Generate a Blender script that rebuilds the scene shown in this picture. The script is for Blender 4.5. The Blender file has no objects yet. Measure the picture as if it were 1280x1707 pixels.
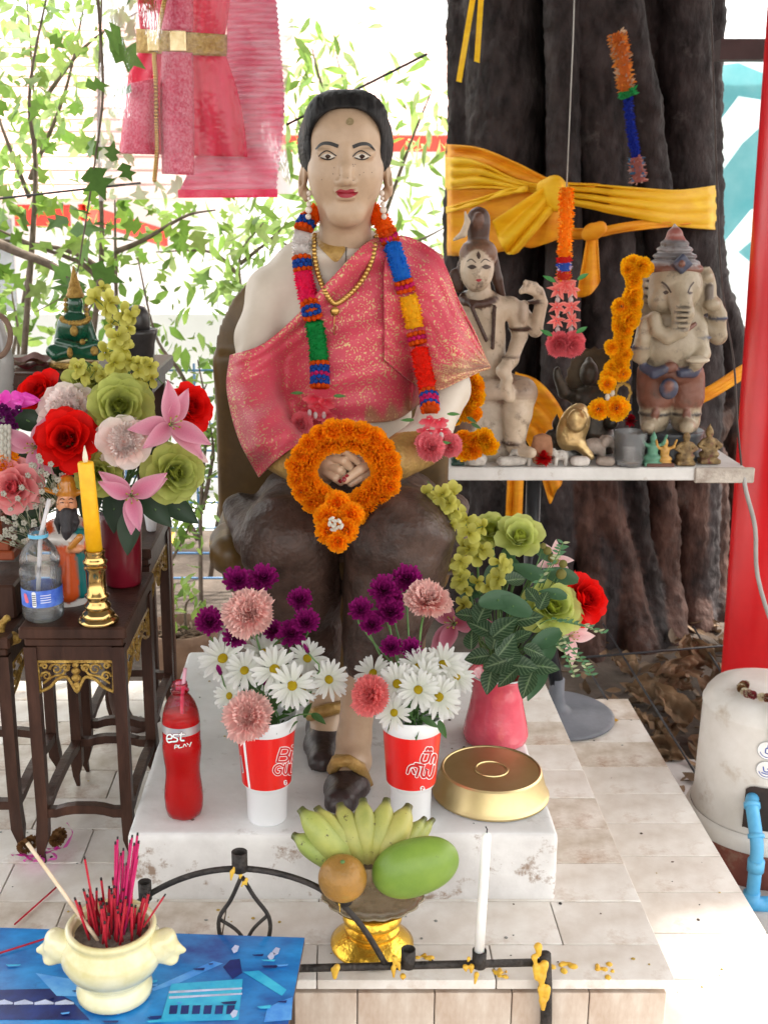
import bpy, math, random
import numpy as np
from mathutils import Vector, Matrix, noise as mnoise
from mathutils.bvhtree import BVHTree

random.seed(7)
R = math.radians
sc = bpy.context.scene
COL = sc.collection

# ------------------------------------------------------------------ camera
CAM_Z, PITCH, FPX, CX, CY = 1.715, R(15.0), 1900.0, 560.0, 853.5
cam_data = bpy.data.cameras.new('camera')
cam_data.sensor_fit = 'AUTO'
cam_data.sensor_width = 36.0
cam_data.lens = FPX / 1707.0 * 36.0
cam_data.shift_x = (640.0 - CX) / 1707.0
cam_data.clip_start = 0.05
cam_data.clip_end = 500.0
cam = bpy.data.objects.new('camera', cam_data)
cam.location = (0, 0, CAM_Z)
cam.rotation_euler = (R(90) - PITCH, 0, 0)
COL.objects.link(cam)
sc.camera = cam
cam_data.dof.use_dof = True
cam_data.dof.focus_distance = 2.15
cam_data.dof.aperture_fstop = 8.0

# ------------------------------------------------------------------ sky, sun, exposure
SUN_EL, SUN_AZ = R(50), R(60)            # azimuth clockwise from +Y (photo depth): from the right, a little behind
world = bpy.data.worlds.new('World')
sc.world = world
world.use_nodes = True
wn, wl = world.node_tree.nodes, world.node_tree.links
wn.clear()
sky = wn.new('ShaderNodeTexSky')
sky.sky_type = 'NISHITA'
sky.sun_disc = False
sky.sun_elevation = SUN_EL
sky.sun_rotation = SUN_AZ
sky.air_density = 1.0
sky.dust_density = 6.0
sky.ozone_density = 1.0
hz = wn.new('ShaderNodeMixRGB')          # thin even cloud cover whitens the sky
hz.blend_type = 'MIX'
hz.inputs[0].default_value = 0.72
hz.inputs[2].default_value = (11.0, 10.8, 10.3, 1)
bgn = wn.new('ShaderNodeBackground')
bgn.inputs[1].default_value = 0.10
wo = wn.new('ShaderNodeOutputWorld')
wl.new(sky.outputs[0], hz.inputs[1]); wl.new(hz.outputs[0], bgn.inputs[0]); wl.new(bgn.outputs[0], wo.inputs[0])

sd = bpy.data.lights.new('sun', 'SUN')
sd.energy = 4.5
sd.angle = R(3.0)
sd.color = (1.0, 0.95, 0.87)
sun = bpy.data.objects.new('sun', sd)
sun.rotation_euler = (R(90) - SUN_EL, 0, math.pi - SUN_AZ)
COL.objects.link(sun)

sc.view_settings.view_transform = 'Standard'
sc.view_settings.look = 'None'
sc.view_settings.gamma = 1.0
sc.view_settings.use_curve_mapping = False
sc.view_settings.exposure = 1.85
sc.render.engine = 'CYCLES'
sc.cycles.use_denoising = True
sc.cycles.max_bounces = 8
sc.cycles.transparent_max_bounces = 16
sc.cycles.caustics_reflective = False
sc.cycles.caustics_refractive = False
sc.cycles.sample_clamp_indirect = 6.0

# ------------------------------------------------------------------ photograph point -> place
CT, ST = math.cos(PITCH), math.sin(PITCH)
def PX(px, py, Y=None, z=None):
    a, b = (px - CX) / FPX, (CY - py) / FPX
    d = Vector((a, CT + b * ST, -ST + b * CT))
    t = (Y / d.y) if Y is not None else ((z - CAM_Z) / d.z)
    return Vector((d.x * t, d.y * t, CAM_Z + d.z * t))
def SCL(Y, z):                            # metres per photograph pixel at a place
    return (Y * CT + (CAM_Z - z) * ST) / FPX

# ------------------------------------------------------------------ materials
MATS = {}
def pm(name, c1, c2=None, scale=8.0, rough=0.6, bump=0.0, bscale=None, metal=0.0, spec=0.5, vcol=None, trans=0.0,
       alpha=1.0, sss=0.0, coat=0.0, leaf=0.0, detail=6.0, contrast=(0.35, 0.68), stain=None, stretch=None, ior=1.45, sheen=0.0, rvar=0.0):
    if name in MATS: return MATS[name]
    m = bpy.data.materials.new(name); MATS[name] = m
    m.use_nodes = True
    n, l = m.node_tree.nodes, m.node_tree.links
    b = n['Principled BSDF']; out = n['Material Output']
    b.inputs['Roughness'].default_value = rough
    b.inputs['Metallic'].default_value = metal
    b.inputs['Specular IOR Level'].default_value = spec
    b.inputs['IOR'].default_value = ior
    if trans: b.inputs['Transmission Weight'].default_value = trans
    if alpha < 1: b.inputs['Alpha'].default_value = alpha
    if sss:
        b.inputs['Subsurface Weight'].default_value = sss
        b.inputs['Subsurface Radius'].default_value = (0.02, 0.012, 0.008)
        b.inputs['Subsurface Scale'].default_value = 0.3
    if coat: b.inputs['Coat Weight'].default_value = coat; b.inputs['Coat Roughness'].default_value = 0.15
    if sheen: b.inputs['Sheen Weight'].default_value = sheen
    tc = n.new('ShaderNodeTexCoord')
    vec = tc.outputs['Object']
    if stretch:
        mp = n.new('ShaderNodeMapping'); mp.inputs['Scale'].default_value = stretch
        l.new(vec, mp.inputs[0]); vec = mp.outputs[0]
    nz = n.new('ShaderNodeTexNoise'); nz.inputs['Scale'].default_value = scale; nz.inputs['Detail'].default_value = detail
    nz.inputs['Roughness'].default_value = 0.62
    l.new(vec, nz.inputs['Vector'])
    rp = n.new('ShaderNodeValToRGB')
    rp.color_ramp.elements[0].position, rp.color_ramp.elements[1].position = contrast
    if c2 is None: c2 = tuple(min(1, c * 1.25 + 0.01) for c in c1); c1 = tuple(c * 0.82 for c in c1)
    rp.color_ramp.elements[0].color = (*c1, 1); rp.color_ramp.elements[1].color = (*c2, 1)
    l.new(nz.outputs['Fac'], rp.inputs[0])
    colr = rp.outputs[0]
    if vcol:
        va = n.new('ShaderNodeVertexColor'); va.layer_name = vcol
        mx = n.new('ShaderNodeMixRGB'); mx.blend_type = 'MULTIPLY'; mx.inputs[0].default_value = 1.0
        l.new(va.outputs[0], mx.inputs[1]); l.new(colr, mx.inputs[2]); colr = mx.outputs[0]
    if stain:                              # (colour, scale, threshold, softness)
        sn = n.new('ShaderNodeTexNoise'); sn.inputs['Scale'].default_value = stain[1]; sn.inputs['Detail'].default_value = 8; sn.inputs['Roughness'].default_value = 0.7
        l.new(tc.outputs['Object'], sn.inputs['Vector'])
        sr = n.new('ShaderNodeValToRGB'); sr.color_ramp.elements[0].position = stain[2]; sr.color_ramp.elements[1].position = stain[2] + stain[3]
        l.new(sn.outputs['Fac'], sr.inputs[0])
        mx = n.new('ShaderNodeMixRGB'); mx.inputs[2].default_value = (*stain[0], 1)
        l.new(sr.outputs[0], mx.inputs[0]); l.new(colr, mx.inputs[1]); colr = mx.outputs[0]
    l.new(colr, b.inputs['Base Color'])
    if rvar:
        mr = n.new('ShaderNodeMapRange'); mr.inputs[3].default_value = max(0.02, rough - rvar); mr.inputs[4].default_value = min(1, rough + rvar)
        l.new(nz.outputs['Fac'], mr.inputs[0]); l.new(mr.outputs[0], b.inputs['Roughness'])
    if bump:
        nb = n.new('ShaderNodeTexNoise'); nb.inputs['Scale'].default_value = bscale or scale * 4; nb.inputs['Detail'].default_value = 8
        l.new(vec, nb.inputs['Vector'])
        bp = n.new('ShaderNodeBump'); bp.inputs['Strength'].default_value = min(1.0, bump); bp.inputs['Distance'].default_value = 0.01
        l.new(nb.outputs['Fac'], bp.inputs['Height']); l.new(bp.outputs[0], b.inputs['Normal'])
    if leaf:                               # thin tissue lets light through
        tr = n.new('ShaderNodeBsdfTranslucent'); ms = n.new('ShaderNodeMixShader'); ms.inputs[0].default_value = leaf
        l.new(colr, tr.inputs[0]); l.new(b.outputs[0], ms.inputs[1]); l.new(tr.outputs[0], ms.inputs[2]); l.new(ms.outputs[0], out.inputs[0])
    return m

def glass(name, tint=(1, 1, 1), rough=0.03, mix=0.75):
    """thin clear plastic or glass wall: mostly see-through, glossy by angle"""
    if name in MATS: return MATS[name]
    m = bpy.data.materials.new(name); MATS[name] = m; m.use_nodes = True
    n, l = m.node_tree.nodes, m.node_tree.links; n.clear()
    o = n.new('ShaderNodeOutputMaterial'); t = n.new('ShaderNodeBsdfTransparent'); t.inputs[0].default_value = (*tint, 1)
    g = n.new('ShaderNodeBsdfGlossy'); g.inputs['Roughness'].default_value = rough
    d = n.new('ShaderNodeBsdfDiffuse'); d.inputs[0].default_value = (*[min(1, 0.5 + 0.5 * c) for c in tint], 1)
    fr = n.new('ShaderNodeFresnel'); fr.inputs[0].default_value = 1.45
    nz = n.new('ShaderNodeTexNoise'); nz.inputs['Scale'].default_value = 30
    bp = n.new('ShaderNodeBump'); bp.inputs['Strength'].default_value = 0.25; bp.inputs['Distance'].default_value = 0.01
    l.new(nz.outputs['Fac'], bp.inputs['Height']); l.new(bp.outputs[0], g.inputs['Normal']); l.new(bp.outputs[0], fr.inputs['Normal'])
    m1 = n.new('ShaderNodeMixShader'); m1.inputs[0].default_value = 1 - mix
    l.new(t.outputs[0], m1.inputs[1]); l.new(d.outputs[0], m1.inputs[2])
    m2 = n.new('ShaderNodeMixShader'); l.new(fr.outputs[0], m2.inputs[0]); l.new(m1.outputs[0], m2.inputs[1]); l.new(g.outputs[0], m2.inputs[2])
    l.new(m2.outputs[0], o.inputs[0])
    return m

# ------------------------------------------------------------------ objects
def tag(o, label=None, cat=None, group=None, kind=None):
    if label: o['label'] = label
    if cat: o['category'] = cat
    if group: o['group'] = group
    if kind: o['kind'] = kind
    return o
LOCS = {}
def thing(name, label, cat, loc, group=None, rot=None, scale=None):
    o = bpy.data.objects.new(name, None); o.empty_display_size = 0.05
    o.location = loc
    if rot is not None: o.rotation_euler = rot
    if scale is not None: o.scale = (scale,) * 3
    COL.objects.link(o); LOCS[o.name] = Vector(loc)
    return tag(o, label, cat, group)
def link(name, me, parent=None, loc=None, rot=None, scale=None, matrix=None):
    o = bpy.data.objects.new(name, me)
    COL.objects.link(o)
    if parent is not None: o.parent = parent
    if matrix is not None: o.matrix_basis = matrix
    if loc is not None: o.location = loc
    if rot is not None: o.rotation_euler = rot
    if scale is not None: o.scale = scale if hasattr(scale, '__len__') else (scale,) * 3
    return o
def copy_tree(o, parent=None, matrix=None):
    c = o.copy(); COL.objects.link(c); c.parent = parent
    if matrix is not None: c.matrix_basis = matrix
    for ch in o.children: copy_tree(ch, c)
    return c
def axis_mat(loc, axis, spin=0.0, scale=1.0):
    """local +Z along axis"""
    q = Vector(axis).normalized().to_track_quat('Z', 'Y')
    return Matrix.Translation(loc) @ q.to_matrix().to_4x4() @ Matrix.Rotation(spin, 4, 'Z') @ Matrix.Diagonal((*([scale] * 3 if not hasattr(scale, '__len__') else scale), 1))

class MB:
    """collects geometry; build() links it as one mesh object"""
    def __init__(s): s.v, s.f, s.mi, s.c, s.nv = [], [], [], [], 0
    def add(s, verts, faces, mi=0, col=None, M=None):
        verts = np.asarray(verts, dtype=np.float64).reshape(-1, 3)
        if M is not None:
            A = np.array(M); verts = verts @ A[:3, :3].T + A[:3, 3]
        s.v.append(verts); b = s.nv; s.nv += len(verts)
        s.f.extend([tuple(i + b for i in f) for f in faces]); s.mi.extend([mi] * len(faces))
        if col is None: col = np.ones((len(verts), 3))
        col = np.asarray(col, dtype=np.float64)
        if col.ndim == 1: col = np.tile(col, (len(verts), 1))
        s.c.append(col)
        return s
    def box(s, c, size, mi=0, col=None, M=None, bevel=0.0):
        x, y, z = [q / 2 for q in size]; c = Vector(c)
        if not bevel:
            v = [(sx * x, sy * y, sz * z) for sx in (-1, 1) for sy in (-1, 1) for sz in (-1, 1)]
            f = [(0, 1, 3, 2), (4, 6, 7, 5), (0, 4, 5, 1), (2, 3, 7, 6), (0, 2, 6, 4), (1, 5, 7, 3)]
        else:
            b = bevel; v = []
            for (zz, ins) in ((-z, b), (-z + b, 0), (z - b, 0), (z, b)):
                X, Yy = x - ins, y - ins
                v += [(-X + b * (ins == 0), -Yy, zz), (X - b * (ins == 0), -Yy, zz), (X, -Yy + b * (ins == 0), zz), (X, Yy - b * (ins == 0), zz),
                      (X - b * (ins == 0), Yy, zz), (-X + b * (ins == 0), Yy, zz), (-X, Yy - b * (ins == 0), zz), (-X, -Yy + b * (ins == 0), zz)]
            f = [tuple(range(7, -1, -1)), tuple(range(24, 32))]
            for r in range(3):
                for k in range(8): f.append((r * 8 + k, r * 8 + (k + 1) % 8, r * 8 + 8 + (k + 1) % 8, r * 8 + 8 + k))
        v = np.array(v)
        if M is not None: return s.add(v, f, mi, col, Matrix.Translation(c) @ M)
        return s.add(v + np.array(c), f, mi, col)
    def lathe(s, prof, n=24, mi=0, col=None, M=None, cap=(True, True), ripple=None):
        """prof: [(r,z)...]"""
        v, f = [], []
        for i, (r, z) in enumerate(prof):
            for k in range(n):
                a = 2 * math.pi * k / n
                rr = r * (1 + (ripple(a, i) if ripple else 0))
                v.append((rr * math.cos(a), rr * math.sin(a), z))
        for i in range(len(prof) - 1):
            for k in range(n):
                f.append((i * n + k, i * n + (k + 1) % n, (i + 1) * n + (k + 1) % n, (i + 1) * n + k))
        if cap[0]: f.append(tuple(range(n - 1, -1, -1)))
        if cap[1]: f.append(tuple((len(prof) - 1) * n + k for k in range(n)))
        return s.add(v, f, mi, col, M)
    def tube(s, pts, rad, n=8, mi=0, col=None, M=None, flat=1.0, cap=True):
        pts = [Vector(p) for p in pts]
        if not hasattr(rad, '__len__'): rad = [rad] * len(pts)
        v, f = [], []
        up = None
        for i, p in enumerate(pts):
            t = (pts[min(i + 1, len(pts) - 1)] - pts[max(i - 1, 0)])
            t = t.normalized() if t.length > 1e-9 else Vector((0, 0, 1))
            if up is None:
                up = Vector((0, 0, 1)) if abs(t.z) < 0.9 else Vector((0, 1, 0))
            a = t.cross(up)
            a = a.normalized() if a.length > 1e-6 else t.orthogonal().normalized()
            b = a.cross(t).normalized(); up = b
            for k in range(n):
                th = 2 * math.pi * k / n
                v.append(p + (a * math.cos(th) + b * math.sin(th) * flat) * rad[i])
        for i in range(len(pts) - 1):
            for k in range(n):
                f.append((i * n + k, i * n + (k + 1) % n, (i + 1) * n + (k + 1) % n, (i + 1) * n + k))
        if cap:
            f.append(tuple(range(n - 1, -1, -1))); f.append(tuple((len(pts) - 1) * n + k for k in range(n)))
        return s.add([tuple(q) for q in v], f, mi, col, M)
    def grid(s, fn, nu, nv, mi=0, col=None, M=None, loop=False):
        v = [tuple(fn(i / nu, j / nv)) for j in range(nv + 1) for i in range(nu + 1)]
        f = [(j * (nu + 1) + i, j * (nu + 1) + i + 1, (j + 1) * (nu + 1) + i + 1, (j + 1) * (nu + 1) + i) for j in range(nv) for i in range(nu)]
        if callable(col): col = [col(i / nu, j / nv) for j in range(nv + 1) for i in range(nu + 1)]
        return s.add(v, f, mi, col, M)
    def ball(s, c, r, n=10, m=6, mi=0, col=None, M=None):
        if not hasattr(r, '__len__'): r = (r, r, r)
        prof = [(math.sin(math.pi * i / m), -math.cos(math.pi * i / m)) for i in range(m + 1)]
        prof[0] = (0.02, -1); prof[-1] = (0.02, 1)
        T = Matrix.Translation(c) @ (M if M is not None else Matrix.Identity(4)) @ Matrix.Diagonal((*r, 1))
        return s.lathe(prof, n, mi, col, T)
    def mesh(s, name, mats, smooth=True, off=None):
        me = bpy.data.meshes.new(name)
        v = np.concatenate(s.v) if s.v else np.zeros((0, 3))
        if off is not None: v = v - np.array(off)
        me.from_pydata(v.tolist(), [], s.f)
        for m in (mats if isinstance(mats, (list, tuple)) else [mats]): me.materials.append(m)
        me.polygons.foreach_set('material_index', s.mi)
        if smooth: me.polygons.foreach_set('use_smooth', [True] * len(s.f))
        c = np.concatenate(s.c); ca = me.color_attributes.new('col', 'FLOAT_COLOR', 'POINT')
        ca.data.foreach_set('color', np.concatenate([c, np.ones((len(c), 1))], 1).astype(np.float32).ravel())
        me.update()
        return me
    def build(s, name, mats, parent=None, smooth=True, world=True, sharp=None):
        off = LOCS.get(parent.name) if (parent is not None and world) else None
        me = s.mesh(name, mats, smooth, off)
        if sharp: me.set_sharp_from_angle(angle=R(sharp))
        o = link(name, me, parent)
        if off is not None: LOCS[o.name] = off
        return o

def solo(mb, name, mats, label, cat, group=None, smooth=True, kind=None, sharp=None):
    """a thing that is one mesh; its origin is moved to its base"""
    v = np.concatenate(mb.v); base = Vector(((v[:, 0].min() + v[:, 0].max()) / 2, (v[:, 1].min() + v[:, 1].max()) / 2, v[:, 2].min()))
    me = mb.mesh(name, mats, smooth, base)
    if sharp: me.set_sharp_from_angle(angle=R(sharp))
    o = link(name, me, None, loc=base); LOCS[o.name] = base
    return tag(o, label, cat, group, kind)

# ------------------------------------------------------------------ sculpting by distance fields
class Sculpt:
    def __init__(s, lo, hi, h):
        s.lo = np.array(lo, dtype=np.float32); s.h = h
        s.n = np.ceil((np.array(hi) - s.lo) / h).astype(int) + 1
        s.F = np.full(s.n, 9.0, dtype=np.float32)
        s.C = np.zeros((*s.n, 3), dtype=np.float32)
    def _sl(s, lo, hi):
        a = np.clip(np.floor((np.array(lo) - s.lo) / s.h).astype(int), 0, s.n); b = np.clip(np.ceil((np.array(hi) - s.lo) / s.h).astype(int) + 1, 0, s.n)
        if (b <= a).any(): return None
        sl = tuple(slice(a[i], b[i]) for i in range(3))
        ax = [s.lo[i] + s.h * np.arange(a[i], b[i], dtype=np.float32) for i in range(3)]
        return sl, np.meshgrid(*ax, indexing='ij', sparse=True)
    def _mix(s, sl, d, k, col, op):
        if not getattr(s, 'begun', False): s.begun = True; s.C[...] = col if col is not None else (1, 1, 1)
        F = s.F[sl]
        if op == 'sub':
            d = -d
            hh = np.clip(0.5 - 0.5 * (F - d) / k, 0, 1)
            s.F[sl] = F * (1 - hh) + d * hh + k * hh * (1 - hh)
            if col is not None: hh = hh[..., None]; s.C[sl] = s.C[sl] * (1 - hh) + np.array(col, dtype=np.float32) * hh
            return
        if op == 'paint':
            w = np.clip(0.5 - d / k, 0, 1)[..., None]; s.C[sl] = s.C[sl] * (1 - w) + np.array(col, dtype=np.float32) * w
            return
        hh = np.clip(0.5 + 0.5 * (F - d) / k, 0, 1)
        cw = np.clip(0.5 + 0.5 * (F - d) / max(k * 0.35, s.h * .7), 0, 1)[..., None]
        s.F[sl] = F * (1 - hh) + d * hh - k * hh * (1 - hh)
        s.C[sl] = s.C[sl] * (1 - cw) + np.array(col if col is not None else (1, 1, 1), dtype=np.float32) * cw
    def cone(s, a, b, ra, rb, k=0.01, col=None, op='add', flat=None):
        a = np.array(a, dtype=np.float32); b = np.array(b, dtype=np.float32); m = max(ra, rb) + k * 2 + s.h * 3
        q = s._sl(np.minimum(a, b) - m, np.maximum(a, b) + m)
        if q is None: return s
        sl, (X, Y, Z) = q; d = b - a; L = max(float(d @ d), 1e-9)
        t = np.clip(((X - a[0]) * d[0] + (Y - a[1]) * d[1] + (Z - a[2]) * d[2]) / L, 0, 1)
        D = np.sqrt((X - a[0] - t * d[0]) ** 2 + (Y - a[1] - t * d[1]) ** 2 + (Z - a[2] - t * d[2]) ** 2) - (ra + (rb - ra) * t)
        s._mix(sl, D, k, col, op); return s
    def chain(s, pts, rad, k=0.01, col=None, op='add'):
        if not hasattr(rad, '__len__'): rad = [rad] * len(pts)
        for i in range(len(pts) - 1): s.cone(pts[i], pts[i + 1], rad[i], rad[i + 1], k, col, op)
        return s
    def ell(s, c, r, k=0.01, col=None, op='add', rot=None):
        if not hasattr(r, '__len__'): r = (r, r, r)
        r = np.array(r, dtype=np.float32); c = np.array(c, dtype=np.float32); m = r.max() + k * 2 + s.h * 3
        q = s._sl(c - m, c + m)
        if q is None: return s
        sl, (X, Y, Z) = q; X = X - c[0]; Y = Y - c[1]; Z = Z - c[2]
        if rot is not None:
            A = np.array(Matrix(rot.to_matrix() if hasattr(rot, 'to_matrix') else rot).transposed())
            X, Y, Z = A[0, 0] * X + A[0, 1] * Y + A[0, 2] * Z, A[1, 0] * X + A[1, 1] * Y + A[1, 2] * Z, A[2, 0] * X + A[2, 1] * Y + A[2, 2] * Z
        k0 = np.sqrt((X / r[0]) ** 2 + (Y / r[1]) ** 2 + (Z / r[2]) ** 2); k1 = np.sqrt((X / r[0] ** 2) ** 2 + (Y / r[1] ** 2) ** 2 + (Z / r[2] ** 2) ** 2)
        s._mix(sl, k0 * (k0 - 1) / np.maximum(k1, 1e-6), k, col, op); return s
    def box(s, c, half, rnd=0.005, k=0.01, col=None, op='add', rot=None):
        c = np.array(c, dtype=np.float32); half = np.array(half, dtype=np.float32); m = float(np.linalg.norm(half)) + k * 2 + s.h * 3
        q = s._sl(c - m, c + m)
        if q is None: return s
        sl, (X, Y, Z) = q; X = X - c[0]; Y = Y - c[1]; Z = Z - c[2]
        if rot is not None:
            A = np.array(Matrix(rot.to_matrix() if hasattr(rot, 'to_matrix') else rot).transposed())
            X, Y, Z = A[0, 0] * X + A[0, 1] * Y + A[0, 2] * Z, A[1, 0] * X + A[1, 1] * Y + A[1, 2] * Z, A[2, 0] * X + A[2, 1] * Y + A[2, 2] * Z
        qx, qy, qz = np.abs(X) - half[0] + rnd, np.abs(Y) - half[1] + rnd, np.abs(Z) - half[2] + rnd
        D = np.sqrt(np.maximum(qx, 0) ** 2 + np.maximum(qy, 0) ** 2 + np.maximum(qz, 0) ** 2) + np.minimum(np.maximum(qx, np.maximum(qy, qz)), 0) - rnd
        s._mix(sl, D, k, col, op); return s
    def mesh(s, name, mat, off=None, disp=None, colfn=None):
        F, n = s.F, s.n
        cn = n - 1; ids, pos, faces = [], [], []
        off3 = [(0, 0), (1, 0), (1, 1), (0, 1)]
        for ax in range(3):
            sa = [slice(None)] * 3; sb = [slice(None)] * 3; sa[ax] = slice(0, -1); sb[ax] = slice(1, None)
            A, B = F[tuple(sa)], F[tuple(sb)]
            idx = np.argwhere((A < 0) != (B < 0))
            if not len(idx): continue
            o1, o2 = (ax + 1) % 3, (ax + 2) % 3
            ok = (idx[:, o1] > 0) & (idx[:, o2] > 0) & (idx[:, o1] < cn[o1]) & (idx[:, o2] < cn[o2]); idx = idx[ok]
            a = A[idx[:, 0], idx[:, 1], idx[:, 2]]; b = B[idx[:, 0], idx[:, 1], idx[:, 2]]
            p = idx.astype(np.float64); p[:, ax] += a / (a - b)
            quad = []
            for (d1, d2) in off3:
                c = idx.copy(); c[:, o1] -= d1; c[:, o2] -= d2
                fl = (c[:, 0] * cn[1] + c[:, 1]) * cn[2] + c[:, 2]
                ids.append(fl); pos.append(p); quad.append(fl)
            quad = np.stack(quad, 1)
            quad[a >= 0] = quad[a >= 0][:, ::-1]
            faces.append(quad)
        ids = np.concatenate(ids); pos = np.concatenate(pos); faces = np.concatenate(faces)
        u, inv = np.unique(ids, return_inverse=True)
        cnt = np.bincount(inv)
        V = np.stack([np.bincount(inv, pos[:, i]) / cnt for i in range(3)], 1)
        faces = np.searchsorted(u, faces)
        ci = np.clip(np.rint(V).astype(int), 0, n - 1)
        # the colour of the inner side reads best
        colr = s.C[ci[:, 0], ci[:, 1], ci[:, 2]].astype(np.float64)
        W = V * s.h + s.lo
        for _ in range(1):                 # one relax pass
            S = np.zeros_like(W); N = np.zeros(len(W))
            for i in range(4):
                j = faces[:, (i + 1) % 4]; np.add.at(S, faces[:, i], W[j]); np.add.at(N, faces[:, i], 1)
            W = 0.5 * W + 0.5 * S / np.maximum(N, 1)[:, None]
        if disp is not None: W = disp(W)
        if colfn is not None: colr = colfn(W, colr)
        if off is not None: W = W - np.array(off)
        me = bpy.data.meshes.new(name)
        me.vertices.add(len(W)); me.vertices.foreach_set('co', W.astype(np.float32).ravel())
        nf = len(faces); me.loops.add(nf * 4); me.loops.foreach_set('vertex_index', faces.astype(np.int32).ravel())
        me.polygons.add(nf); me.polygons.foreach_set('loop_start', np.arange(0, nf * 4, 4, dtype=np.int32))
        try: me.polygons.foreach_set('loop_total', np.full(nf, 4, dtype=np.int32))
        except Exception: pass
        me.update(calc_edges=True); me.validate()
        me.polygons.foreach_set('use_smooth', [True] * len(me.polygons))
        ca = me.color_attributes.new('col', 'FLOAT_COLOR', 'POINT')
        ca.data.foreach_set('color', np.concatenate([colr, np.ones((len(colr), 1))], 1).astype(np.float32).ravel())
        me.materials.append(mat)
        s.W, s.faces = W, faces
        return me
    def build(s, name, mat, parent=None, disp=None, colfn=None):
        off = LOCS.get(parent.name) if parent is not None else None
        o = link(name, s.mesh(name, mat, off, disp, colfn), parent)
        if off is not None: LOCS[o.name] = off
        return o

def bvh_of(me, off=(0, 0, 0)):
    off = Vector(off)
    return BVHTree.FromPolygons([v.co + off for v in me.vertices], [tuple(p.vertices) for p in me.polygons])
def vnoise(P, scale, seed=0.0):
    return np.array([mnoise.noise(Vector((p[0] * scale + seed, p[1] * scale + seed * 1.7, p[2] * scale - seed))) for p in P])
def bez(pts, n):
    """smooth curve through points (Catmull-Rom)"""
    P = [Vector(p) for p in pts]; P = [P[0] * 2 - P[1]] + P + [P[-1] * 2 - P[-2]]; out = []
    segs = len(P) - 3
    for i in range(n + 1):
        t = i / n * segs; k = min(int(t), segs - 1); t -= k
        a, b, c, d = P[k:k + 4]
        out.append(0.5 * ((2 * b) + (c - a) * t + (2 * a - 5 * b + 4 * c - d) * t * t + (3 * b - a - 3 * c + d) * t ** 3))
    return out
def hexc(r, g, b):                         # photograph-like 8-bit colour -> linear
    return tuple(((c / 255 + 0.055) / 1.055) ** 2.4 if c > 10 else c / 255 / 12.92 for c in (r, g, b))
# ================================================================== the setting
ZG, ZL, ZU, ZS = 0.0, 0.265, 0.465, 0.60
YU0, YU1, XU1 = 1.65, 2.885, 0.556       # upper terrace: front, back, right edge
XL1, YL1 = 0.89, 3.21                    # lower terrace: right edge, back

m_soil = pm('soil', (0.045, 0.032, 0.024), (0.13, 0.10, 0.08), scale=3, rough=0.95, bump=0.8, bscale=25)
m_marble = pm('marble', (0.60, 0.54, 0.48), (0.80, 0.77, 0.73), scale=9, rough=0.32, bump=0.05, bscale=30, stain=((0.42, 0.30, 0.21), 5.5, 0.57, 0.18), rvar=0.1)
m_marble2 = pm('marble_warm', (0.46, 0.38, 0.30), (0.76, 0.71, 0.65), scale=12, rough=0.35, bump=0.05, bscale=30, stain=((0.34, 0.20, 0.12), 7, 0.53, 0.17), rvar=0.1)
m_marble3 = pm('marble_streaked', (0.40, 0.27, 0.19), (0.72, 0.65, 0.57), scale=11, rough=0.35, bump=0.05, bscale=30, stretch=(1, 1, 0.35), contrast=(0.33, 0.6))
m_mortar = pm('mortar', (0.40, 0.34, 0.29), scale=20, rough=0.9)
m_slab = pm('painted_cement', (0.62, 0.62, 0.61), (0.80, 0.81, 0.81), scale=5, rough=0.5, bump=0.15, bscale=40, stain=((0.40, 0.37, 0.34), 8, 0.57, 0.12))
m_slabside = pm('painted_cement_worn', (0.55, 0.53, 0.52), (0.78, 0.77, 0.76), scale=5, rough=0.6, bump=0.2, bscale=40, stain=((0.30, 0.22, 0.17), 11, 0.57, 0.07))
m_paver = pm('grey_paver', (0.36, 0.34, 0.33), (0.50, 0.48, 0.47), scale=7, rough=0.8, bump=0.2, stain=((0.15, 0.12, 0.1), 8, 0.6, 0.1))

mb = MB()
NG = 40
mb.grid(lambda u, v: ((u - .5) * 120, -20 + v * 120, 0.0), NG, NG)
tag(mb.build('ground', m_soil), 'dark trodden earth under and behind the shrine', None, kind='structure')

def tiles(parent, boxes, mats, name='marble_tile'):
    """each tile a slab of its own; alike sizes share a mesh"""
    cache = {}
    for i, (c, s) in enumerate(boxes):
        mi = random.randrange(len(mats)); key = (tuple(round(q, 3) for q in s), mi)
        if key not in cache: cache[key] = MB().box((0, 0, 0), s, bevel=0.0012).mesh(name, mats[mi], smooth=False)
        link(name, cache[key], parent, loc=Vector(c) - LOCS[parent.name] + Vector((0, 0, random.uniform(-.0004, .0004))))

# lower terrace
lower = MB().box(((-2.6 + XL1) / 2 - .002, 1.6, ZL / 2 - .006), (XL1 + 2.6 - .008, 3.2, ZL - .012)).box((-.85, 3.2, .1), (3.3, .02, .2))
lo = solo(lower, 'lower_terrace', m_mortar, None, None, kind='structure', smooth=False)
bx = []
yy = YL1
while yy > 0.3:
    h = 0.145; xa = XL1
    for wd in (0.36, 0.36, 0.36):
        bx.append(((xa - wd / 2, yy - h / 2, ZL - .007), (wd - .002, h - .0025, .014))); xa -= wd
    yy -= h
tiles(lo, bx, [m_marble, m_marble2, m_marble])
# right riser of the lower terrace
bx = [((XL1 + .001, YL1 - .15 - .3 * k, ZL / 2 - .012), (.012, .297, ZL - .028)) for k in range(9)]
tiles(lo, bx, [m_marble2])

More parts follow.
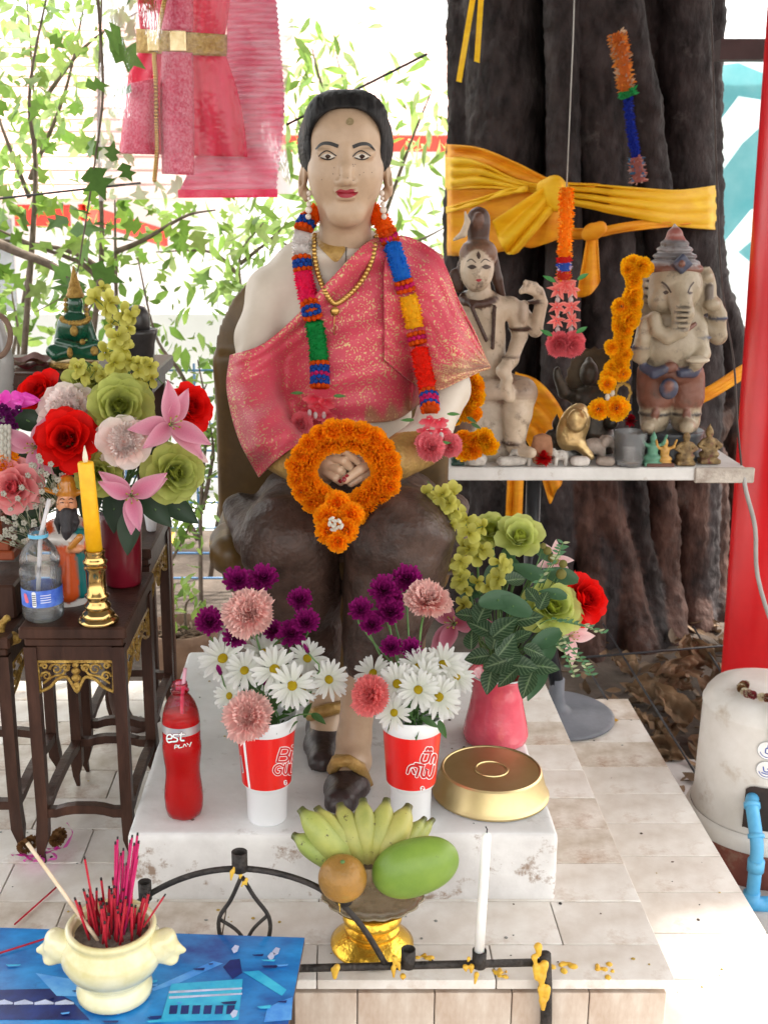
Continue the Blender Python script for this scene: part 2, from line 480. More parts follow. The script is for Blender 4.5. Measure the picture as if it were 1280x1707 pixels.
# upper terrace
upper = MB().box(((-2.6 + XU1) / 2 - .006, (YU0 + YU1) / 2 + .006, (ZL + ZU) / 2 - .008), (XU1 + 2.6 - .012, YU1 - YU0 - .012, ZU - ZL - .02))
up = solo(upper, 'upper_terrace', m_mortar, None, None, kind='structure', smooth=False)
bx = []
ys = [YU0 - .012, 1.735] + [1.735 + .128 * k for k in range(1, 10)]
ys[-1] = YU1
for j in range(len(ys) - 1):
    xa = XU1 + .012; off = (j % 2) * .13 if j else 0
    k = 0
    while xa > -1.5:
        wd = 0.30 if k else 0.30 - off
        bx.append(((xa - wd / 2, (ys[j] + ys[j + 1]) / 2, ZU - .009), (wd - .0022, ys[j + 1] - ys[j] - .0022, .018))); xa -= wd; k += 1
tiles(up, bx, [m_marble, m_marble2, m_marble])
bx = []
xa = XU1
for k in range(9):
    bx.append(((xa - .065, YU0 - .003, (ZL + ZU - .03) / 2), (.128, .012, ZU - ZL - .024))); xa -= .13
tiles(up, bx, [m_marble3])
bx = [((XU1 + .001, YU0 + .1 + .13 * k, (ZL + ZU - .03) / 2), (.012, .128, ZU - ZL - .024)) for k in range(9)]
tiles(up, bx, [m_marble2])

# white slab the figure stands on
sl = Sculpt((-.42, 1.83, .44), (.45, 2.81, .63), .0075)
sl.box((.0135, 2.318, (ZS + .455) / 2), (.3965, .448, (ZS - .455) / 2), rnd=.006, k=.001)
def slabdisp(W):
    n = vnoise(W, 14, 3.0) * .0016 + vnoise(W, 45, 1.0) * .0006
    W = W.copy(); c = np.array((.0135, 2.318, .53)); d = W - c; d /= np.linalg.norm(d, axis=1)[:, None]
    return W + d * n[:, None]
o = sl.build('white_plinth', m_slab, None, disp=slabdisp)
tag(o, 'white painted cement block under the seated figure', 'plinth', kind='structure')
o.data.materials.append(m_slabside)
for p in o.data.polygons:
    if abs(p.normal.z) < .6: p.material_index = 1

# grey pavers on the ground to the right
pv = thing('paving', None, None, (1.1, 2.9, 0.004)); pv['kind'] = 'structure'
me_p = MB().box((0, 0, 0), (.296, .296, .02), bevel=.003).mesh('paver', m_paver, smooth=False)
for i in range(4):
    for j in range(8):
        link('paver', me_p, pv, loc=(.30 * i - .04, .30 * j - 1.85, .004 + random.uniform(-.002, .002)), rot=(random.uniform(-.006, .006), random.uniform(-.006, .006), 0))

# unseen cover above the shrine, outline and second sheet shaped to steer the sun
m_awn = pm('shade_sheet', (0.34, 0.36, 0.38), scale=4, rough=0.7)
awn = thing('shade_awning', 'unseen grey sheets above the shrine, shaped to shade it', 'shade_awning', (0, 2.4, 0))
for AW, z0 in (([(-3.6, -1.1), (2.5, -1.1), (2.75, 1.6), (2.95, 3.3), (2.95, 4.05), (-3.6, 4.05)], 3.25), ([(1.75, 3.35), (4.9, 3.5), (4.9, 5.9), (1.75, 5.9)], 3.36)):
    v = [(x, y, z0 + .04 * y) for x, y in AW] + [(x, y, z0 - .03 + .04 * y) for x, y in AW]; n_ = len(AW)
    MB().add(v, [tuple(range(n_)), tuple(range(2 * n_ - 1, n_ - 1, -1))] + [(i, i + n_, (i + 1) % n_ + n_, (i + 1) % n_) for i in range(n_)]).build('sheet', m_awn, awn, smooth=False)
for x, y in ((-3.4, -.9), (-3.4, 3.9)):
    MB().tube([(x, y, 0), (x, y, 3.3)], .045, 10).build('post', pm('grey_steel', (.25, .25, .26), rough=.5, metal=.6), awn)

# red post and dark beam at the right
m_red = pm('red_paint', hexc(200, 16, 24), hexc(222, 28, 36), scale=3, rough=0.3, spec=.5, bump=.04, bscale=60)
b0 = PX(1208, 1121, Y=3.5); b1 = PX(1280, 110, Y=3.5)
rp = thing('red_post', 'glossy red round post beside the white pump', 'post', (b0.x + .145, 3.5, 0))
MB().lathe([(.15, 0), (.145, .05), (.145, 3.2)], 40, M=Matrix.Translation((b0.x + .145, 3.5, 0)) @ Matrix.Rotation(R(-1.3), 4, 'Y')).build('shaft', m_red, rp)
MB().lathe([(.19, 0), (.19, .03), (.17, .05)], 40, M=Matrix.Translation((b0.x + .145, 3.5, 0))).build('base_ring', m_red, rp)
m_beam = pm('dark_beam_paint', (.05, .035, .035), scale=6, rough=.6)
ba = PX(1195, 84, Y=3.9); 
bm = solo(MB().box((ba.x + .8, 3.9, ba.z), (1.6, .06, .062)), 'beam', m_beam, 'dark horizontal beam behind the top of the red post', 'beam', smooth=False)
# ================================================================== the seated figure
m_skin = pm('painted_skin', (0.80, 0.78, 0.75), (1, 1, 1), scale=14, rough=0.38, bump=0.05, bscale=60, vcol='col', stain=((0.36, 0.26, 0.18), 26, 0.63, 0.10))
m_jacket = pm('painted_jacket', (0.86, 0.84, 0.82), (1, 1, 1), scale=9, rough=0.5, bump=0.08, bscale=40, vcol='col', stain=((0.42, 0.36, 0.30), 12, 0.66, 0.12))
m_hair = pm('painted_hair', (0.006, 0.006, 0.007), (0.03, 0.028, 0.028), scale=40, rough=0.5, bump=0.9, bscale=60, stretch=(1.0, .25, .25), spec=.18)
m_trouser = pm('brown_glazed_cloth', (0.028, 0.015, 0.011), (0.080, 0.045, 0.034), scale=16, rough=0.42, spec=.35, bump=0.4, bscale=90, stain=((0.13, 0.10, 0.085), 18, 0.66, 0.12))
m_goldpaint = pm('gold_paint', (0.30, 0.17, 0.045), (0.52, 0.33, 0.10), scale=30, rough=0.45, bump=0.4, bscale=120, metal=.25)
m_chair = pm('chair_bronze', (0.06, 0.033, 0.010), (0.15, 0.085, 0.026), scale=7, rough=0.38, bump=0.1, bscale=40)
m_shoe = pm('shoe_paint', (0.018, 0.011, 0.011), (0.05, 0.034, 0.032), scale=20, rough=0.35, bump=.2)
m_black = pm('black_paint', (0.008, 0.007, 0.007), scale=20, rough=0.35)
m_lip = pm('lip_paint', hexc(138, 22, 40), hexc(165, 36, 52), scale=60, rough=0.35)
m_eyew = pm('eye_white', (0.62, 0.57, 0.50), scale=50, rough=0.3)
m_iris = pm('iris_paint', (0.035, 0.018, 0.012), scale=80, rough=0.2)
m_nail = pm('nail_red', (0.22, 0.012, 0.02), scale=20, rough=0.25)
SKIN = hexc(190, 163, 137)
CREAM = hexc(204, 193, 179)

fig = thing('seated_woman_statue', 'painted life-size statue of a seated woman in a cream jacket and brown wrapped trousers', 'statue', (0.02, 2.4, ZS))

# --- head
H = PX(576, 275, Y=2.53); hs = SCL(2.53, H.z)
def hp(x, y, z): return H + Vector((x, y, z)) * hs
hd = Sculpt(hp(-100, -125, -165), hp(100, 125, 135), .0030)
def he(x, y, z, rx, ry, rz, k=.02, col=SKIN, op='add', rot=None): hd.ell(hp(x, y, z), (rx * hs, ry * hs, rz * hs), k, col, op, rot)
he(0, 8, 34, 68, 84, 80, .001)
he(0, -10, -14, 56, 72, 90, .02)
he(-24, -32, -18, 33, 40, 40, .03); he(24, -32, -18, 33, 40, 40, .03)
he(0, -30, 50, 54, 44, 46, .03)
he(0, -56, -80, 28, 22, 20, .03)
for sx in (-1, 1):
    he(sx * 28, -88, 14, 19, 9, 9, .012, SKIN, 'sub')
    he(sx * 29, -68, 13, 17, 13, 10, .004)
    he(sx * 30, -66, 18, 19, 13, 6, .005)
    he(sx * 70, 6, -18, 8, 19, 34, .006, SKIN, 'add', Matrix.Rotation(sx * R(-10), 3, 'Y'))
    he(sx * 74, -6, -14, 4, 9, 20, .004, SKIN, 'sub')
    he(sx * 66, 4, -48, 7, 9, 12, .006)
hd.chain([hp(0, -76, 22), hp(0, -86, -8), hp(0, -93, -26)], [5.5 * hs, 7 * hs, 9.5 * hs], .014, SKIN)
he(-10, -83, -30, 7, 8, 6, .008); he(10, -83, -30, 7, 8, 6, .008)
he(-7, -95, -37, 2.5, 3, 1.5, .003, (.35, .24, .19), 'sub'); he(7, -95, -37, 2.5, 3, 1.5, .003, (.35, .24, .19), 'sub')
he(-7, -80, -43, 12, 9, 4.5, .006); he(7, -80, -43, 12, 9, 4.5, .006); he(0, -79, -53, 15, 9, 5.5, .006)
hd.cone(hp(0, 10, -70), hp(0, 34, -150), 43 * hs, 46 * hs, .02, SKIN)
ho = hd.build('head', m_skin, fig)
head_bvh = bvh_of(ho.data, LOCS[fig.name])
# --- hair
hr = Sculpt(hp(-105, -110, -60), hp(105, 130, 140), .0035)
hr.ell(hp(0, 16, 32), (80 * hs, 94 * hs, 88 * hs), .001, (1, 1, 1))
hr.ell(hp(-17, -28, 66), (52 * hs, 52 * hs, 50 * hs), .012, (1, 1, 1)); hr.ell(hp(17, -28, 66), (52 * hs, 52 * hs, 50 * hs), .012, (1, 1, 1))
hr.ell(hp(0, 60, -20), (60 * hs, 45 * hs, 50 * hs), .02, (1, 1, 1))
hr.box(hp(0, -105, -20), (60 * hs, 92 * hs, 104 * hs), 54 * hs, .004, (1, 1, 1), 'sub')
hr.box(hp(0, -40, -70), (120 * hs, 68 * hs, 58 * hs), .004, .004, (1, 1, 1), 'sub')
def hairdisp(W):
    d = W - np.array(hp(0, 20, 20)); a = np.arctan2(d[:, 0], d[:, 2] + 1e-6)
    n = np.linalg.norm(d, axis=1)[:, None]
    w = np.sin(a * 60 + 6 * vnoise(W, 18, 2)) * .0007 * (.5 + vnoise(W, 25, 9)) + vnoise(W, 60, 5) * .0012
    return W + d / n * w[:, None]
hr.build('hair', m_hair, fig, disp=hairdisp)

def decal(name, pts, mat, parent, bvh, off=.0012, n=14, thick=None, Y0=1.9):
    """paint laid on a surface: an outline (closed) or a stroke (pts + widths) seen from the front"""
    mb = MB(); loc = LOCS[parent.name]
    o = Vector((0, 0, CAM_Z))
    def hit(px, py):
        d = (PX(px, py, Y=2.0) - o).normalized()
        h = bvh.ray_cast(o, d)
        return (h[0] - d * off) if h[0] is not None else None
    if thick:
        c = bez([Vector((x, y, 0)) for x, y in pts], n); v = []
        for i, p in enumerate(c):
            t = (c[min(i + 1, n)] - c[max(i - 1, 0)]).normalized(); nn = Vector((-t.y, t.x, 0)); f = i / n
            w = thick[0] * (1 - f) + thick[-1] * f if len(thick) == 2 else thick[0] * (1 - f) ** 2 + thick[1] * 2 * f * (1 - f) + thick[2] * f * f
            for q in (-1, 0, 1):
                h = hit(p.x + nn.x * w * q, p.y + nn.y * w * q)
                if h is None: return
                v.append(h)
        f = []
        for i in range(n):
            for q in (0, 1): f.append((i * 3 + q, i * 3 + q + 1, i * 3 + q + 4, i * 3 + q + 3))
        mb.add(v, f)
    else:
        cx = sum(p[0] for p in pts) / len(pts); cy = sum(p[1] for p in pts) / len(pts)
        c = bez([Vector((x, y, 0)) for x, y in pts + [pts[0]]], 28)[:-1]
        rings = [hit(cx, cy)]
        for r in (.35, .7, 1.0): rings += [hit(cx + (p.x - cx) * r, cy + (p.y - cy) * r) for p in c]
        if any(q is None for q in rings): return
        k = len(c); f = [(0, 1 + i, 1 + (i + 1) % k) for i in range(k)]
        for r in range(2): f += [(1 + r * k + i, 1 + (r + 1) * k + i, 1 + (r + 1) * k + (i + 1) % k, 1 + r * k + (i + 1) % k) for i in range(k)]
        mb.add(rings, f)
    return mb.build(name, mat, parent)
decal('eyebrow', [(526, 249), (536, 240), (549, 239), (564, 244)], m_black, ho, head_bvh, thick=(1.2, 3.6, 3.0))
decal('eyebrow', [(588, 245), (602, 240), (615, 241), (625, 251)], m_black, ho, head_bvh, thick=(3.0, 3.6, 1.2))
for cx in (546, 603):
    e = decal('eye', [(cx - 13, 262), (cx - 6, 257.5), (cx + 4, 257), (cx + 13, 261), (cx + 5, 265), (cx - 6, 265)], m_eyew, ho, head_bvh)
    i_ = decal('iris', [(cx - 4.5, 260.5), (cx, 257), (cx + 5.5, 260.5), (cx, 265)], m_iris, ho, head_bvh, off=.0022)
    decal('eyelid_line', [(cx - 15, 261), (cx - 8, 254), (cx + 1, 251.5), (cx + 15, 260)], m_black, ho, head_bvh, off=.0018, thick=(.8, 1.2, .8))
    decal('lash_line', [(cx - 12, 262.5), (cx - 4, 265.5), (cx + 4, 265.8), (cx + 12, 262.5)], m_black, ho, head_bvh, off=.0026, thick=(.8, 1.2, .8))
decal('lips', [(559, 320), (567, 315.5), (577, 317), (587, 315), (597, 320.5), (588, 328), (577, 330), (566, 328)], m_lip, ho, head_bvh, off=.0014)
decal('lip_parting', [(560, 320.5), (570, 321.5), (578, 323), (587, 321.5), (596, 320.8)], m_nail, ho, head_bvh, off=.0022, thick=(.5, .9, .5))
decal('forehead_mark', [(577, 201), (582, 196), (589, 199), (589, 206), (583, 209), (577, 206)], pm('gold_leaf_smudge', (.17, .12, .045), (.30, .23, .13), scale=300, rough=.5), ho, head_bvh)
random.seed(3)
for q in range(12):
    x, y = random.uniform(535, 620), random.uniform(272, 305)
    decal('paint_chip', [(x - .9, y), (x, y - .8), (x + .9, y), (x, y + .8)], pm('chip', (.07, .045, .035), scale=50), ho, head_bvh)
# earrings
m_pearl = pm('cream_bead', (.62, .52, .44), (.80, .72, .64), scale=40, rough=.3)
for px in (516, 636):
    e = MB()
    for k, (yy, r) in enumerate(((322, 5), (331, 3.5), (340, 4.5), (350, 6), (361, 5))):
        e.ball(PX(px + (2 if px > 576 else -1) * k * .5, yy, Y=2.50), r * hs, 8, 6)
    e.build('earring', m_pearl, ho)

# --- jacket: torso and arms
def P(px, py, Y): return PX(px, py, Y=Y)
jk = Sculpt((-.33, 2.14, 0.98), (.36, 2.86, 1.72), .0065)
def cone(S, a, b, ra, rb, k, col): S.cone(P(*a), P(*b), ra, rb, k, col)
jk.ell(P(575, 545, 2.62), (.175, .115, .20), .001, CREAM)
jk.ell(P(575, 690, 2.60), (.155, .12, .20), .05, CREAM)
jk.ell(P(575, 450, 2.63), (.17, .085, .085), .05, CREAM)
jk.cone(P(560, 428, 2.60), P(458, 488, 2.60), .052, .056, .03, CREAM); jk.cone(P(590, 425, 2.60), P(700, 480, 2.60), .055, .062, .03, CREAM)
jk.chain([P(456, 492, 2.60), P(436, 560, 2.58), P(424, 655, 2.50)], [.060, .055, .050], .02, CREAM)
jk.chain([P(418, 655, 2.50), P(455, 735, 2.38), P(530, 785, 2.27)], [.052, .046, .036], .015, CREAM)
jk.chain([P(705, 485, 2.60), P(728, 560, 2.58), P(745, 650, 2.50)], [.064, .058, .050], .02, CREAM)
jk.chain([P(745, 650, 2.50), P(715, 725, 2.38), P(640, 775, 2.27)], [.050, .044, .036], .015, CREAM)
jk.ell(P(572, 425, 2.585), (.095, .085, .035), .03, CREAM)
def jdisp(W):
    n = vnoise(W * np.array((1, 1, .45)), 22, 4) * .004
    c = np.array(P(575, 560, 2.66)); d = W - c; d /= np.linalg.norm(d, axis=1)[:, None]
    return W + d * n[:, None]
jo = jk.build('jacket', m_jacket, fig, disp=jdisp)
jack_bvh = bvh_of(jo.data, LOCS[fig.name])
# gold band and collar on the jacket front, cuffs
def surf(px, py, bvh, off, Y0=None):
    o = Vector((0, 0, CAM_Z)); d = (PX(px, py, Y=2.0) - o).normalized(); h = bvh.ray_cast(o, d)
    if h[0] is None: return None
    return h[0] - d * off
decal('collar_band', [(527, 388), (540, 386), (560, 402), (575, 412), (572, 424), (560, 437), (545, 425), (530, 408)], m_goldpaint, jo, jack_bvh, off=.006)
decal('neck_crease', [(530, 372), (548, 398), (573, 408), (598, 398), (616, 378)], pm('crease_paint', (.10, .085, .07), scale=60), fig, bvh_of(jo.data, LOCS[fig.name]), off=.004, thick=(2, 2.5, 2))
decal('button_line', [(578, 405), (577, 420), (576, 440)], pm('crease_paint', (.1, .085, .07)), jo, jack_bvh, off=.004, thick=(1, 1))
cf = Sculpt((-.2, 2.1, .95), (.3, 2.5, 1.3), .005)
cf.cone(P(700, 742, 2.36), P(655, 768, 2.29), .050, .044, .001, (1, 1, 1)); cf.build('cuff', m_goldpaint, fig)
cf = Sculpt((-.25, 2.1, .95), (.1, 2.5, 1.3), .005)
cf.cone(P(470, 752, 2.36), P(505, 775, 2.30), .049, .043, .001, (1, 1, 1)); cf.build('cuff', m_goldpaint, fig)
# --- clasped hands
hn = Sculpt(P(500, 700, 2.3) - Vector((.02, .18, .12)), P(680, 720, 2.3) + Vector((.02, .06, .05)), .0024)
hn.cone(P(640, 775, 2.27), P(612, 785, 2.235), .030, .030, .01, SKIN); hn.cone(P(520, 780, 2.27), P(548, 775, 2.235), .030, .034, .01, SKIN)
hn.ell(P(556, 768, 2.215), (.036, .030, .030), .008, SKIN)
for k, (x0, y0, x1, y1, x2, y2) in enumerate(((548, 748, 578, 752, 596, 770), (544, 760, 573, 768, 588, 784), (543, 773, 566, 783, 578, 796), (545, 786, 560, 797, 568, 804))):
    hn.chain([P(x0, y0, 2.205), P(x1, y1, 2.172 + k * .003), P(x2, y2, 2.188)], [.0098, .0086, .0076], .0015, SKIN)
hn.ell(P(608, 783, 2.22), (.034, .026, .024), .008, SKIN)
hn.chain([P(616, 772, 2.20), P(600, 783, 2.175), P(576, 800, 2.165)], [.0112, .0100, .0085], .0015, SKIN)
hn.chain([P(618, 788, 2.20), P(600, 797, 2.185), P(585, 806, 2.18)], [.0100, .0090, .008], .0015, SKIN)
ho2 = hn.build('clasped_hands', m_skin, fig)
hand_bvh = bvh_of(ho2.data, LOCS[fig.name])
for (x, y, w, h) in ((573, 799, 5, 5), (567, 802, 4, 4), (578, 793, 4, 3)):
    decal('fingernail', [(x - w, y), (x, y - h), (x + w, y), (x, y + h)], m_nail, ho2, hand_bvh, off=.001)

# --- trousers
tr = Sculpt((-.32, 1.92, .76), (.34, 2.78, 1.30), .0065)
W1 = (1, 1, 1)
tr.ell(P(577, 850, 2.56), (.22, .16, .12), .001, W1)
tr.cone(P(495, 872, 2.56), P(482, 905, 2.24), .108, .098, .03, W1)
tr.cone(P(660, 872, 2.56), P(664, 900, 2.20), .112, .108, .03, W1)
tr.chain([P(482, 905, 2.24), P(497, 985, 2.26), P(520, 1060, 2.27), P(533, 1092, 2.27)], [.098, .088, .062, .045], .02, W1)
tr.chain([P(664, 900, 2.20), P(654, 985, 2.20), P(634, 1060, 2.17), P(614, 1098, 2.13)], [.108, .100, .082, .052], .02, W1)
tr.cone(P(400, 850, 2.5), P(430, 900, 2.35), .04, .05, .03, W1); tr.cone(P(750, 850, 2.5), P(735, 900, 2.35), .04, .05, .03, W1)
tr.ell(P(563, 985, 2.13), (.012, .08, .13), .02, W1, 'sub')
def tdisp(W):
    d = W - np.array(P(577, 900, 2.45)); d /= np.linalg.norm(d, axis=1)[:, None]
    q = W[:, 0] * 20 + W[:, 2] * 55 + 1.8 * vnoise(W, 14, 2)
    top = np.clip((W[:, 2] - 1.02) / .1, 0, 1)
    w = np.sin(q) * .0055 * top + np.sin(W[:, 2] * 70 + 30 * np.abs(W[:, 0]) + 2 * vnoise(W, 12, 5)) * .0022 + vnoise(W, 26, 8) * .003 + vnoise(W, 70, 3) * .0012
    return W + d * w[:, None]
tro = tr.build('trousers', m_trouser, fig, disp=tdisp)
# --- legs and slippers
lg = Sculpt((-.02, 1.9, .59), (.12, 2.3, .95), .004)
lg.chain([P(614, 1085, 2.14), P(600, 1150, 2.12), P(590, 1230, 2.11), P(588, 1265, 2.11)], [.040, .036, .033, .036], .015, SKIN)
lg.chain([P(588, 1270, 2.11), P(578, 1305, 2.04), P(572, 1330, 1.985)], [.036, .034, .026], .015, SKIN)
lg.box((.03, 2.1, .55), (.3, .4, .053), .001, .002, SKIN, 'sub')
lg.build('leg', m_skin, fig)
lg = Sculpt((-.1, 2.0, .59), (.06, 2.5, .95), .004)
lg.chain([P(533, 1085, 2.28), P(540, 1150, 2.28), P(545, 1190, 2.28)], [.038, .034, .036], .015, SKIN)
lg.cone(P(545, 1190, 2.28), P(540, 1240, 2.2), .036, .03, .015, SKIN)
lg.build('leg', m_skin, fig)
sh = Sculpt((-.06, 1.85, .59), (.12, 2.25, .72), .004)
sh.chain([P(590, 1290, 2.11) - Vector((0, 0, .015)), P(578, 1318, 2.03), P(568, 1338, 1.965)], [.041, .042, .032], .02, W1)
sh.box((.03, 2.05, .55), (.3, .4, .0525), .001, .002, W1, 'sub')
sh.box(P(588, 1262, 2.13), (.06, .045, .032), .001, .004, W1, 'sub')
sh.build('slipper', m_shoe, fig)
sh = Sculpt((-.12, 1.95, .59), (.06, 2.45, .76), .004)
sh.chain([P(543, 1215, 2.28), P(540, 1245, 2.21), P(538, 1272, 2.13)], [.042, .040, .030], .02, W1)
sh.cone(P(545, 1205, 2.28), PX(545, 1205, Y=2.30) - Vector((0, 0, .08)), .038, .036, .02, W1)
sh.box((.03, 2.2, .55), (.3, .5, .0525), .001, .002, W1, 'sub')
sh.build('slipper', m_shoe, fig)
st = MB(); st.tube([P(555, 1283, 2.045), P(562, 1268, 2.02), P(580, 1268, 2.005), P(600, 1280, 2.03), P(612, 1308, 2.06)], .013, 8, flat=1.0).build('strap', m_goldpaint, fig)
st = MB(); st.tube([P(517, 1192, 2.25), P(530, 1188, 2.225), P(550, 1183, 2.225), P(570, 1178, 2.25)], .014, 8).build('strap', m_goldpaint, fig)

# --- the chair
ch = thing('bronze_brown_chair', 'bronze brown sculpted chair with rounded back under the seated statue', 'chair', (0.02, 2.6, ZS))
cb = Sculpt((-.34, 2.70, .80), (.36, 2.92, 1.70), .008)
cA = P(555, 640, 2.82)
cb.box(cA + Vector((0, 0, -.14)), (.292, .028, .22), .02, .001, W1)
cb.ell(cA + Vector((0, 0, .06)), (.292, .034, .27), .02, W1)
cb.build('backrest', m_chair, ch)
cs = Sculpt((-.36, 2.28, .72), (.40, 2.92, 1.16), .008)
cs.box(P(560, 925, 2.66), (.265, .17, .06), .05, .001, W1)
for sx, pxx in ((-1, 385), (1, 745)):
    cs.chain([P(pxx - sx * 12, 870, 2.76), P(pxx, 905, 2.60), P(pxx + sx * 2, 925, 2.45)], [.026, .044, .046], .03, W1)
    cs.cone(P(pxx - sx * 8, 835, 2.82), P(pxx - sx * 4, 890, 2.72), .026, .04, .03, W1)
cs.build('seat', m_chair, ch)
pb = Sculpt((-.24, 2.42, .58), (.28, 2.8, 1.0), .009)
pb.box((.03, 2.60, .78), (.18, .12, .20), .03, .001, W1); pb.build('pedestal', m_chair, ch)

# --- pink and gold shawl
m_shawl = bpy.data.materials.new('pink_gold_brocade'); m_shawl.use_nodes = True
def shawl_nodes(m, base1, base2, gold, thr):
    n, l = m.node_tree.nodes, m.node_tree.links; b = n['Principled BSDF']; out = n['Material Output']
    tc = n.new('ShaderNodeTexCoord'); va = n.new('ShaderNodeVertexColor'); va.layer_name = 'col'
    sp = n.new('ShaderNodeSeparateColor'); l.new(va.outputs[0], sp.inputs[0])
    vo = n.new('ShaderNodeTexVoronoi'); vo.inputs['Scale'].default_value = 52; l.new(tc.outputs['Object'], vo.inputs[0])
    nz = n.new('ShaderNodeTexNoise'); nz.inputs['Scale'].default_value = 210; nz.inputs['Detail'].default_value = 2; l.new(tc.outputs['Object'], nz.inputs[0])
    wv = n.new('ShaderNodeMath'); wv.operation = 'SINE'; ms = n.new('ShaderNodeMath'); ms.operation = 'MULTIPLY'; ms.inputs[1].default_value = 24.0
    l.new(vo.outputs['Distance'], ms.inputs[0]); l.new(ms.outputs[0], wv.inputs[0])
    ad = n.new('ShaderNodeMath'); ad.operation = 'MULTIPLY_ADD'; ad.inputs[1].default_value = .09; l.new(wv.outputs[0], ad.inputs[0]); l.new(nz.outputs['Fac'], ad.inputs[2])
    big = n.new('ShaderNodeTexNoise'); big.inputs['Scale'].default_value = 9; l.new(tc.outputs['Object'], big.inputs[0])
    a2 = n.new('ShaderNodeMath'); a2.operation = 'MULTIPLY_ADD'; a2.inputs[1].default_value = .35; l.new(big.outputs['Fac'], a2.inputs[0]); l.new(ad.outputs[0], a2.inputs[2])
    a3 = n.new('ShaderNodeMath'); a3.operation = 'MULTIPLY_ADD'; a3.inputs[1].default_value = .22; l.new(sp.outputs[1], a3.inputs[0]); l.new(a2.outputs[0], a3.inputs[2])
    rp = n.new('ShaderNodeValToRGB'); rp.color_ramp.elements[0].position = thr; rp.color_ramp.elements[1].position = thr + .05; l.new(a3.outputs[0], rp.inputs[0])
    cl = n.new('ShaderNodeMixRGB'); cl.inputs[1].default_value = (*base1, 1); cl.inputs[2].default_value = (*base2, 1); l.new(sp.outputs[0], cl.inputs[0])
    mx = n.new('ShaderNodeMixRGB'); mx.inputs[2].default_value = (*gold, 1); l.new(rp.outputs[0], mx.inputs[0]); l.new(cl.outputs[0], mx.inputs[1])
    l.new(mx.outputs[0], b.inputs['Base Color']); b.inputs['Roughness'].default_value = .45; b.inputs['Sheen Weight'].default_value = .2
    mm = n.new('ShaderNodeMath'); mm.operation = 'MULTIPLY'; mm.inputs[1].default_value = .55; l.new(rp.outputs[0], mm.inputs[0]); l.new(mm.outputs[0], b.inputs['Metallic'])
    bp = n.new('ShaderNodeBump'); bp.inputs['Strength'].default_value = .35; bp.inputs['Distance'].default_value = .004; l.new(a2.outputs[0], bp.inputs['Height']); l.new(bp.outputs[0], b.inputs['Normal'])
    tl = n.new('ShaderNodeBsdfTranslucent'); l.new(mx.outputs[0], tl.inputs[0]); sh_ = n.new('ShaderNodeMixShader'); sh_.inputs[0].default_value = .18
    l.new(b.outputs[0], sh_.inputs[1]); l.new(tl.outputs[0], sh_.inputs[2]); l.new(sh_.outputs[0], out.inputs[0])
shawl_nodes(m_shawl, hexc(214, 72, 94), hexc(176, 114, 84), (0.66, 0.46, 0.22), .82)

def coons(A, B, L, Q, nu, nv):
    a, b, c, d = bez(A, nu), bez(B, nu), bez(L, nv), bez(Q, nv); out = np.zeros((nv + 1, nu + 1, 2))
    for j in range(nv + 1):
        for i in range(nu + 1):
            u, v = i / nu, j / nv
            p = a[i] * (1 - v) + b[i] * v + c[j] * (1 - u) + d[j] * u - (a[0] * (1 - u) * (1 - v) + a[nu] * u * (1 - v) + b[0] * (1 - u) * v + b[nu] * u * v)
            out[j, i] = (p.x, p.y)
    return out
def drape(g, bvh, off, foldfn, it=14, fallback=2.5, hang=0.0):
    """lay a px grid over a body: depth from the body, smoothed, with folds"""
    nv, nu = g.shape[:2]; D = np.full((nv, nu), np.nan); o = Vector((0, 0, CAM_Z)); rays = {}
    for j in range(nv):
        for i in range(nu):
            d = (PX(g[j, i, 0], g[j, i, 1], Y=1.0) - o); rays[j, i] = d
            h = bvh.ray_cast(o, d.normalized())
            if h[0] is not None: D[j, i] = h[0].y
    bad = np.isnan(D)
    if bad.any():
        idx = np.argwhere(~bad)
        for j, i in np.argwhere(bad):
            k = np.argmin(((idx - (j, i)) ** 2).sum(1)); dd = math.sqrt(((idx[k] - (j, i)) ** 2).sum()); D[j, i] = D[idx[k][0], idx[k][1]] + .004 * dd
    F0 = D.copy()
    for _ in range(it):
        pd = np.pad(D, 1, mode='edge'); D = (pd[:-2, 1:-1] + pd[2:, 1:-1] + pd[1:-1, :-2] + pd[1:-1, 2:] + 2 * D) / 6
        D = np.where(bad, D, np.minimum(D, F0))
    out = []
    for j in range(nv):
        for i in range(nu):
            y = D[j, i] - off - foldfn(i / (nu - 1), j / (nv - 1)); out.append(o + rays[j, i] * (y / rays[j, i].y))
    return out
def V2(*p): return [Vector((x, y, 0)) for x, y in p]
g = coons(V2((738, 425), (690, 400), (622, 398), (560, 455), (500, 520), (440, 572), (383, 592)),
          V2((738, 640), (700, 672), (660, 700), (600, 706), (540, 716), (480, 750), (431, 796)),
          V2((738, 425), (752, 500), (752, 580), (738, 640)), V2((383, 592), (378, 650), (397, 730), (431, 796)), 96, 64)
def folds(u, v):
    a = 12 * math.sin(9 * (v * 1.0 + .35 * u) + 1.2 * math.sin(5 * u)) * (.3 + .7 * min(1, u * 1.6)); b = 9 * math.sin(31 * v + 9 * u + 2 * math.sin(4 * u))
    c = 9 * math.exp(-((v - .10) / .05) ** 2) * min(1, u * 2.2) ; e = 10 * math.exp(-((u - .93) / .05) ** 2) * v
    return .001 * (a + b * .5 + c + e)
V = drape(g, jack_bvh, .026, folds)
nv, nu = 65, 97
cols = [((max(0, min(1, (v / 64 - .90 - .04 * math.sin(u * .7)) / .06)) * (1 if u < 46 else 0)), (.35 if v < 4 or u > 93 else 0) + (.3 * (1 - u / 96)), 0) for v in range(nv) for u in range(nu)]
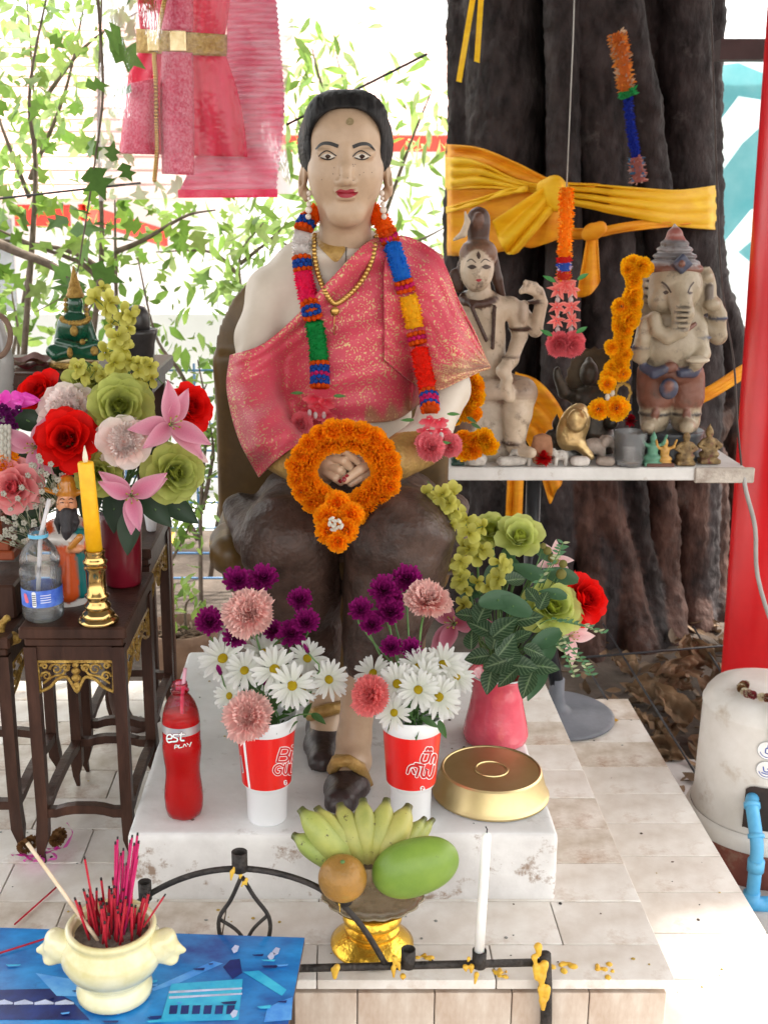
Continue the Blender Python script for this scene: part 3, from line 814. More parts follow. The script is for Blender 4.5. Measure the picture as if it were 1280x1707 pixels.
shw = MB().add(V, [(j * nu + i, j * nu + i + 1, (j + 1) * nu + i + 1, (j + 1) * nu + i) for j in range(nv - 1) for i in range(nu - 1)], col=cols)
shawl = thing('brocade_shawl', 'pink and gold brocade shawl draped across the statue', 'shawl', (0, 2.45, 1.1))
so = shw.build('drape', m_shawl, shawl); so.modifiers.new('thickness', 'SOLIDIFY').thickness = .003
g2 = coons(V2((650, 392), (690, 398), (735, 430), (765, 500), (795, 560), (816, 612)), V2((640, 600), (690, 640), (715, 646), (735, 650), (770, 634), (816, 613)),
           V2((650, 392), (640, 450), (640, 530), (640, 600)), V2((816, 612), (816.3, 612.3), (816.3, 612.6), (816, 613)), 60, 44)
def folds2(u, v): return .001 * (6 + 7 * math.sin(14 * v + 3 * u) * u + 4 * math.sin(37 * v + 2)) + .028 * max(0, u - .45)
V = drape(g2, jack_bvh, .034, folds2); nv, nu = 45, 61
cols = []
for j in range(nv):
    for i in range(nu):
        x, y = g2[j, i]; t = (y - (642 - (x - 640) * .40)) / 14 ; cols.append((max(0, min(.85, t * .5)), .25 + .25 * max(0, min(1, t)), 0))
fl = MB().add(V, [(j * nu + i, j * nu + i + 1, (j + 1) * nu + i + 1, (j + 1) * nu + i) for j in range(nv - 1) for i in range(nu - 1)], col=cols)
fo = fl.build('shoulder_flap', m_shawl, shawl); fo.modifiers.new('thickness', 'SOLIDIFY').thickness = .003
# what lies on the chest: shawl + jacket together
def joined_bvh(objs):
    vs, fs = [], []
    for o in objs:
        b = len(vs); off = LOCS[o.parent.name] if o.parent else o.location
        vs += [v.co + off for v in o.data.vertices]; fs += [tuple(i + b for i in p.vertices) for p in o.data.polygons]
    return BVHTree.FromPolygons(vs, fs)
front_bvh = joined_bvh([jo, so, fo, ho, tro])
# ================================================================== flowers
m_petal = pm('petal_tissue', (0.9, 0.9, 0.9), (1, 1, 1), scale=40, rough=0.6, vcol='col', leaf=.5, spec=.2)
m_fuzz = pm('paper_petal', (0.8, 0.8, 0.8), (1, 1, 1), scale=60, rough=0.6, vcol='col', leaf=.5, spec=.2)
m_stem = pm('green_stem', (0.055, 0.13, 0.035), (0.11, 0.22, 0.06), scale=25, rough=0.5)
m_leaf = pm('green_leaf', (0.020, 0.055, 0.018), (0.055, 0.13, 0.045), scale=30, rough=0.42, leaf=.15, vcol=None)
m_leafc = pm('leaf_tissue', (0.75, 0.75, 0.75), (1, 1, 1), scale=30, rough=0.45, vcol='col', leaf=.4)

def petal_fn(L, W, curl=0.3, cup=0.3, tipw=0.55, ruffle=0.0, rn=5, point=0.0, ph=0.0):
    """petal grows along +Y from origin, faces +Z; curl bends the tip down(-)/up(+)"""
    def f(u, v):
        if point: w = W * math.sin(math.pi * (v * .94 + .05) ** .8) ** .9
        else: w = W * math.sin(math.pi / 2 * min(1, (v + .12) / .78)) ** .8 * (1 - (1 - tipw) * max(0, (v - .72) / .28) ** 2)
        x = (u - .5) * w; y = L * v
        z = curl * L * v * v + cup * w * (2 * (u - .5)) ** 2 * .5
        if ruffle: z += ruffle * L * v ** 1.5 * math.sin((u - .5) * 2 * math.pi * rn * .5 + ph); y += ruffle * L * .5 * v * math.cos(u * math.pi * rn + ph)
        return (x, y, z)
    return f
def petal_mesh(name, L, W, cols, nu=4, nv=5, mat=None, **kw):
    """cols: (base colour, tip colour[, edge colour])"""
    b, t = np.array(cols[0]), np.array(cols[1])
    e = np.array(cols[2]) if len(cols) > 2 else None
    def c(u, v):
        q = b * (1 - v) + t * v
        if e is not None: k = abs(2 * u - 1) ** 2 * .8 + .2 * v ** 4; q = q * (1 - k) + e * k
        return q
    return MB().grid(petal_fn(L, W, **kw), nu, nv, col=c).mesh(name, mat or m_petal)
def petal_M(az, tilt, r=0.0, z=0.0, s=1.0, roll=0.0):
    """az around the bloom axis; tilt 0 = flat open, 90 = upright"""
    return Matrix.Rotation(az, 4, 'Z') @ Matrix.Translation((0, r, z)) @ Matrix.Rotation(tilt, 4, 'X') @ Matrix.Rotation(roll, 4, 'Y') @ Matrix.Diagonal((s, s, s, 1))
def mesh_np(me):
    v = np.empty(len(me.vertices) * 3); me.vertices.foreach_get('co', v); v = v.reshape(-1, 3)
    c = np.empty(len(v) * 4); me.color_attributes['col'].data.foreach_get('color', c)
    return v, [tuple(p.vertices) for p in me.polygons], c.reshape(-1, 4)[:, :3]
def scatter_mesh(name, items, mat):
    """items: list of (mesh, matrix, tint) joined into one mesh"""
    mb = MB(); cache = {}
    for me, M, tint in items:
        if me.name not in cache: cache[me.name] = mesh_np(me)
        v, f, c = cache[me.name]; mb.add(v, f, 0, c * np.array(tint), M)
    return mb.mesh(name, mat)

def bloom(parent, M, layers, joined=None, rnd=None):
    """layers: (petal mesh, count, tilt deg, radius, z, scale). Petals are objects unless joined names one mesh"""
    rnd = rnd or random
    items = []
    for li, (me, n, tilt, r, z, s) in enumerate(layers):
        a0 = rnd.uniform(0, 6.28)
        for k in range(n):
            T = petal_M(a0 + 2 * math.pi * k / n + rnd.uniform(-.12, .12), R(tilt + rnd.uniform(-7, 7)), r, z, s * rnd.uniform(.9, 1.08), rnd.uniform(-.15, .15))
            if joined: items.append((me, M @ T, (rnd.uniform(.92, 1.08),) * 3))
            else: link('petal', me, parent, matrix=M @ T)
    if joined: return link(joined, scatter_mesh(joined, items, layers[0][0].materials[0]), parent)

# --- petal stock (unit: bloom radius about 1)
def C8(*c): return hexc(*c)
PM = {}
def stock(kind, key, c):
    k = (kind, key)
    if k in PM: return PM[k]
    n = kind + '_petal'
    if kind == 'rose_in': me = petal_mesh(n, .62, .62, c, curl=-.02, cup=.75, tipw=.62)
    elif kind == 'rose_mid': me = petal_mesh(n, .86, .92, c, nu=5, curl=-.10, cup=.55, tipw=.58, ruffle=.03, rn=2)
    elif kind == 'rose_out': me = petal_mesh(n, 1.02, 1.12, c, nu=6, curl=-.28, cup=.35, tipw=.55, ruffle=.05, rn=3)
    elif kind == 'carn': me = petal_mesh(n, 1.0, .72, c, nu=10, nv=5, curl=.05, cup=.25, tipw=.85, ruffle=.12, rn=8)
    elif kind == 'daisy': me = petal_mesh(n, 1.0, .24, c, nu=2, nv=4, curl=-.08, cup=.3, tipw=.35)
    elif kind == 'lily': me = petal_mesh(n, 1.0, .48, c, nu=6, nv=9, curl=-.25, cup=.35, point=1, ruffle=.02, rn=3)
    elif kind == 'mum': me = petal_mesh(n, 1.0, .30, c, nu=2, nv=3, curl=.30, cup=.5, tipw=.6)
    elif kind == 'marigold': me = petal_mesh(n, .60, .52, c, nu=4, nv=2, curl=.12, cup=.25, tipw=.85, ruffle=.16, rn=5)
    elif kind == 'orchid': me = petal_mesh(n, 1.0, .78, c, nu=4, nv=5, curl=-.12, cup=.25, tipw=.35)
    elif kind == 'fuzz': me = petal_mesh(n, 1.0, .5, c, nu=2, nv=2, mat=m_fuzz, curl=.2, cup=.3, point=1)
    PM[k] = me
    return me
def rose_layers(key, inner, outer, s, full=True, edge=None):
    ci = (inner, inner); co = (inner, outer) if edge is None else (inner, outer, edge)
    ri, rm, ro = stock('rose_in', key, ci), stock('rose_mid', key, co), stock('rose_out', key, co)
    return [(ri, 3, 112, .10 * s, .16 * s, .55 * s), (ri, 4, 101, .13 * s, .10 * s, .78 * s), (ri, 5, 92, .18 * s, .06 * s, .95 * s), (rm, 5, 70, .20 * s, 0, .88 * s), (rm, 6, 57, .24 * s, -.04 * s, .98 * s), (ro, 6, 40, .22 * s, -.08 * s, .92 * s)] + ([(ro, 6, 16, .18 * s, -.12 * s, .98 * s)] if full else [])
def peony_layers(key, inner, outer, s):
    me = stock('carn', key, (inner, outer)); ro = stock('rose_out', key, (inner, outer))
    return [(me, 5, 66, .0, .34 * s, .30 * s), (me, 7, 52, .03 * s, .26 * s, .44 * s), (me, 8, 60, .06 * s, .12 * s, .60 * s), (me, 7, 66, .12 * s, .03 * s, .72 * s), (me, 8, 52, .16 * s, 0, .82 * s), (ro, 7, 30, .15 * s, -.05 * s, .88 * s), (ro, 6, 6, .12 * s, -.08 * s, .9 * s)]
def carn_layers(key, inner, outer, s):
    me = stock('carn', key, (inner, outer))
    return [(me, 5, 70, .0, .42 * s, .32 * s), (me, 7, 56, .02 * s, .32 * s, .46 * s), (me, 8, 64, .04 * s, .16 * s, .58 * s), (me, 7, 62, .05 * s, .10 * s, .70 * s), (me, 9, 50, .06 * s, .06 * s, .84 * s), (me, 10, 30, .06 * s, .02 * s, .95 * s), (me, 10, 8, .06 * s, -.02 * s, 1.0 * s)]

def flower(name, label, cat, c, axis, layers, base=None, group=None, joined=None, stem_r=.0025, extra=None, stem_mat=None, calyx=True):
    """a single flower: bloom at c facing axis, a stem running to base"""
    c = Vector(c); t = thing(name, label, cat, base if base is not None else c, group)
    M = axis_mat(c - Vector(t.location), axis, random.uniform(0, 6))
    bloom(t, M, layers, joined)
    ax = Vector(axis).normalized(); s = layers[-1][-1]
    if calyx: MB().lathe([(stem_r, -.42 * s), (.16 * s, -.25 * s), (.20 * s, -.06 * s), (.10 * s, .02 * s)], 8, M=axis_mat(c - ax * .05 * s, axis)).build('calyx', stem_mat or m_stem, t)
    if base is not None:
        base = Vector(base); p0 = c - ax * .3 * s; L = (p0 - base).length
        MB().tube(bez([p0, p0 - ax * L * .25, base + Vector((0, 0, L * .3)), base], 10), stem_r, 6).build('stem', stem_mat or m_stem, t)
    if extra: extra(t, M, c, ax)
    return t
def disc(r, h, col, name='flower_centre'):
    def fn(t, M, c, ax):
        mb = MB().ball((0, 0, h * .4), (r, r, h), 12, 6, col=col, M=Matrix.Identity(4))
        me = mb.mesh(name, m_fuzz); link(name, me, t, matrix=M)
    return fn
def stamens(s, n=6, col=(.55, .42, .12)):
    def fn(t, M, c, ax):
        for k in range(n):
            a = 2 * math.pi * k / n; q = Vector((math.cos(a) * .16, math.sin(a) * .16, .42)) * s
            mb = MB().tube([(0, 0, 0), q * .5 + Vector((0, 0, .04 * s)), q], .012 * s, 5, col=(.62, .7, .4)).ball(q, (.03 * s, .03 * s, .055 * s), 6, 4, col=col)
            link('stamen', mb.mesh('stamen', m_petal), t, matrix=M)
    return fn
CAMV = Vector((0, 0, CAM_Z))
def toward(c, dx=0.0, dz=0.0):
    """direction from a point to the viewer's place, turned a little"""
    d = (CAMV - Vector(c)).normalized(); return (d + Vector((dx, 0, dz))).normalized()

# ------------------------------------------------------------------ marigold blooms (shared)
OR1, OR2 = C8(244, 112, 0), C8(255, 172, 20)
YE1, YE2 = C8(250, 150, 0), C8(255, 200, 24)
def marigold_mesh(key, c1, c2, seed):
    rn = random.Random(seed); me = stock('marigold', key, (c1, c2)); it = []
    for (n, tilt, r, z, s) in ((5, 80, .05, .30, .62), (8, 62, .14, .26, .75), (11, 42, .22, .18, .85), (13, 20, .30, .06, .92), (13, -8, .32, -.08, .9), (10, -35, .28, -.2, .8)):
        a0 = rn.uniform(0, 6)
        for k in range(n): it.append((me, petal_M(a0 + 6.283 * k / n + rn.uniform(-.15, .15), R(tilt + rn.uniform(-9, 9)), r, z, s * rn.uniform(.9, 1.1), rn.uniform(-.3, .3)), (rn.uniform(.9, 1.12),) * 3))
    return scatter_mesh('marigold', it, m_petal)
MARI = [marigold_mesh('o', OR1, OR2, k) for k in range(3)]
MARIY = [marigold_mesh('y', YE1, YE2, k + 9) for k in range(2)]

# ------------------------------------------------------------------ marigold ring on the lap
ring = thing('marigold_garland', 'thick orange marigold ring garland around the clasped hands on the lap', 'garland', PX(573, 800, Y=2.16))
L0 = LOCS[ring.name]
def ringpt(a):
    px, py = 574 + 71 * math.cos(a), 785 - 62 * math.sin(a)
    if math.sin(a) < 0: px = 574 + (71 - 20 * (-math.sin(a)) ** 2) * math.cos(a); py = 785 + 66 * (-math.sin(a))
    return PX(px, py, Y=2.175 - .03 * math.sin(-a) if math.sin(a) < 0 else 2.175)
rn = random.Random(4)
n_ = 21
for k in range(n_):
    a = 2 * math.pi * k / n_; p = ringpt(a)
    for (dr, dy) in ((.010, -.012), (-.012, -.010)):
        cdir = Vector((math.cos(a), 0, math.sin(a)))
        q = p + cdir * dr + Vector((0, dy + rn.uniform(-.004, .004), 0))
        ax = (Vector((0, -1, .15)) + cdir * (dr * 60) + Vector((rn.uniform(-.3, .3), 0, rn.uniform(-.3, .3))))
        link('marigold', MARI[rn.randrange(3)], ring, matrix=axis_mat(q - L0, ax, rn.uniform(0, 6), .0265 * rn.uniform(.9, 1.1)))
MB().tube([ringpt(2 * math.pi * k / 24) + Vector((0, .008, 0)) for k in range(25)], .017, 8, col=OR1).build('inner_cord', m_fuzz, ring)
for (x, y, Y, s) in ((545, 862, 2.085, .030), (585, 858, 2.085, .029), (562, 838, 2.10, .028), (548, 885, 2.065, .030), (577, 884, 2.065, .028), (563, 902, 2.05, .026), (565, 870, 2.085, .026)):
    p = PX(x, y, Y=Y - .03); link('marigold', MARI[rn.randrange(3)], ring, matrix=axis_mat(p - L0, Vector((rn.uniform(-.3, .3), -1, rn.uniform(0, .4))), rn.uniform(0, 6), s))
jas = MB()
for k in range(9): jas.ball(PX(558 + 13 * math.cos(k * 2.4) * (k / 9) ** .5, 874 + 12 * math.sin(k * 2.4) * (k / 9) ** .5, Y=2.015 - .004 * (k % 3)), (.0035, .004, .0065), 7, 5, col=(.8, .78, .7), M=Matrix.Rotation(k * 2.4, 4, 'Y'))
jas.build('jasmine_bud', m_petal, ring)

# ------------------------------------------------------------------ neck garland of artificial flowers
gar = thing('neck_garland', 'long multicoloured artificial flower garland hanging round the statue neck', 'garland', PX(575, 700, Y=2.35))
gl = LOCS[gar.name]
FZ = stock('fuzz', 'w', ((1, 1, 1), (1, 1, 1)))
def path3(pts, off, n):
    out = []
    for p in bez(V2(*pts), n):
        s = surf(p.x, p.y, front_bvh, off); out.append(s if s is not None else None)
    last = next(q for q in out if q is not None)
    pp = bez(V2(*pts), n)
    for i in range(len(out)):
        if out[i] is None: out[i] = PX(pp[i].x, pp[i].y, Y=last.y)
        last = out[i]
    for _ in range(6): out = [out[0]] + [(out[i - 1] + out[i] * 2 + out[i + 1]) / 4 for i in range(1, len(out) - 1)] + [out[-1]]
    return out
def garland_arm(pts, segs, rad):
    n = 60; pth = path3(pts, .016, n); pyx = [p.y for p in bez(V2(*pts), n)]
    pq = bez(V2(*pts), n)
    for i in range(n + 1):
        if pyx[i] < 392: k = max(0, (392 - pyx[i]) / 40); pth[i] = PX(pq[i].x, pq[i].y, Y=pth[i].y * (1 - min(1, k)) + 2.56 * min(1, k))
    for (y0, y1, c, kind) in segs:
        idx = [i for i in range(n + 1) if y0 - 1 <= pyx[i] <= y1 + 1]
        if len(idx) < 2: continue
        rnx = random.Random(int(y0)); it = []
        P_ = [pth[i] for i in idx]
        def at(t):
            q = t * (len(P_) - 1); k = min(int(q), len(P_) - 2); return P_[k].lerp(P_[k + 1], q - k), (P_[k + 1] - P_[k]).normalized()
        length = sum((P_[i + 1] - P_[i]).length for i in range(len(P_) - 1))
        if kind == 'plain':
            rows = max(3, int(length / .0042))
            for r_ in range(rows):
                for k in range(15):
                    p, t = at(min(.999, (r_ + rnx.random()) / rows)); a = 6.283 * (k + rnx.random()) / 15
                    u = t.orthogonal().normalized(); w = t.cross(u); d = u * math.cos(a) + w * math.sin(a)
                    it.append((FZ, axis_mat(p + d * rad * .55, (d + t * rnx.uniform(-.6, .6)), rnx.uniform(0, 6), .010 * rnx.uniform(.8, 1.2)) @ Matrix.Rotation(R(70), 4, 'X'), np.array(c) * rnx.uniform(.9, 1.2)))
            mb_ = MB().tube(P_, rad * .78, 10, col=np.array(c))
            v, f, cc = mesh_np(scatter_mesh('tmp', it, m_fuzz)); mb_.add(v, f, 0, cc); mb_.build('flower_segment', m_fuzz, gar)
        else:
            mb_ = MB().tube(P_, rad * .62, 10, col=C8(230, 90, 20))
            rows = max(3, round(length / .0085)); cs_ = (C8(240, 96, 16), C8(40, 92, 190), C8(224, 40, 120), C8(40, 92, 190), C8(240, 96, 16))
            for r_ in range(rows):
                p, t = at(min(.999, (r_ + .5) / rows)); u = t.orthogonal().normalized(); w = t.cross(u); col = cs_[int((r_ + .5) / rows * 5) % 5]
                for k in range(10):
                    a = 6.283 * (k + .5 * (r_ % 2)) / 10; d = u * math.cos(a) + w * math.sin(a)
                    mb_.ball(p + d * rad * .72, .0056, 6, 4, col=np.array(col) * rnx.uniform(.85, 1.1))
            mb_.build('bead_band', m_fuzz, gar)
Or, Bl, Pk, Gr, Wh, Ye, Rd = C8(255, 110, 14), C8(36, 124, 224), C8(250, 36, 100), C8(24, 156, 74), C8(240, 236, 234), C8(255, 200, 30), C8(250, 44, 24)
LP = [(532, 350), (523, 358), (508, 376), (502, 410), (505, 450), (512, 490), (522, 530), (530, 575), (533, 615), (533, 647)]
garland_arm(LP, [(352, 366, Or, 'plain'), (366, 386, Or, 'band'), (386, 426, Wh, 'plain'), (426, 452, Or, 'band'), (452, 505, Pk, 'plain'), (505, 535, Or, 'band'), (535, 602, Gr, 'plain'), (602, 648, Or, 'band')], .0235)
RP = [(612, 346), (624, 356), (640, 376), (652, 405), (664, 440), (676, 480), (686, 520), (694, 560), (704, 605), (713, 645), (717, 684)]
garland_arm(RP, [(352, 384, Or, 'plain'), (384, 408, Or, 'band'), (408, 466, Bl, 'plain'), (466, 492, Or, 'band'), (492, 550, Ye, 'plain'), (550, 578, Or, 'band'), (578, 652, Rd, 'plain'), (652, 685, Or, 'band')], .0225)
# tassels: small pink flowers, jasmine buds, a large pink flower
PKL = (C8(246, 70, 104), C8(255, 150, 160))
def tassel(parent, base, pts, big, bigs, axis=(0, -1, .1), carn=True, dark=None):
    cl = dark or PKL
    for (p, s) in pts:
        bloom(parent, axis_mat(p - base, (random.uniform(-.3, .3), -.7, -.7)), [(stock('orchid', 'tas' + str(cl[0][0]), cl), 6, 28, .1 * s, 0, s)], joined='small_flower')
    for (p, s) in big: bloom(parent, axis_mat(p - base, axis), carn_layers('tas' + str(cl[0][0]), cl[0], cl[1], s), joined='large_flower')
    for p, s in bigs: MB().ball(p, (s, s, s * 1.6), 8, 6, col=(.78, .72, .70)).build('bud', m_petal, parent)
def fr(px, py, off=.02):
    off += .018
    s = surf(px, py, front_bvh, off); return s if s is not None else PX(px, py, Y=2.35)
tassel(gar, gl, [(fr(525, 662), .024), (fr(542, 668), .024), (fr(518, 684), .024), (fr(545, 692), .022), (fr(532, 676), .024)], [(fr(502, 706, .03), .024)], [(fr(516, 688, .03), .005), (fr(526, 692, .03), .005), (fr(540, 692, .03), .005)])
tassel(gar, gl, [(fr(715, 698), .020), (fr(732, 700), .020), (fr(712, 716), .022), (fr(736, 716), .02)], [(fr(716, 745, .03), .030), (fr(746, 742, .03), .027)], [(fr(718, 728, .035), .0055), (fr(735, 727, .035), .0055)], axis=(.2, -1, .4))
for (x, y, dx) in ((505, 655, -1), (556, 660, 1), (690, 700, -1), (745, 690, 1), (730, 738, 1)):
    MB().grid(petal_fn(.028, .008, point=1, curl=-.2), 2, 4, col=(.08, .25, .05), M=axis_mat(fr(x, y, .03), (0, -1, .3)) @ Matrix.Rotation(R(-90 * dx), 4, 'Z')).build('tassel_leaf', m_leafc, gar)

# necklace of gold beads
neck = thing('bead_necklace', 'gold bead necklace with round pendant on the statue chest', 'necklace', PX(560, 520, Y=2.4))
m_gold = pm('gold_bead', (0.40, 0.22, 0.05), (0.62, 0.40, 0.12), scale=60, rough=0.32, metal=.8)
NP = [(524, 392), (524, 420), (528, 450), (538, 478), (550, 500), (560, 507), (575, 497), (596, 478), (614, 450), (624, 420), (628, 388)]
pth = path3(NP, .006, 46)
me_b = MB().ball((0, 0, 0), .0062, 10, 7).mesh('bead', m_gold)
for p in pth: link('bead', me_b, neck, loc=p - LOCS[neck.name])
pc = surf(558, 519, front_bvh, .008)
MB().ball(pc, (.010, .006, .010), 14, 9).build('pendant', m_gold, neck)
MB().tube([pc, surf(557, 540, front_bvh, .004), surf(557, 558, front_bvh, .004)], .0012, 5).build('pendant_chain', m_gold, neck)
# ================================================================== offerings on the plinth
def strokes(parent, name, lines, mapf, width, mat, lift):
    """printed lettering: flat ribbons with round ends laid on a surface through mapf(x, y, lift)"""
    mb = MB()
    for ln in lines:
        pts = [Vector((x, y, 0)) for x, y in ln]
        c = bez(pts, max(4, 6 * (len(pts) - 1))) if len(pts) > 2 else [pts[0].lerp(pts[1], k / 4) for k in range(5)]
        L, Rr = [], []
        for i, p in enumerate(c):
            t = (c[min(i + 1, len(c) - 1)] - c[max(i - 1, 0)]).normalized(); n = Vector((-t.y, t.x, 0)) * width
            L.append(p + n); Rr.append(p - n)
        v = [mapf(q.x, q.y, lift) for pair in zip(L, Rr) for q in pair]
        mb.add(v, [(2 * i, 2 * i + 1, 2 * i + 3, 2 * i + 2) for i in range(len(c) - 1)])
        for e in (c[0], c[-1]):
            k = 10; v = [mapf(e.x, e.y, lift + .00004)] + [mapf(e.x + width * math.cos(6.283 * q / k), e.y + width * math.sin(6.283 * q / k), lift + .00004) for q in range(k)]
            mb.add(v, [(0, 1 + q, 1 + (q + 1) % k) for q in range(k)])
    return mb.build(name, mat, parent)

m_cupw = pm('white_cup_plastic', (.74, .75, .77), (.80, .81, .83), scale=5, rough=.35, coat=.2)
m_cupr = pm('red_cup_print', C8(206, 16, 16), C8(226, 34, 26), scale=14, rough=.3, coat=.3, stretch=(1, 1, .3))
m_white = pm('white_print', (.85, .85, .85), scale=5, rough=.4)
m_redp = pm('red_print', C8(196, 20, 22), scale=8, rough=.35)
m_dark = pm('dark_print', (.05, .05, .06), scale=8, rough=.5)
m_water = pm('dark_inside', (.02, .03, .015), scale=20, rough=.3)
CPROF = [(.0355, 0), (.0373, .003), (.0385, .066), (.0415, .0705), (.0450, .077), (.0462, .080), (.0538, .186), (.0568, .1885), (.0580, .214), (.0572, .216), (.0555, .2155), (.0535, .19), (.045, .15)]
def cup(px, label):
    b = PX(px, 1362, z=ZS); t = thing('paper_cup', label, 'cup', b)
    T = Matrix.Translation(b)
    MB().lathe(CPROF, 48, M=T).build('cup_body', m_cupw, t)
    slv = MB().lathe([(.0463, .0795), (.0541, .1862)], 48, M=T, cap=(False, False)).build('red_sleeve', m_cupr, t)
    MB().lathe([(.0449, .1495), (.0440, .1497), (.001, .150)], 32, M=T, cap=(False, False)).build('water', m_water, t)
    def mp(x, y, lift):
        """photo pixel near this cup -> point on its wall"""
        s = max(-.985, min(.985, (x - px) / 45.5)); a = math.asin(s); pyc = y - 45 * math.cos(a) * .47
        z = (1362 - pyc) * .001114 / .883; z = max(.08, min(.186, z)); r = .0462 + (z - .08) / .106 * .0076 + .0006 + lift
        return b + Vector((math.sin(a) * r, -math.cos(a) * r, z))
    return slv, b, mp
c1, c1b, mp1 = cup(446, 'red and white paper cup of flowers beside the red drink bottle')
Z2 = lambda pts: [(390 + x * .1113, 1200 + y * .1113) for x, y in pts]
BIG = [Z2(q) for q in ([(735, 440), (705, 540), (682, 640)], [(735, 440), (810, 440), (846, 470), (815, 535), (720, 545)], [(815, 540), (842, 585), (800, 635), (682, 640)], [(880, 490), (862, 640)], [(894, 405), (892, 412)], [(930, 500), (908, 560), (925, 620), (948, 600)],
                       [(765, 705), (715, 680), (655, 710), (636, 775), (675, 825), (728, 815), (745, 755), (708, 752)], [(796, 680), (778, 780), (800, 822), (835, 800), (852, 680)], [(880, 675), (866, 815), (895, 812)])]
strokes(c1, 'lettering_outline', BIG, mp1, 2.5, m_white, .0002); strokes(c1, 'lettering', BIG, mp1, 1.45, m_redp, .0007)
strokes(c1, 'white_stripe', [[(414.0, 1236), (414.8, 1262), (416, 1290), (417.5, 1316)]], mp1, 2.0, m_white, .0002)
strokes(c1, 'barcode_panel', [[(405, 1262), (407, 1288)]], mp1, 1.9, m_white, .0002)
for k in range(5): strokes(c1, 'barcode_bar', [[(403.8 + k * .62, 1261), (405.6 + k * .62, 1288)]], mp1, .16, m_dark, .0005)
strokes(c1, 'round_mark', [[(480.5, 1304), (481, 1307)]], mp1, 3.0, m_white, .0003); strokes(c1, 'round_mark_glyph', [[(479.5, 1303), (482, 1304), (480, 1306), (482, 1308)]], mp1, .6, m_redp, .0008)
c2, c2b, mp2 = cup(684, 'red and white paper cup of flowers beside the upturned brass bowl')
Z3 = lambda pts: [(620 + x * .1094, 1200 + y * .1094) for x, y in pts]
THAI = [Z3(q) for q in ([(722, 545), (700, 625), (725, 660), (790, 652), (812, 610), (830, 540)], [(848, 662), (868, 575), (900, 545), (926, 575), (908, 665)], [(742, 510), (850, 510)], [(765, 472), (783, 446), (808, 456), (812, 474), (832, 446), (850, 470)],
                        [(500, 815), (525, 735), (580, 706), (650, 722), (668, 760), (640, 868)], [(575, 765), (600, 820)], [(615, 680), (740, 706)], [(730, 740), (712, 835), (742, 880), (782, 862), (798, 770), (802, 845), (835, 888), (878, 872), (900, 810), (916, 715)])]
strokes(c2, 'lettering_outline', THAI, mp2, 3.2, m_white, .0002); strokes(c2, 'lettering', THAI, mp2, 1.9, m_redp, .0007)
strokes(c2, 'round_mark', [[(701, 1315), (702, 1317)]], mp2, 4.2, m_white, .0003); strokes(c2, 'round_mark_glyph', [[(700, 1313), (703, 1314), (700, 1317), (703, 1319)]], mp2, .8, m_redp, .0008)

# red drink bottle
bb = PX(308, 1358, z=ZS); bt = thing('drink_bottle', 'clear plastic bottle of bright red drink with a pink straw', 'bottle', bb); T = Matrix.Translation(bb)
BP = [(.024, .002), (.032, .006), (.0355, .020), (.0365, .040), (.0345, .062), (.0318, .085), (.0318, .100), (.0345, .122), (.0362, .138), (.0362, .150), (.0350, .153), (.0350, .196), (.0345, .200), (.0325, .214), (.0275, .230), (.0200, .243), (.0152, .249), (.0150, .252), (.0172, .254), (.0172, .257), (.0148, .259), (.0148, .262), (.0158, .264), (.0142, .267), (.0142, .271), (.0132, .2715), (.0125, .268)]
def petaloid(a, i): return -.05 * (abs(math.sin(2.5 * a)) ** 6) if i < 3 else (.012 * math.sin(6 * a) if 4 <= i <= 7 else 0)
MB().lathe(BP, 40, M=T, cap=(True, False), ripple=petaloid).build('bottle_wall', glass('pink_pet', (1, .30, .45), .04, 1.0), bt)
m_liq = pm('red_drink', (.93, .004, .018), (1.0, .008, .03), scale=3, rough=.12, leaf=.6, ior=1.33)
LQ = [(r - .0012, z) for r, z in BP if z <= .206] + [(.0320, .2095), (.001, .2098)]
MB().lathe(LQ, 40, M=T, cap=(True, False), ripple=petaloid).build('red_liquid', m_liq, bt)
m_silver = pm('silver_label', (.42, .40, .43), (.62, .60, .62), scale=20, rough=.3, metal=.5)
sband = MB().lathe([(.0354, .178), (.0354, .194)], 40, M=T, cap=(False, False)).build('silver_band', m_silver, bt)
def mpb(x, y, lift):
    s = max(-.98, min(.98, (x - 308) / 31.5)); a = math.asin(s); pyc = y - 31 * math.cos(a) * .46; z = (1358 - pyc) * .00112 / .883
    return bb + Vector((math.sin(a) * (.0358 + lift), -math.cos(a) * (.0358 + lift), z))
ZB = lambda pts: [(260 + x * .0879, 1130 + y * .0879) for x, y in pts]
EST = [ZB(q) for q in ([(325, 1185), (420, 1170), (400, 1105), (340, 1120), (318, 1190), (350, 1245), (415, 1235)], [(530, 1105), (460, 1110), (455, 1150), (520, 1180), (510, 1225), (440, 1235)], [(600, 1075), (580, 1200), (635, 1215)], [(560, 1110), (650, 1100)])]
strokes(sband, 'brand_lettering_shade', EST, mpb, 1.9, pm('label_maroon', C8(120, 10, 30), scale=9, rough=.4), .0002); strokes(sband, 'brand_lettering', EST, mpb, 1.25, m_white, .0007)
PLY = [ZB(q) for q in ([(465, 1360), (475, 1300), (520, 1300), (525, 1325), (475, 1335)], [(550, 1295), (540, 1345), (600, 1335)], [(620, 1330), (645, 1280), (675, 1320)], [(690, 1265), (710, 1290)], [(760, 1245), (730, 1320)])]
strokes(sband, 'play_lettering', PLY, mpb, .65, m_white, .0005)
MB().tube([bb + Vector((-.004, .004, .05)), bb + Vector((.004, -.002, .24)), bb + Vector((.012, -.004, .30))], .0035, 8).build('straw', pm('pink_straw', (.75, .35, .45), (.85, .5, .6), scale=4, rough=.3, leaf=.3), bt)

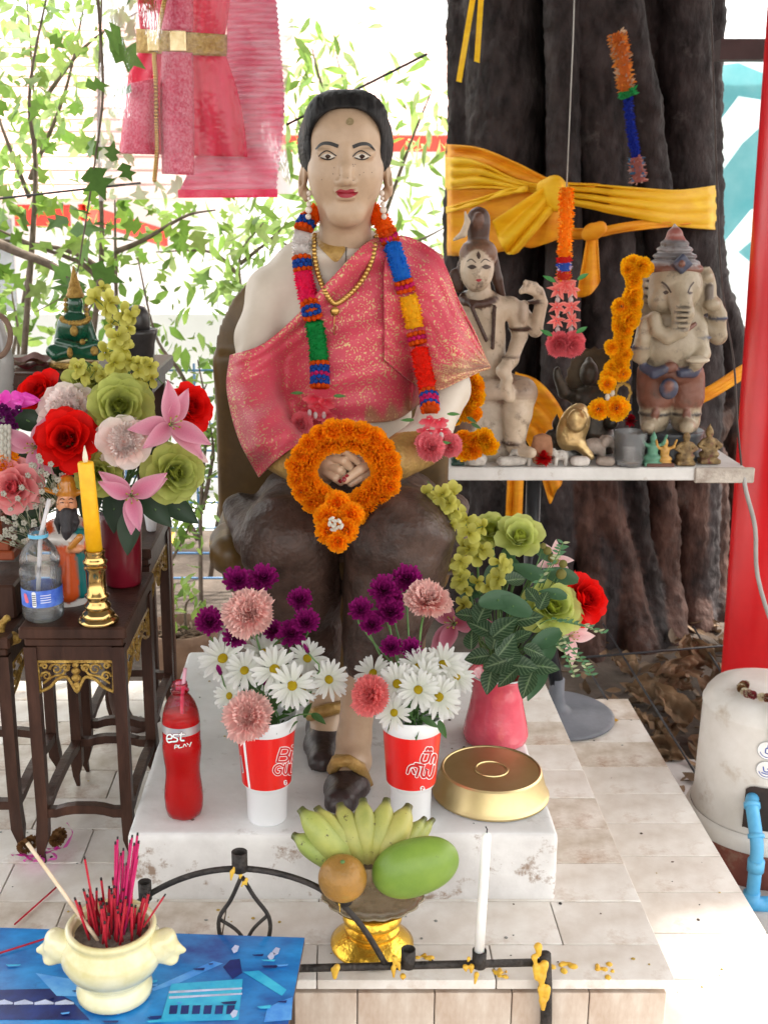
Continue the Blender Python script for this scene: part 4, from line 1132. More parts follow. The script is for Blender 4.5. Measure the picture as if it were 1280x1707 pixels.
# upturned brass bowl
m_brass = pm('brass', (.56, .43, .20), (.68, .55, .30), scale=5, rough=.42, metal=1.0, bump=.03, bscale=90, rvar=.06)
p = PX(817, 1322, z=ZS)
mb = MB().lathe([(.108, .001), (.1135, .002), (.1140, .006), (.1115, .010), (.1085, .014), (.0985, .052), (.0955, .0555), (.0935, .0545), (.0925, .0532), (.034, .0525), (.033, .0545), (.029, .0545), (.028, .0525), (.002, .0525)], 64, M=Matrix.Translation(p))
solo(mb, 'brass_bowl', m_brass, 'upturned shallow brass bowl on the white plinth', 'bowl', sharp=25)

# ------------------------------------------------------------------ flowers in the two cups
random.seed(21)
WHT = ((.70, .72, .62), (.82, .82, .81)); PUR = (C8(96, 10, 70), C8(156, 30, 120)); CARN = (C8(252, 160, 156), C8(255, 214, 206)); CARD = (C8(244, 96, 104), C8(255, 150, 148))
def daisy(px, py, r, Y, base, label, group, tilt=(0, 0)):
    c = PX(px, py, Y=Y); s = r * SCL(Y, c.z); me = stock('daisy', 'w', WHT)
    n = random.randint(15, 18)
    return flower('daisy', label, 'flower', c, toward(c, tilt[0], tilt[1]), [(me, n, 16, .16 * s, .02 * s, .86 * s), (me, n - 3, 4, .14 * s, 0, .92 * s)], base, group, extra=disc(.23 * s, .09 * s, C8(196, 170, 30)), stem_r=.0020)
def mum(px, py, r, Y, base, label, group, tilt=(0, .55)):
    c = PX(px, py, Y=Y); s = r * SCL(Y, c.z); me = stock('mum', 'p', PUR)
    return flower('purple_chrysanthemum', label, 'flower', c, toward(c, *tilt), [(me, 8, 70, .0, .34 * s, .36 * s), (me, 12, 55, .03 * s, .26 * s, .52 * s), (me, 16, 42, .05 * s, .16 * s, .70 * s), (me, 20, 26, .06 * s, .06 * s, .86 * s), (me, 22, 6, .06 * s, -.02 * s, .95 * s)], base, group, joined='bloom', stem_r=.0018)
def carnation(px, py, r, Y, base, label, cl, key, tilt=(0, 0)):
    c = PX(px, py, Y=Y); s = r * SCL(Y, c.z)
    return flower('carnation', label, 'flower', c, toward(c, *tilt), carn_layers(key, cl[0], cl[1], s), base, stem_r=.0022)
def leafclump(parent_base, pts, label, name='foliage_sprig', size=.03, group=None):
    t = thing(name, label, 'foliage', parent_base, group)
    for (px, py, Y) in pts:
        e = PX(px, py, Y=Y); MB().tube(bez([Vector(parent_base), (Vector(parent_base) + e) / 2 + Vector((random.uniform(-.01, .01), 0, .02)), e], 6), .0014, 5).build('stem', m_stem, t)
        for k in range(4):
            q = Vector(parent_base).lerp(e, .55 + .15 * k); d = Vector((random.uniform(-1, 1), random.uniform(-1, .2), random.uniform(-.2, .8)))
            MB().grid(petal_fn(size, size * .42, point=1, curl=-.25, cup=.3), 3, 5, col=np.array((.05, .12, .03)) * random.uniform(.7, 1.3), M=axis_mat(q, d.cross(Vector((0, 0, 1))) + Vector((0, -.2, .6)), random.uniform(0, 6))).build('leaf', m_leafc, t)
    return t
ORD = ('leftmost', 'second from the left', 'third from the left', 'fourth from the left', 'fifth from the left', 'sixth from the left', 'fourth from the right', 'third from the right', 'second from the right', 'rightmost')
def rank(ts, text):
    ts = sorted(ts, key=lambda t: t.get('px')); n = len(ts)
    for i, t in enumerate(ts): t['label'] = text % (ORD[i] if i < 6 or n < 9 and i < n - 1 else ORD[i - n]); del t['px']
def inside(b, r=.022): return b + Vector((random.uniform(-r, r), random.uniform(-r, r), .155))
DZ = []
g1d, g1m = 'daisies in the cup by the red bottle', 'purple chrysanthemums in the cup by the red bottle'
for (x, y, r, Y, tx, tz) in ((372, 1098, 40, 1.93, -.3, .5), (408, 1118, 34, 1.90, -.2, .4), (458, 1116, 40, 1.88, 0, .35), (487, 1143, 39, 1.86, .05, .1), (548, 1133, 34, 1.92, .4, .3), (512, 1098, 34, 1.97, .3, .5), (383, 1160, 28, 1.90, -.6, .1), (505, 1150, 24, 1.93, .3, .1), (440, 1088, 32, 1.97, 0, .6)):
    DZ.append(daisy(x, y, r, Y, inside(c1b), 'd', g1d, (tx, tz))); DZ[-1]['px'] = x
for (x, y, r, Y) in ((397, 970, 26, 1.98), (440, 965, 25, 2.0), (350, 1038, 26, 1.95), (500, 1001, 22, 1.99), (510, 1038, 24, 1.95), (486, 1058, 26, 1.97), (455, 1052, 20, 2.0), (392, 1064, 22, 1.95), (428, 984, 20, 2.0)):
    DZ.append(mum(x, y, r, Y, inside(c1b), 'm', g1m)); DZ[-1]['px'] = x
rank(DZ[:9], 'white daisy %s in the cup beside the red bottle'); rank(DZ[9:], 'purple chrysanthemum %s in the cup beside the red bottle')
for (x, y, bl_) in ((368, 1122, 'left'), (513, 1086, 'right'), (442, 1140, 'middle')):
    c = PX(x, y, Y=1.9); flower('purple_chrysanthemum_bud', 'small closed purple bud at the %s of the cup beside the red bottle' % bl_, 'flower', c, (random.uniform(-.4, .4), -.3, 1), [(stock('mum', 'p', PUR), 9, 74, .003, 0, .016), (stock('mum', 'p', PUR), 9, 84, .004, -.002, .013)], inside(c1b), 'purple buds in the cup by the red bottle', joined='bloom', stem_r=.0015)
carnation(416, 1024, 42, 1.91, inside(c1b), 'pale pink carnation standing tallest in the cup beside the red bottle', CARN, 'carn', (-.1, .35))
carnation(414, 1196, 40, 1.855, inside(c1b), 'pale pink carnation drooping over the rim of the cup beside the red bottle', CARN, 'carn', (-.15, .1))
leafclump(c1b + Vector((0, 0, .16)), [(430, 1150, 1.9), (470, 1160, 1.88), (500, 1175, 1.88), (455, 1080, 1.95), (520, 1190, 1.88), (400, 1130, 1.93), (480, 1100, 1.95)], 'dark green leaves among the daisies in the cup beside the red bottle', size=.034)
DZ = []
g2d, g2m = 'daisies in the cup by the brass bowl', 'purple chrysanthemums in the cup by the brass bowl'
for (x, y, r, Y, tx, tz) in ((662, 1140, 35, 1.88, -.15, .15), (697, 1150, 34, 1.86, 0, .25), (731, 1162, 36, 1.86, .1, .1), (657, 1188, 30, 1.855, -.2, -.1), (738, 1108, 36, 1.93, .2, .6), (760, 1128, 32, 1.92, .5, .5), (698, 1112, 34, 1.92, 0, .6), (622, 1122, 32, 1.95, -.5, .5), (708, 1128, 30, 1.89, .1, .5), (745, 1178, 22, 1.88, .4, 0)):
    DZ.append(daisy(x, y, r, Y, inside(c2b), 'd', g2d, (tx, tz))); DZ[-1]['px'] = x
for (x, y, r, Y) in ((678, 967, 27, 1.98), (640, 986, 28, 1.96), (602, 1018, 23, 1.94), (650, 1022, 26, 1.95), (620, 1042, 22, 1.94), (652, 1080, 20, 1.95), (685, 1083, 20, 1.95), (655, 1000, 20, 1.99)):
    DZ.append(mum(x, y, r, Y, inside(c2b), 'm', g2m)); DZ[-1]['px'] = x
rank(DZ[:10], 'white daisy %s in the cup beside the brass bowl'); rank(DZ[10:], 'purple chrysanthemum %s in the cup beside the brass bowl')
carnation(712, 1006, 38, 1.92, inside(c2b), 'pale pink carnation seen from the side above the cup beside the brass bowl', CARN, 'carn', (.25, 1.2))
carnation(618, 1160, 32, 1.87, inside(c2b), 'deep pink carnation low on the left of the cup beside the brass bowl', CARD, 'card', (-.35, .1))
leafclump(c2b + Vector((0, 0, .16)), [(680, 1170, 1.87), (710, 1180, 1.86), (740, 1195, 1.88), (690, 1100, 1.95), (650, 1180, 1.88), (630, 1150, 1.93), (720, 1140, 1.93)], 'dark green leaves among the daisies in the cup beside the brass bowl', size=.034)

# ------------------------------------------------------------------ pink vase and its bouquet
m_pinkv = pm('pink_glaze', C8(196, 62, 84), C8(222, 96, 112), scale=7, rough=.18, coat=.5, bump=.25, bscale=45)
vb = PX(825, 1232, z=ZS); VBs = SCL(2.25, .65)
vz = thing('pink_vase', 'pink glazed ceramic vase behind the brass bowl', 'vase', vb)
def lob(a, i): return .03 * math.cos(6 * a) if i >= 8 else 0
MB().lathe([(r * VBs, h) for r, h in ((46, 0), (53, .006), (55, .02), (51, .045), (45, .08), (42, .105), (42, .125), (45, .145), (50, .156), (48, .158), (40, .148), (30, .12))], 48, M=Matrix.Translation(vb), ripple=lob).build('vase_body', m_pinkv, vz)
MB().lathe([(50.6 * VBs, .1563), (50 * VBs, .1588), (48 * VBs, .1585)], 48, M=Matrix.Translation(vb), ripple=lambda a, i: .03 * math.cos(6 * a), cap=(False, False)).build('worn_rim', m_cupw, vz)
vt = vb + Vector((0, 0, .14))
def vin(): return vt + Vector((random.uniform(-.02, .02), random.uniform(-.02, .02), -.02))
GRN = (C8(190, 200, 84), C8(214, 222, 140)); REDC = (C8(190, 8, 10), C8(240, 26, 20)); LIL = (C8(226, 120, 150), C8(238, 168, 190), C8(240, 190, 205))
def rosef(px, py, r, Y, base, label, cl, key, tilt=(0, 0), full=True, name='rose'):
    c = PX(px, py, Y=Y); s = r * SCL(Y, c.z); return flower(name, label, 'flower', c, toward(c, *tilt), rose_layers(key, cl[0], cl[1], s, full), base, stem_r=.003)
rosef(818, 888, 34, 2.30, vin(), 'pale green rose at the top of the pink vase bouquet, left of its twin', GRN, 'green', (-.1, .7), False)
rosef(864, 900, 38, 2.26, vin(), 'pale green rose at the top of the pink vase bouquet, right of its twin', GRN, 'green', (.15, .7), False)
rosef(918, 1015, 44, 2.20, vin(), 'pale green rose beside the red rose in the pink vase bouquet', GRN, 'green', (.3, .35))
rosef(968, 1000, 40, 2.24, vin(), 'red rose at the right edge of the pink vase bouquet', REDC, 'red', (.8, .3))
def lily(px, py, r, Y, base, label, tilt=(0, 0), cl=None):
    c = PX(px, py, Y=Y); s = r * SCL(Y, c.z); me = stock('lily', 'l' + str(round((cl or LIL)[0][0], 3)), cl or LIL)
    return flower('lily', label, 'flower', c, toward(c, *tilt), [(me, 3, 32, .05 * s, .02 * s, s), (me, 3, 24, .05 * s, -.01 * s, 1.02 * s)], base, extra=stamens(s), stem_r=.003)
lily(757, 1040, 62, 2.18, vin(), 'dusty pink lily on the left of the pink vase bouquet', (-.25, .1), (C8(196, 92, 118), C8(214, 138, 160), C8(222, 160, 178)))
lily(948, 1060, 42, 2.22, vin(), 'pale pink lily half hidden under the red rose', (.7, 0), (C8(236, 170, 180), C8(246, 214, 214), C8(246, 220, 220)))
lily(922, 935, 34, 2.30, vin(), 'small pale pink lily behind the berries of the pink vase bouquet', (.5, .4), (C8(236, 150, 165), C8(246, 205, 205), C8(246, 215, 215)))
ORC = (C8(186, 180, 70), C8(216, 214, 120))
def orchid_spray(name_label, pts, n, Y, base, s_px, spread, seed):
    rn = random.Random(seed); t = thing('orchid_spray', name_label, 'flower', base); L = LOCS[t.name]
    path = bez([Vector(base)] + [PX(x, y, Y=yy) for x, y, yy in pts], 24); MB().tube(path, [.003 * (1 - .6 * i / 24) for i in range(25)], 6).build('stem', m_stem, t)
    me = stock('orchid', 'g', ORC); me2 = stock('orchid', 'gd', (C8(150, 140, 40), C8(196, 190, 80)))
    for k in range(n):
        q = path[int(10 + 14 * k / n)]; p = q + Vector((rn.uniform(-1, 1), rn.uniform(-1, .3), rn.uniform(-.8, .8))) * spread; s = s_px * SCL(Y, p.z) * rn.uniform(.75, 1.15)
        b = MB().tube([q, (p + q) / 2 + Vector((0, 0, -.006)), p], .001, 4); b.build('flower_stalk', m_stem, t)
        M = axis_mat(p - L, toward(p, rn.uniform(-.9, .9), rn.uniform(-.6, .6)), rn.uniform(0, 6)); it = []
        for (m_, c_, ti, sc_) in ((me, 3, 12, 1.0), (me, 2, 18, 1.15), (me2, 2, 60, .5)):
            a0 = rn.uniform(0, 6)
            for j in range(c_): it.append((m_, petal_M(a0 + 6.283 * j / c_, R(ti), .05 * s, 0, s * sc_), (rn.uniform(.85, 1.1),) * 3))
        link('orchid_bloom', scatter_mesh('orchid_bloom', it, m_petal), t, matrix=M)
    return t
orchid_spray('yellow green orchid spray leaning left over the statue knee', [(800, 1000, 2.24), (790, 900, 2.22), (745, 840, 2.2), (712, 802, 2.2)], 24, 2.2, vin(), 17, .035, 5)
orchid_spray('short yellow green orchid sprig in the middle of the pink vase bouquet', [(815, 1010, 2.2), (830, 960, 2.18), (850, 930, 2.18)], 8, 2.18, vin(), 16, .02, 6)
orchid_spray('drooping yellow green orchid sprig on the left of the pink vase bouquet', [(790, 1020, 2.22), (775, 960, 2.2), (765, 930, 2.2)], 9, 2.2, vin(), 17, .025, 8)
# veined leaves
def veined(L_, W_):
    base, vein = np.array((.030, .075, .034)), np.array((.26, .36, .20))
    def c(u, v):
        a = abs(u - .5) * 2; k = max(math.exp(-(a / .09) ** 2), math.exp(-(((v * 8 - a * 1.7) % 1 - .5) / .13) ** 2) * .6 * (v < .95)); return base * (1 - k) + vein * k
    return MB().grid(petal_fn(L_, W_, point=1, curl=-.18, cup=.22), 16, 30, col=c).mesh('leaf', m_leafc)
VL = veined(.062, .044); plain = MB().grid(petal_fn(.07, .032, point=1, curl=-.2, cup=.3), 6, 10, col=(.075, .17, .085)).mesh('leaf', m_leafc)
vs = thing('veined_foliage', 'dark green leaves with pale net veins filling the pink vase bouquet', 'foliage', vt)
rnl = random.Random(12)
for (x, y, Y) in ((775, 1025, 2.13), (805, 1015, 2.12), (800, 1045, 2.12), (840, 1045, 2.10), (880, 1030, 2.12), (885, 990, 2.14), (835, 990, 2.15), (860, 965, 2.17), (905, 1000, 2.13), (845, 1075, 2.09), (795, 1095, 2.11), (830, 1105, 2.09), (855, 1090, 2.10), (890, 1085, 2.11), (815, 1135, 2.10), (845, 1128, 2.08), (870, 1110, 2.09), (878, 1140, 2.09), (825, 1060, 2.10), (785, 1065, 2.12), (905, 1110, 2.12), (870, 1060, 2.12)):
    e = PX(x, y, Y=Y); d = (e - vt - Vector((0, 0, .10))); ax = toward(e, rnl.uniform(-.5, .5), rnl.uniform(.1, .9)); az = math.atan2(-d.x, d.z) + rnl.uniform(-1.3, 1.3)
    M = axis_mat(e - vt, ax) ; up = Vector((-math.sin(az), 0, math.cos(az))); up = (up - ax * up.dot(ax)).normalized(); rt = up.cross(ax)
    M = Matrix.Translation(e - vt) @ Matrix((rt, up, ax)).transposed().to_4x4() @ Matrix.Scale(rnl.uniform(.6, 1.05), 4) @ Matrix.Translation((0, -.03, 0))
    link('leaf', VL, vs, matrix=M)
    MB().tube(bez([vt, vt.lerp(e, .6) + Vector((0, .015, .02)), e], 5), .0015, 5).build('stem', m_stem, vs)
ps = thing('plain_foliage', 'smooth blue green leaves on the right of the pink vase bouquet', 'foliage', vt)
for (x, y, Y, az) in ((910, 1065, 2.14, -2.2), (905, 1090, 2.15, -2.6), (930, 1070, 2.18, -1.9), (860, 1110, 2.2, -2.6), (935, 960, 2.22, -1.2), (845, 930, 2.24, .2), (905, 920, 2.26, -.6), (925, 990, 2.16, -1.2), (795, 985, 2.24, .8), (885, 955, 2.2, -.9), (830, 1000, 2.12, 1.3), (855, 1010, 2.11, -1.0), (780, 980, 2.24, .3), (860, 950, 2.25, 0), (820, 955, 2.26, .4), (895, 1130, 2.13, -2.8)):
    e = PX(x, y, Y=Y); ax = toward(e, .2, .4); up = Vector((-math.sin(-az), 0, math.cos(az))); up = (up - ax * up.dot(ax)).normalized(); rt = up.cross(ax)
    link('leaf', plain, ps, matrix=Matrix.Translation(e - vt) @ Matrix((rt, up, ax)).transposed().to_4x4() @ Matrix.Scale(rnl.uniform(.8, 1.3), 4) @ Matrix.Translation((0, -.03, 0)))
    MB().tube(bez([vt, vt.lerp(e, .6) + Vector((0, .01, .02)), e], 5), .0016, 5).build('stem', m_stem, ps)
# berries and ferny sprigs
bs = thing('berry_sprig', 'sprig of round olive green berries above the red rose', 'foliage', vt)
for (x, y, r) in ((912, 918, 8), (920, 930, 8), (938, 940, 8), (935, 957, 10), (925, 935, 7), (905, 910, 6)):
    p = PX(x, y, Y=2.2); MB().ball(p, r * .9 * SCL(2.2, p.z), 12, 8, col=(.28, .26, .08)).build('berry', m_petal, bs)
    MB().tube([vt, vt.lerp(p, .7), p], .001, 4).build('stem', m_stem, bs)
for (pts, lab) in ((((870, 1010), (920, 940), (938, 905)), 'feathery green sprig standing up beside the berries'), (((900, 1040), (955, 1040), (1005, 1055)), 'feathery green sprig with pale bells reaching right over the tree roots'), (((900, 1060), (935, 1080), (958, 1128)), 'feathery green sprig hanging down right of the pink vase'), (((905, 1050), (960, 1090), (985, 1125)), 'feathery green sprig with a yellow tip low on the right of the pink vase')):
    t = thing('fern_sprig', lab, 'foliage', vt); path = bez([vt] + [PX(x, y, Y=2.16) for x, y in pts], 18); MB().tube(path, .0013, 5).build('stem', m_stem, t)
    it = MB()
    for i in range(9, 19):
        for sgn in (-1, 1):
            q = path[i]; it.grid(petal_fn(.014, .006, point=1, curl=.4), 2, 3, col=(.10, .24, .12) if rnl.random() < .75 else (.45, .5, .3), M=axis_mat(q, (rnl.uniform(-.5, .5), -1, rnl.uniform(-.2, .5)), sgn * 1.2 + rnl.uniform(-.4, .4)))
    o = it.build('leaflets', m_leafc, t); o['kind'] = 'stuff'
# ================================================================== things along the front
# gold pedestal with fruit
m_gilt = pm('gilt', (.62, .34, .03), (.85, .55, .08), scale=14, rough=.22, metal=.9, bump=.35, bscale=50)
m_glassw = glass('clear_glass', (.96, .98, .98), .05, .93)
fb = PX(620, 1575, z=ZU); fs_ = SCL(1.71, .5)
fp = thing('gold_pedestal_dish', 'gold pedestal dish holding fruit in front of the white plinth', 'dish', fb); T = Matrix.Translation(fb)
MB().lathe([(r * fs_, h) for r, h in ((66, 0), (70, .003), (70, .008), (62, .016), (50, .026), (44, .030), (47, .034), (47, .040), (40, .046), (44, .050), (50, .056), (50, .062), (44, .070), (46, .076), (60, .088), (72, .094), (68, .095), (10, .090))], 56, M=T).build('pedestal', m_gilt, fp, sharp=50)
def scal(a, i): return .05 * abs(math.cos(9 * a)) if i in (1, 2, 3) else 0
MB().lathe([(50 * fs_, .096), (78 * fs_, .104), (86 * fs_, .111), (84 * fs_, .113), (74 * fs_, .107), (40 * fs_, .100)], 72, M=T, ripple=scal).build('glass_plate', pm('plate_glass', (.36, .27, .14), (.6, .5, .34), scale=30, rough=.12, trans=.6, coat=.4), fp)
fz = fb.z
# bananas
m_ban = pm('banana_skin', (.28, .27, .075), (.52, .41, .12), scale=13, rough=.45, bump=.08, vcol='col', stain=((.06, .035, .015), 40, .62, .05), contrast=(.3, .7))
bh = PX(612, 1432, Y=1.70)
bn = thing('banana_bunch', 'bunch of short green yellow bananas fanned out on the gold dish', 'bananas', bh)
MB().ball(PX(612, 1428, Y=1.70), (.022, .018, .022), 10, 7, col=(.14, .09, .05)).build('stalk', pm('banana_stalk', (.05, .035, .02), (.14, .1, .06), scale=40, rough=.8, bump=.5), bn)
for i, (x, y, Y, w, g) in enumerate(((489, 1392, 1.685, 17, .75), (500, 1348, 1.68, 19, .55), (528, 1346, 1.70, 18, .35), (566, 1340, 1.71, 18, .25), (605, 1332, 1.715, 18, .25), (645, 1332, 1.72, 18, .3), (682, 1342, 1.71, 18, .15), (708, 1364, 1.73, 13, .45), (722, 1366, 1.745, 12, .45))):
    tip = PX(x, y, Y=Y); root = bh + Vector(((x - 612) * .00012, 0, .0)); mid = (tip + root) / 2 + Vector(((x - 612) * .00006, -.030, .010)); w *= 1.28 * SCL(Y, tip.z)
    pth = bez([root, root.lerp(mid, .55) + Vector((0, -.012, 0)), mid, mid.lerp(tip, .6) + Vector((0, -.004, .002)), tip], 16)
    rad = [w * q for q in (.45, .62, .8, .92, 1.0, 1.04, 1.05, 1.05, 1.03, 1.0, .95, .88, .76, .6, .42, .33, .30)]
    cc = np.array((1 - .35 * g, 1.05, 1 - .2 * g)); mbn = MB().tube(pth, rad, 7, col=np.repeat(np.array([cc * (.25 if k > 14 or k == 0 else .7 if k > 13 else 1) for k in range(17)]), 7, axis=0)); o = mbn.build('banana', m_ban, bn)
# orange and mango
m_or = pm('tangerine_skin', (.22, .12, .03), (.46, .22, .035), scale=9, rough=.38, bump=.25, bscale=160, stain=((.22, .24, .04), 7, .55, .15))
oc = PX(571, 1464, Y=1.615); orr = 42 * SCL(1.615, oc.z)
orx = thing('tangerine', 'round orange and green tangerine left of the mango', 'fruit', oc - Vector((0, 0, orr)))
MB().lathe([(orr * .97 * math.sin(math.pi * i / 22) + (0 if 0 < i < 22 else .0008), -orr * .93 * math.cos(math.pi * i / 22) * (1 - .06 * (i > 20))) for i in range(23)], 36, M=Matrix.Translation(oc) @ Matrix.Rotation(R(-50), 4, 'X')).build('fruit_body', m_or, orx)
MB().ball(oc + Vector((.0, -.012, orr * .92)), (.004, .004, .003), 8, 5, col=(.2, .2, .08)).build('stem_end', m_stem, orx)
mc = PX(690, 1444, Y=1.63); ms_ = SCL(1.63, mc.z)
mg = Sculpt(mc - Vector((.11, .08, .09)), mc + Vector((.11, .08, .09)), .004); rt = Matrix.Rotation(R(-20), 3, 'Y')
mg.ell(mc + Vector((-.010, 0, -.006)), (62 * ms_, 40 * ms_, 48 * ms_), .01, (1, 1, 1), rot=rt); mg.ell(mc + Vector((.032, 0, .010)), (42 * ms_, 30 * ms_, 38 * ms_), .03, (1, 1, 1), rot=rt)
m_mango = pm('mango_skin', (.12, .22, .028), (.22, .33, .05), scale=7, rough=.42, bump=.05, bscale=120, vcol='col', stain=((.03, .035, .015), 30, .65, .06))
def mcol(W, c):
    d = (W - np.array(PX(672, 1416, Y=1.575))) / np.array((.016, .03, .007)); k = np.exp(-(d ** 2).sum(1) * 1.2) * (.6 + .8 * vnoise(W, 180, 4)); return c * (1 - np.clip(k, 0, .85))[:, None]
o = mg.build('mango', m_mango, None, colfn=mcol); tag(o, 'large green mango lying against the bananas', 'fruit')

# candle rack of black iron
m_iron = pm('black_iron', (.016, .014, .013), (.055, .045, .04), scale=40, rough=.55, bump=.5, bscale=120, metal=.3)
m_wax = pm('yellow_wax', (.60, .32, .025), (.78, .50, .06), scale=30, rough=.45, bump=.2, sss=.1)
YR = 1.625
def PR(x, y): return PX(x, y, Y=YR)
rk = thing('candle_rack', 'black iron candle rack with arch and sockets along the terrace edge', 'candle rack', PX(910, 1700, Y=YR))
rs_ = SCL(YR, .5)
MB().tube([PR(-60, 1632), PR(505, 1614), PR(700, 1609), PR(906, 1604)], 6.5 * rs_, 8).build('rail', m_iron, rk)
MB().tube([PR(908, 1590), PR(910, 1640), PX(910, 1700, Y=YR), Vector((PX(910, 1700, Y=YR).x, YR, ZL + .003))], 10 * rs_, 12).build('leg', m_iron, rk)
MB().tube([Vector((PR(-50, 1600).x, YR, PR(-50, 1632).z)), Vector((PR(-50, 1600).x, YR, ZL + .003))], 10 * rs_, 12).build('leg', m_iron, rk)
arch = bez([PR(150, 1620), PR(185, 1550), PR(245, 1494), PR(320, 1459), PR(400, 1448), PR(480, 1460), PR(548, 1490), PR(600, 1540), PR(642, 1606)], 44)
MB().tube(arch, 5.2 * rs_, 8).build('arch', m_iron, rk)
lp = bez([PR(402, 1462), PR(385, 1500), PR(366, 1530), PR(368, 1562), PR(385, 1590), PR(408, 1600), PR(432, 1588), PR(449, 1560), PR(448, 1528), PR(424, 1495), PR(404, 1462)], 40)
MB().tube(lp, 3.6 * rs_, 7).build('loop', m_iron, rk)
MB().tube(bez([PR(368, 1533), PR(398, 1554), PR(420, 1590)], 10), 3 * rs_, 6).build('scroll', m_iron, rk); MB().tube(bez([PR(447, 1525), PR(420, 1552), PR(400, 1595)], 10), 3 * rs_, 6).build('scroll', m_iron, rk)
def socket(x, y0, y1, w):
    a, b_ = PR(x, y1), PR(x, y0); h = b_.z - a.z; w *= rs_
    MB().lathe([(w * .8, 0), (w, .002), (w, h), (w * .82, h), (w * .8, h * .45), (.0005, h * .45)], 20, M=Matrix.Translation(a)).build('socket', m_iron, rk)
for q in ((400, 1420, 1452, 13), (574, 1474, 1506, 13), (680, 1582, 1612, 12), (798, 1584, 1612, 12), (243, 1470, 1500, 11)): socket(*q)
def waxrun(pts, r, label):
    """drips of candle wax stuck on the iron"""
    s_ = Sculpt(Vector((min(p[0] for p in pts), YR - .035, min(p[2] for p in pts))) - Vector((.02, 0, .02)), Vector((max(p[0] for p in pts), YR + .02, max(p[2] for p in pts))) + Vector((.02, 0, .02)), .0024)
    rn = random.Random(len(pts) + int(pts[0][0] * 1000))
    for i, p in enumerate(pts): s_.cone(p, Vector(p) + Vector((rn.uniform(-.003, .003), 0, -rn.uniform(.004, .022))), r * rn.uniform(.8, 1.3), r * .5, .004, (1, 1, 1))
    s_.build('wax_drip', m_wax, rk)
wp = lambda x, y, d=-.009: PR(x, y) + Vector((0, d, 0))
waxrun([wp(888, 1588, -.012), wp(895, 1572, -.010), wp(892, 1605, -.012), wp(900, 1620, -.012), wp(908, 1640, -.013), wp(898, 1640, -.013), wp(905, 1600, -.012), wp(902, 1660, -.012)], .0065, '')
waxrun([wp(780, 1592), wp(774, 1606), wp(785, 1605), wp(793, 1618)], .0042, '')
waxrun([wp(658, 1592), wp(655, 1608), wp(664, 1600), wp(671, 1622)], .0045, '')
waxrun([wp(555, 1610), wp(562, 1606)], .0048, '')
waxrun([wp(392, 1440), wp(402, 1452), wp(406, 1466), wp(388, 1448), wp(412, 1460)], .0034, '')
waxrun([wp(555, 1478), wp(586, 1478), wp(566, 1500)], .0028, '')
for (x, y, r, lb) in ((940, 1612, 16, 'brown crusty wax smear right of the dripping rack leg'), (1012, 1616, 12, 'yellow wax smear nearest the right corner of the terrace'), (832, 1622, 11, 'yellow wax smear right of the white candle'), (712, 1597, 12, 'yellow wax smear between the socket and the white candle')):
    p = PX(x, y, z=ZU); S = Sculpt(p - Vector((.03, .03, .004)), p + Vector((.03, .03, .01)), .0022); rn = random.Random(x)
    for k in range(9): S.ell(p + Vector((rn.gauss(0, 1) * r * .0007, rn.gauss(0, 1) * r * .0005, 0)), (r * .0005 * rn.uniform(.4, 1.1), r * .0005 * rn.uniform(.5, 1.2), .0025 * rn.uniform(.6, 1.6)), .002, (1, 1, 1))
    tag(S.build('wax_spill', m_wax, None), lb, 'wax')
# white candle
cb0, cb1 = PR(798, 1592), PR(811, 1388)
cd = thing('white_candle', 'thin white candle standing alone in the iron rack', 'candle', cb0)
MB().tube([cb0, cb0.lerp(cb1, .4), cb0.lerp(cb1, .97), cb1], [8.6 * rs_, 8.2 * rs_, 7.6 * rs_, 4 * rs_], 16).build('wax_stick', pm('white_wax', (.80, .79, .76), (.88, .87, .85), scale=12, rough=.4, sss=.2, bump=.05), cd)
MB().tube([cb1, cb1 + Vector((.0005, 0, .006)), cb1 + Vector((-.002, 0, .011))], .0011, 5).build('wick', m_black, cd)

# low table with the blue printed board
ZB_ = .58
A_, B_, C_, D_ = PX(-160, 1541, z=ZB_), PX(508, 1563, z=ZB_), PX(452, 1860, z=ZB_), PX(-300, 1850, z=ZB_)
bd = thing('blue_board', 'blue printed board under the incense bowl', 'board', Vector(((A_.x + B_.x) / 2, 1.5, ZL)))
m_blue = pm('blue_print', C8(6, 52, 140), C8(40, 150, 224), scale=7, rough=.28, bump=.03, coat=.2, stretch=(1, 1.6, 1), stain=((.02, .05, .22), 5, .56, .1), contrast=(.32, .66), detail=8)
m_edge = pm('board_edge', (.05, .03, .02), (.11, .07, .05), scale=30, rough=.8)
q = [A_, B_, C_, D_]; mb = MB(); th = Vector((0, 0, .010))
mb.add([p for p in q] + [p - th for p in q], [(3, 2, 1, 0)], 0); mb.add([p for p in q] + [p - th for p in q], [(4, 5, 6, 7)] + [(i, (i + 1) % 4, (i + 1) % 4 + 4, i + 4) for i in range(4)], 1)
mb.build('panel', [m_blue, m_edge], bd, smooth=False)
mb = MB(); e_ = .004
for k, (x, y) in enumerate(((B_.x - .03, B_.y - .05), (A_.x + .2, A_.y - .05), (C_.x - .04, C_.y + .05), (D_.x + .3, D_.y + .05))):
    MB().box((x, y, (ZL + ZB_ - .011) / 2), (.03, .03, ZB_ - ZL - .012)).build('leg', m_edge, bd, smooth=False)
def printed(name, pts, mat, lift):
    v = [PX(x, y, z=ZB_ + lift) for x, y in pts]; MB().add(v, [tuple(range(len(v) - 1, -1, -1))]).build(name, mat, bd, smooth=False)
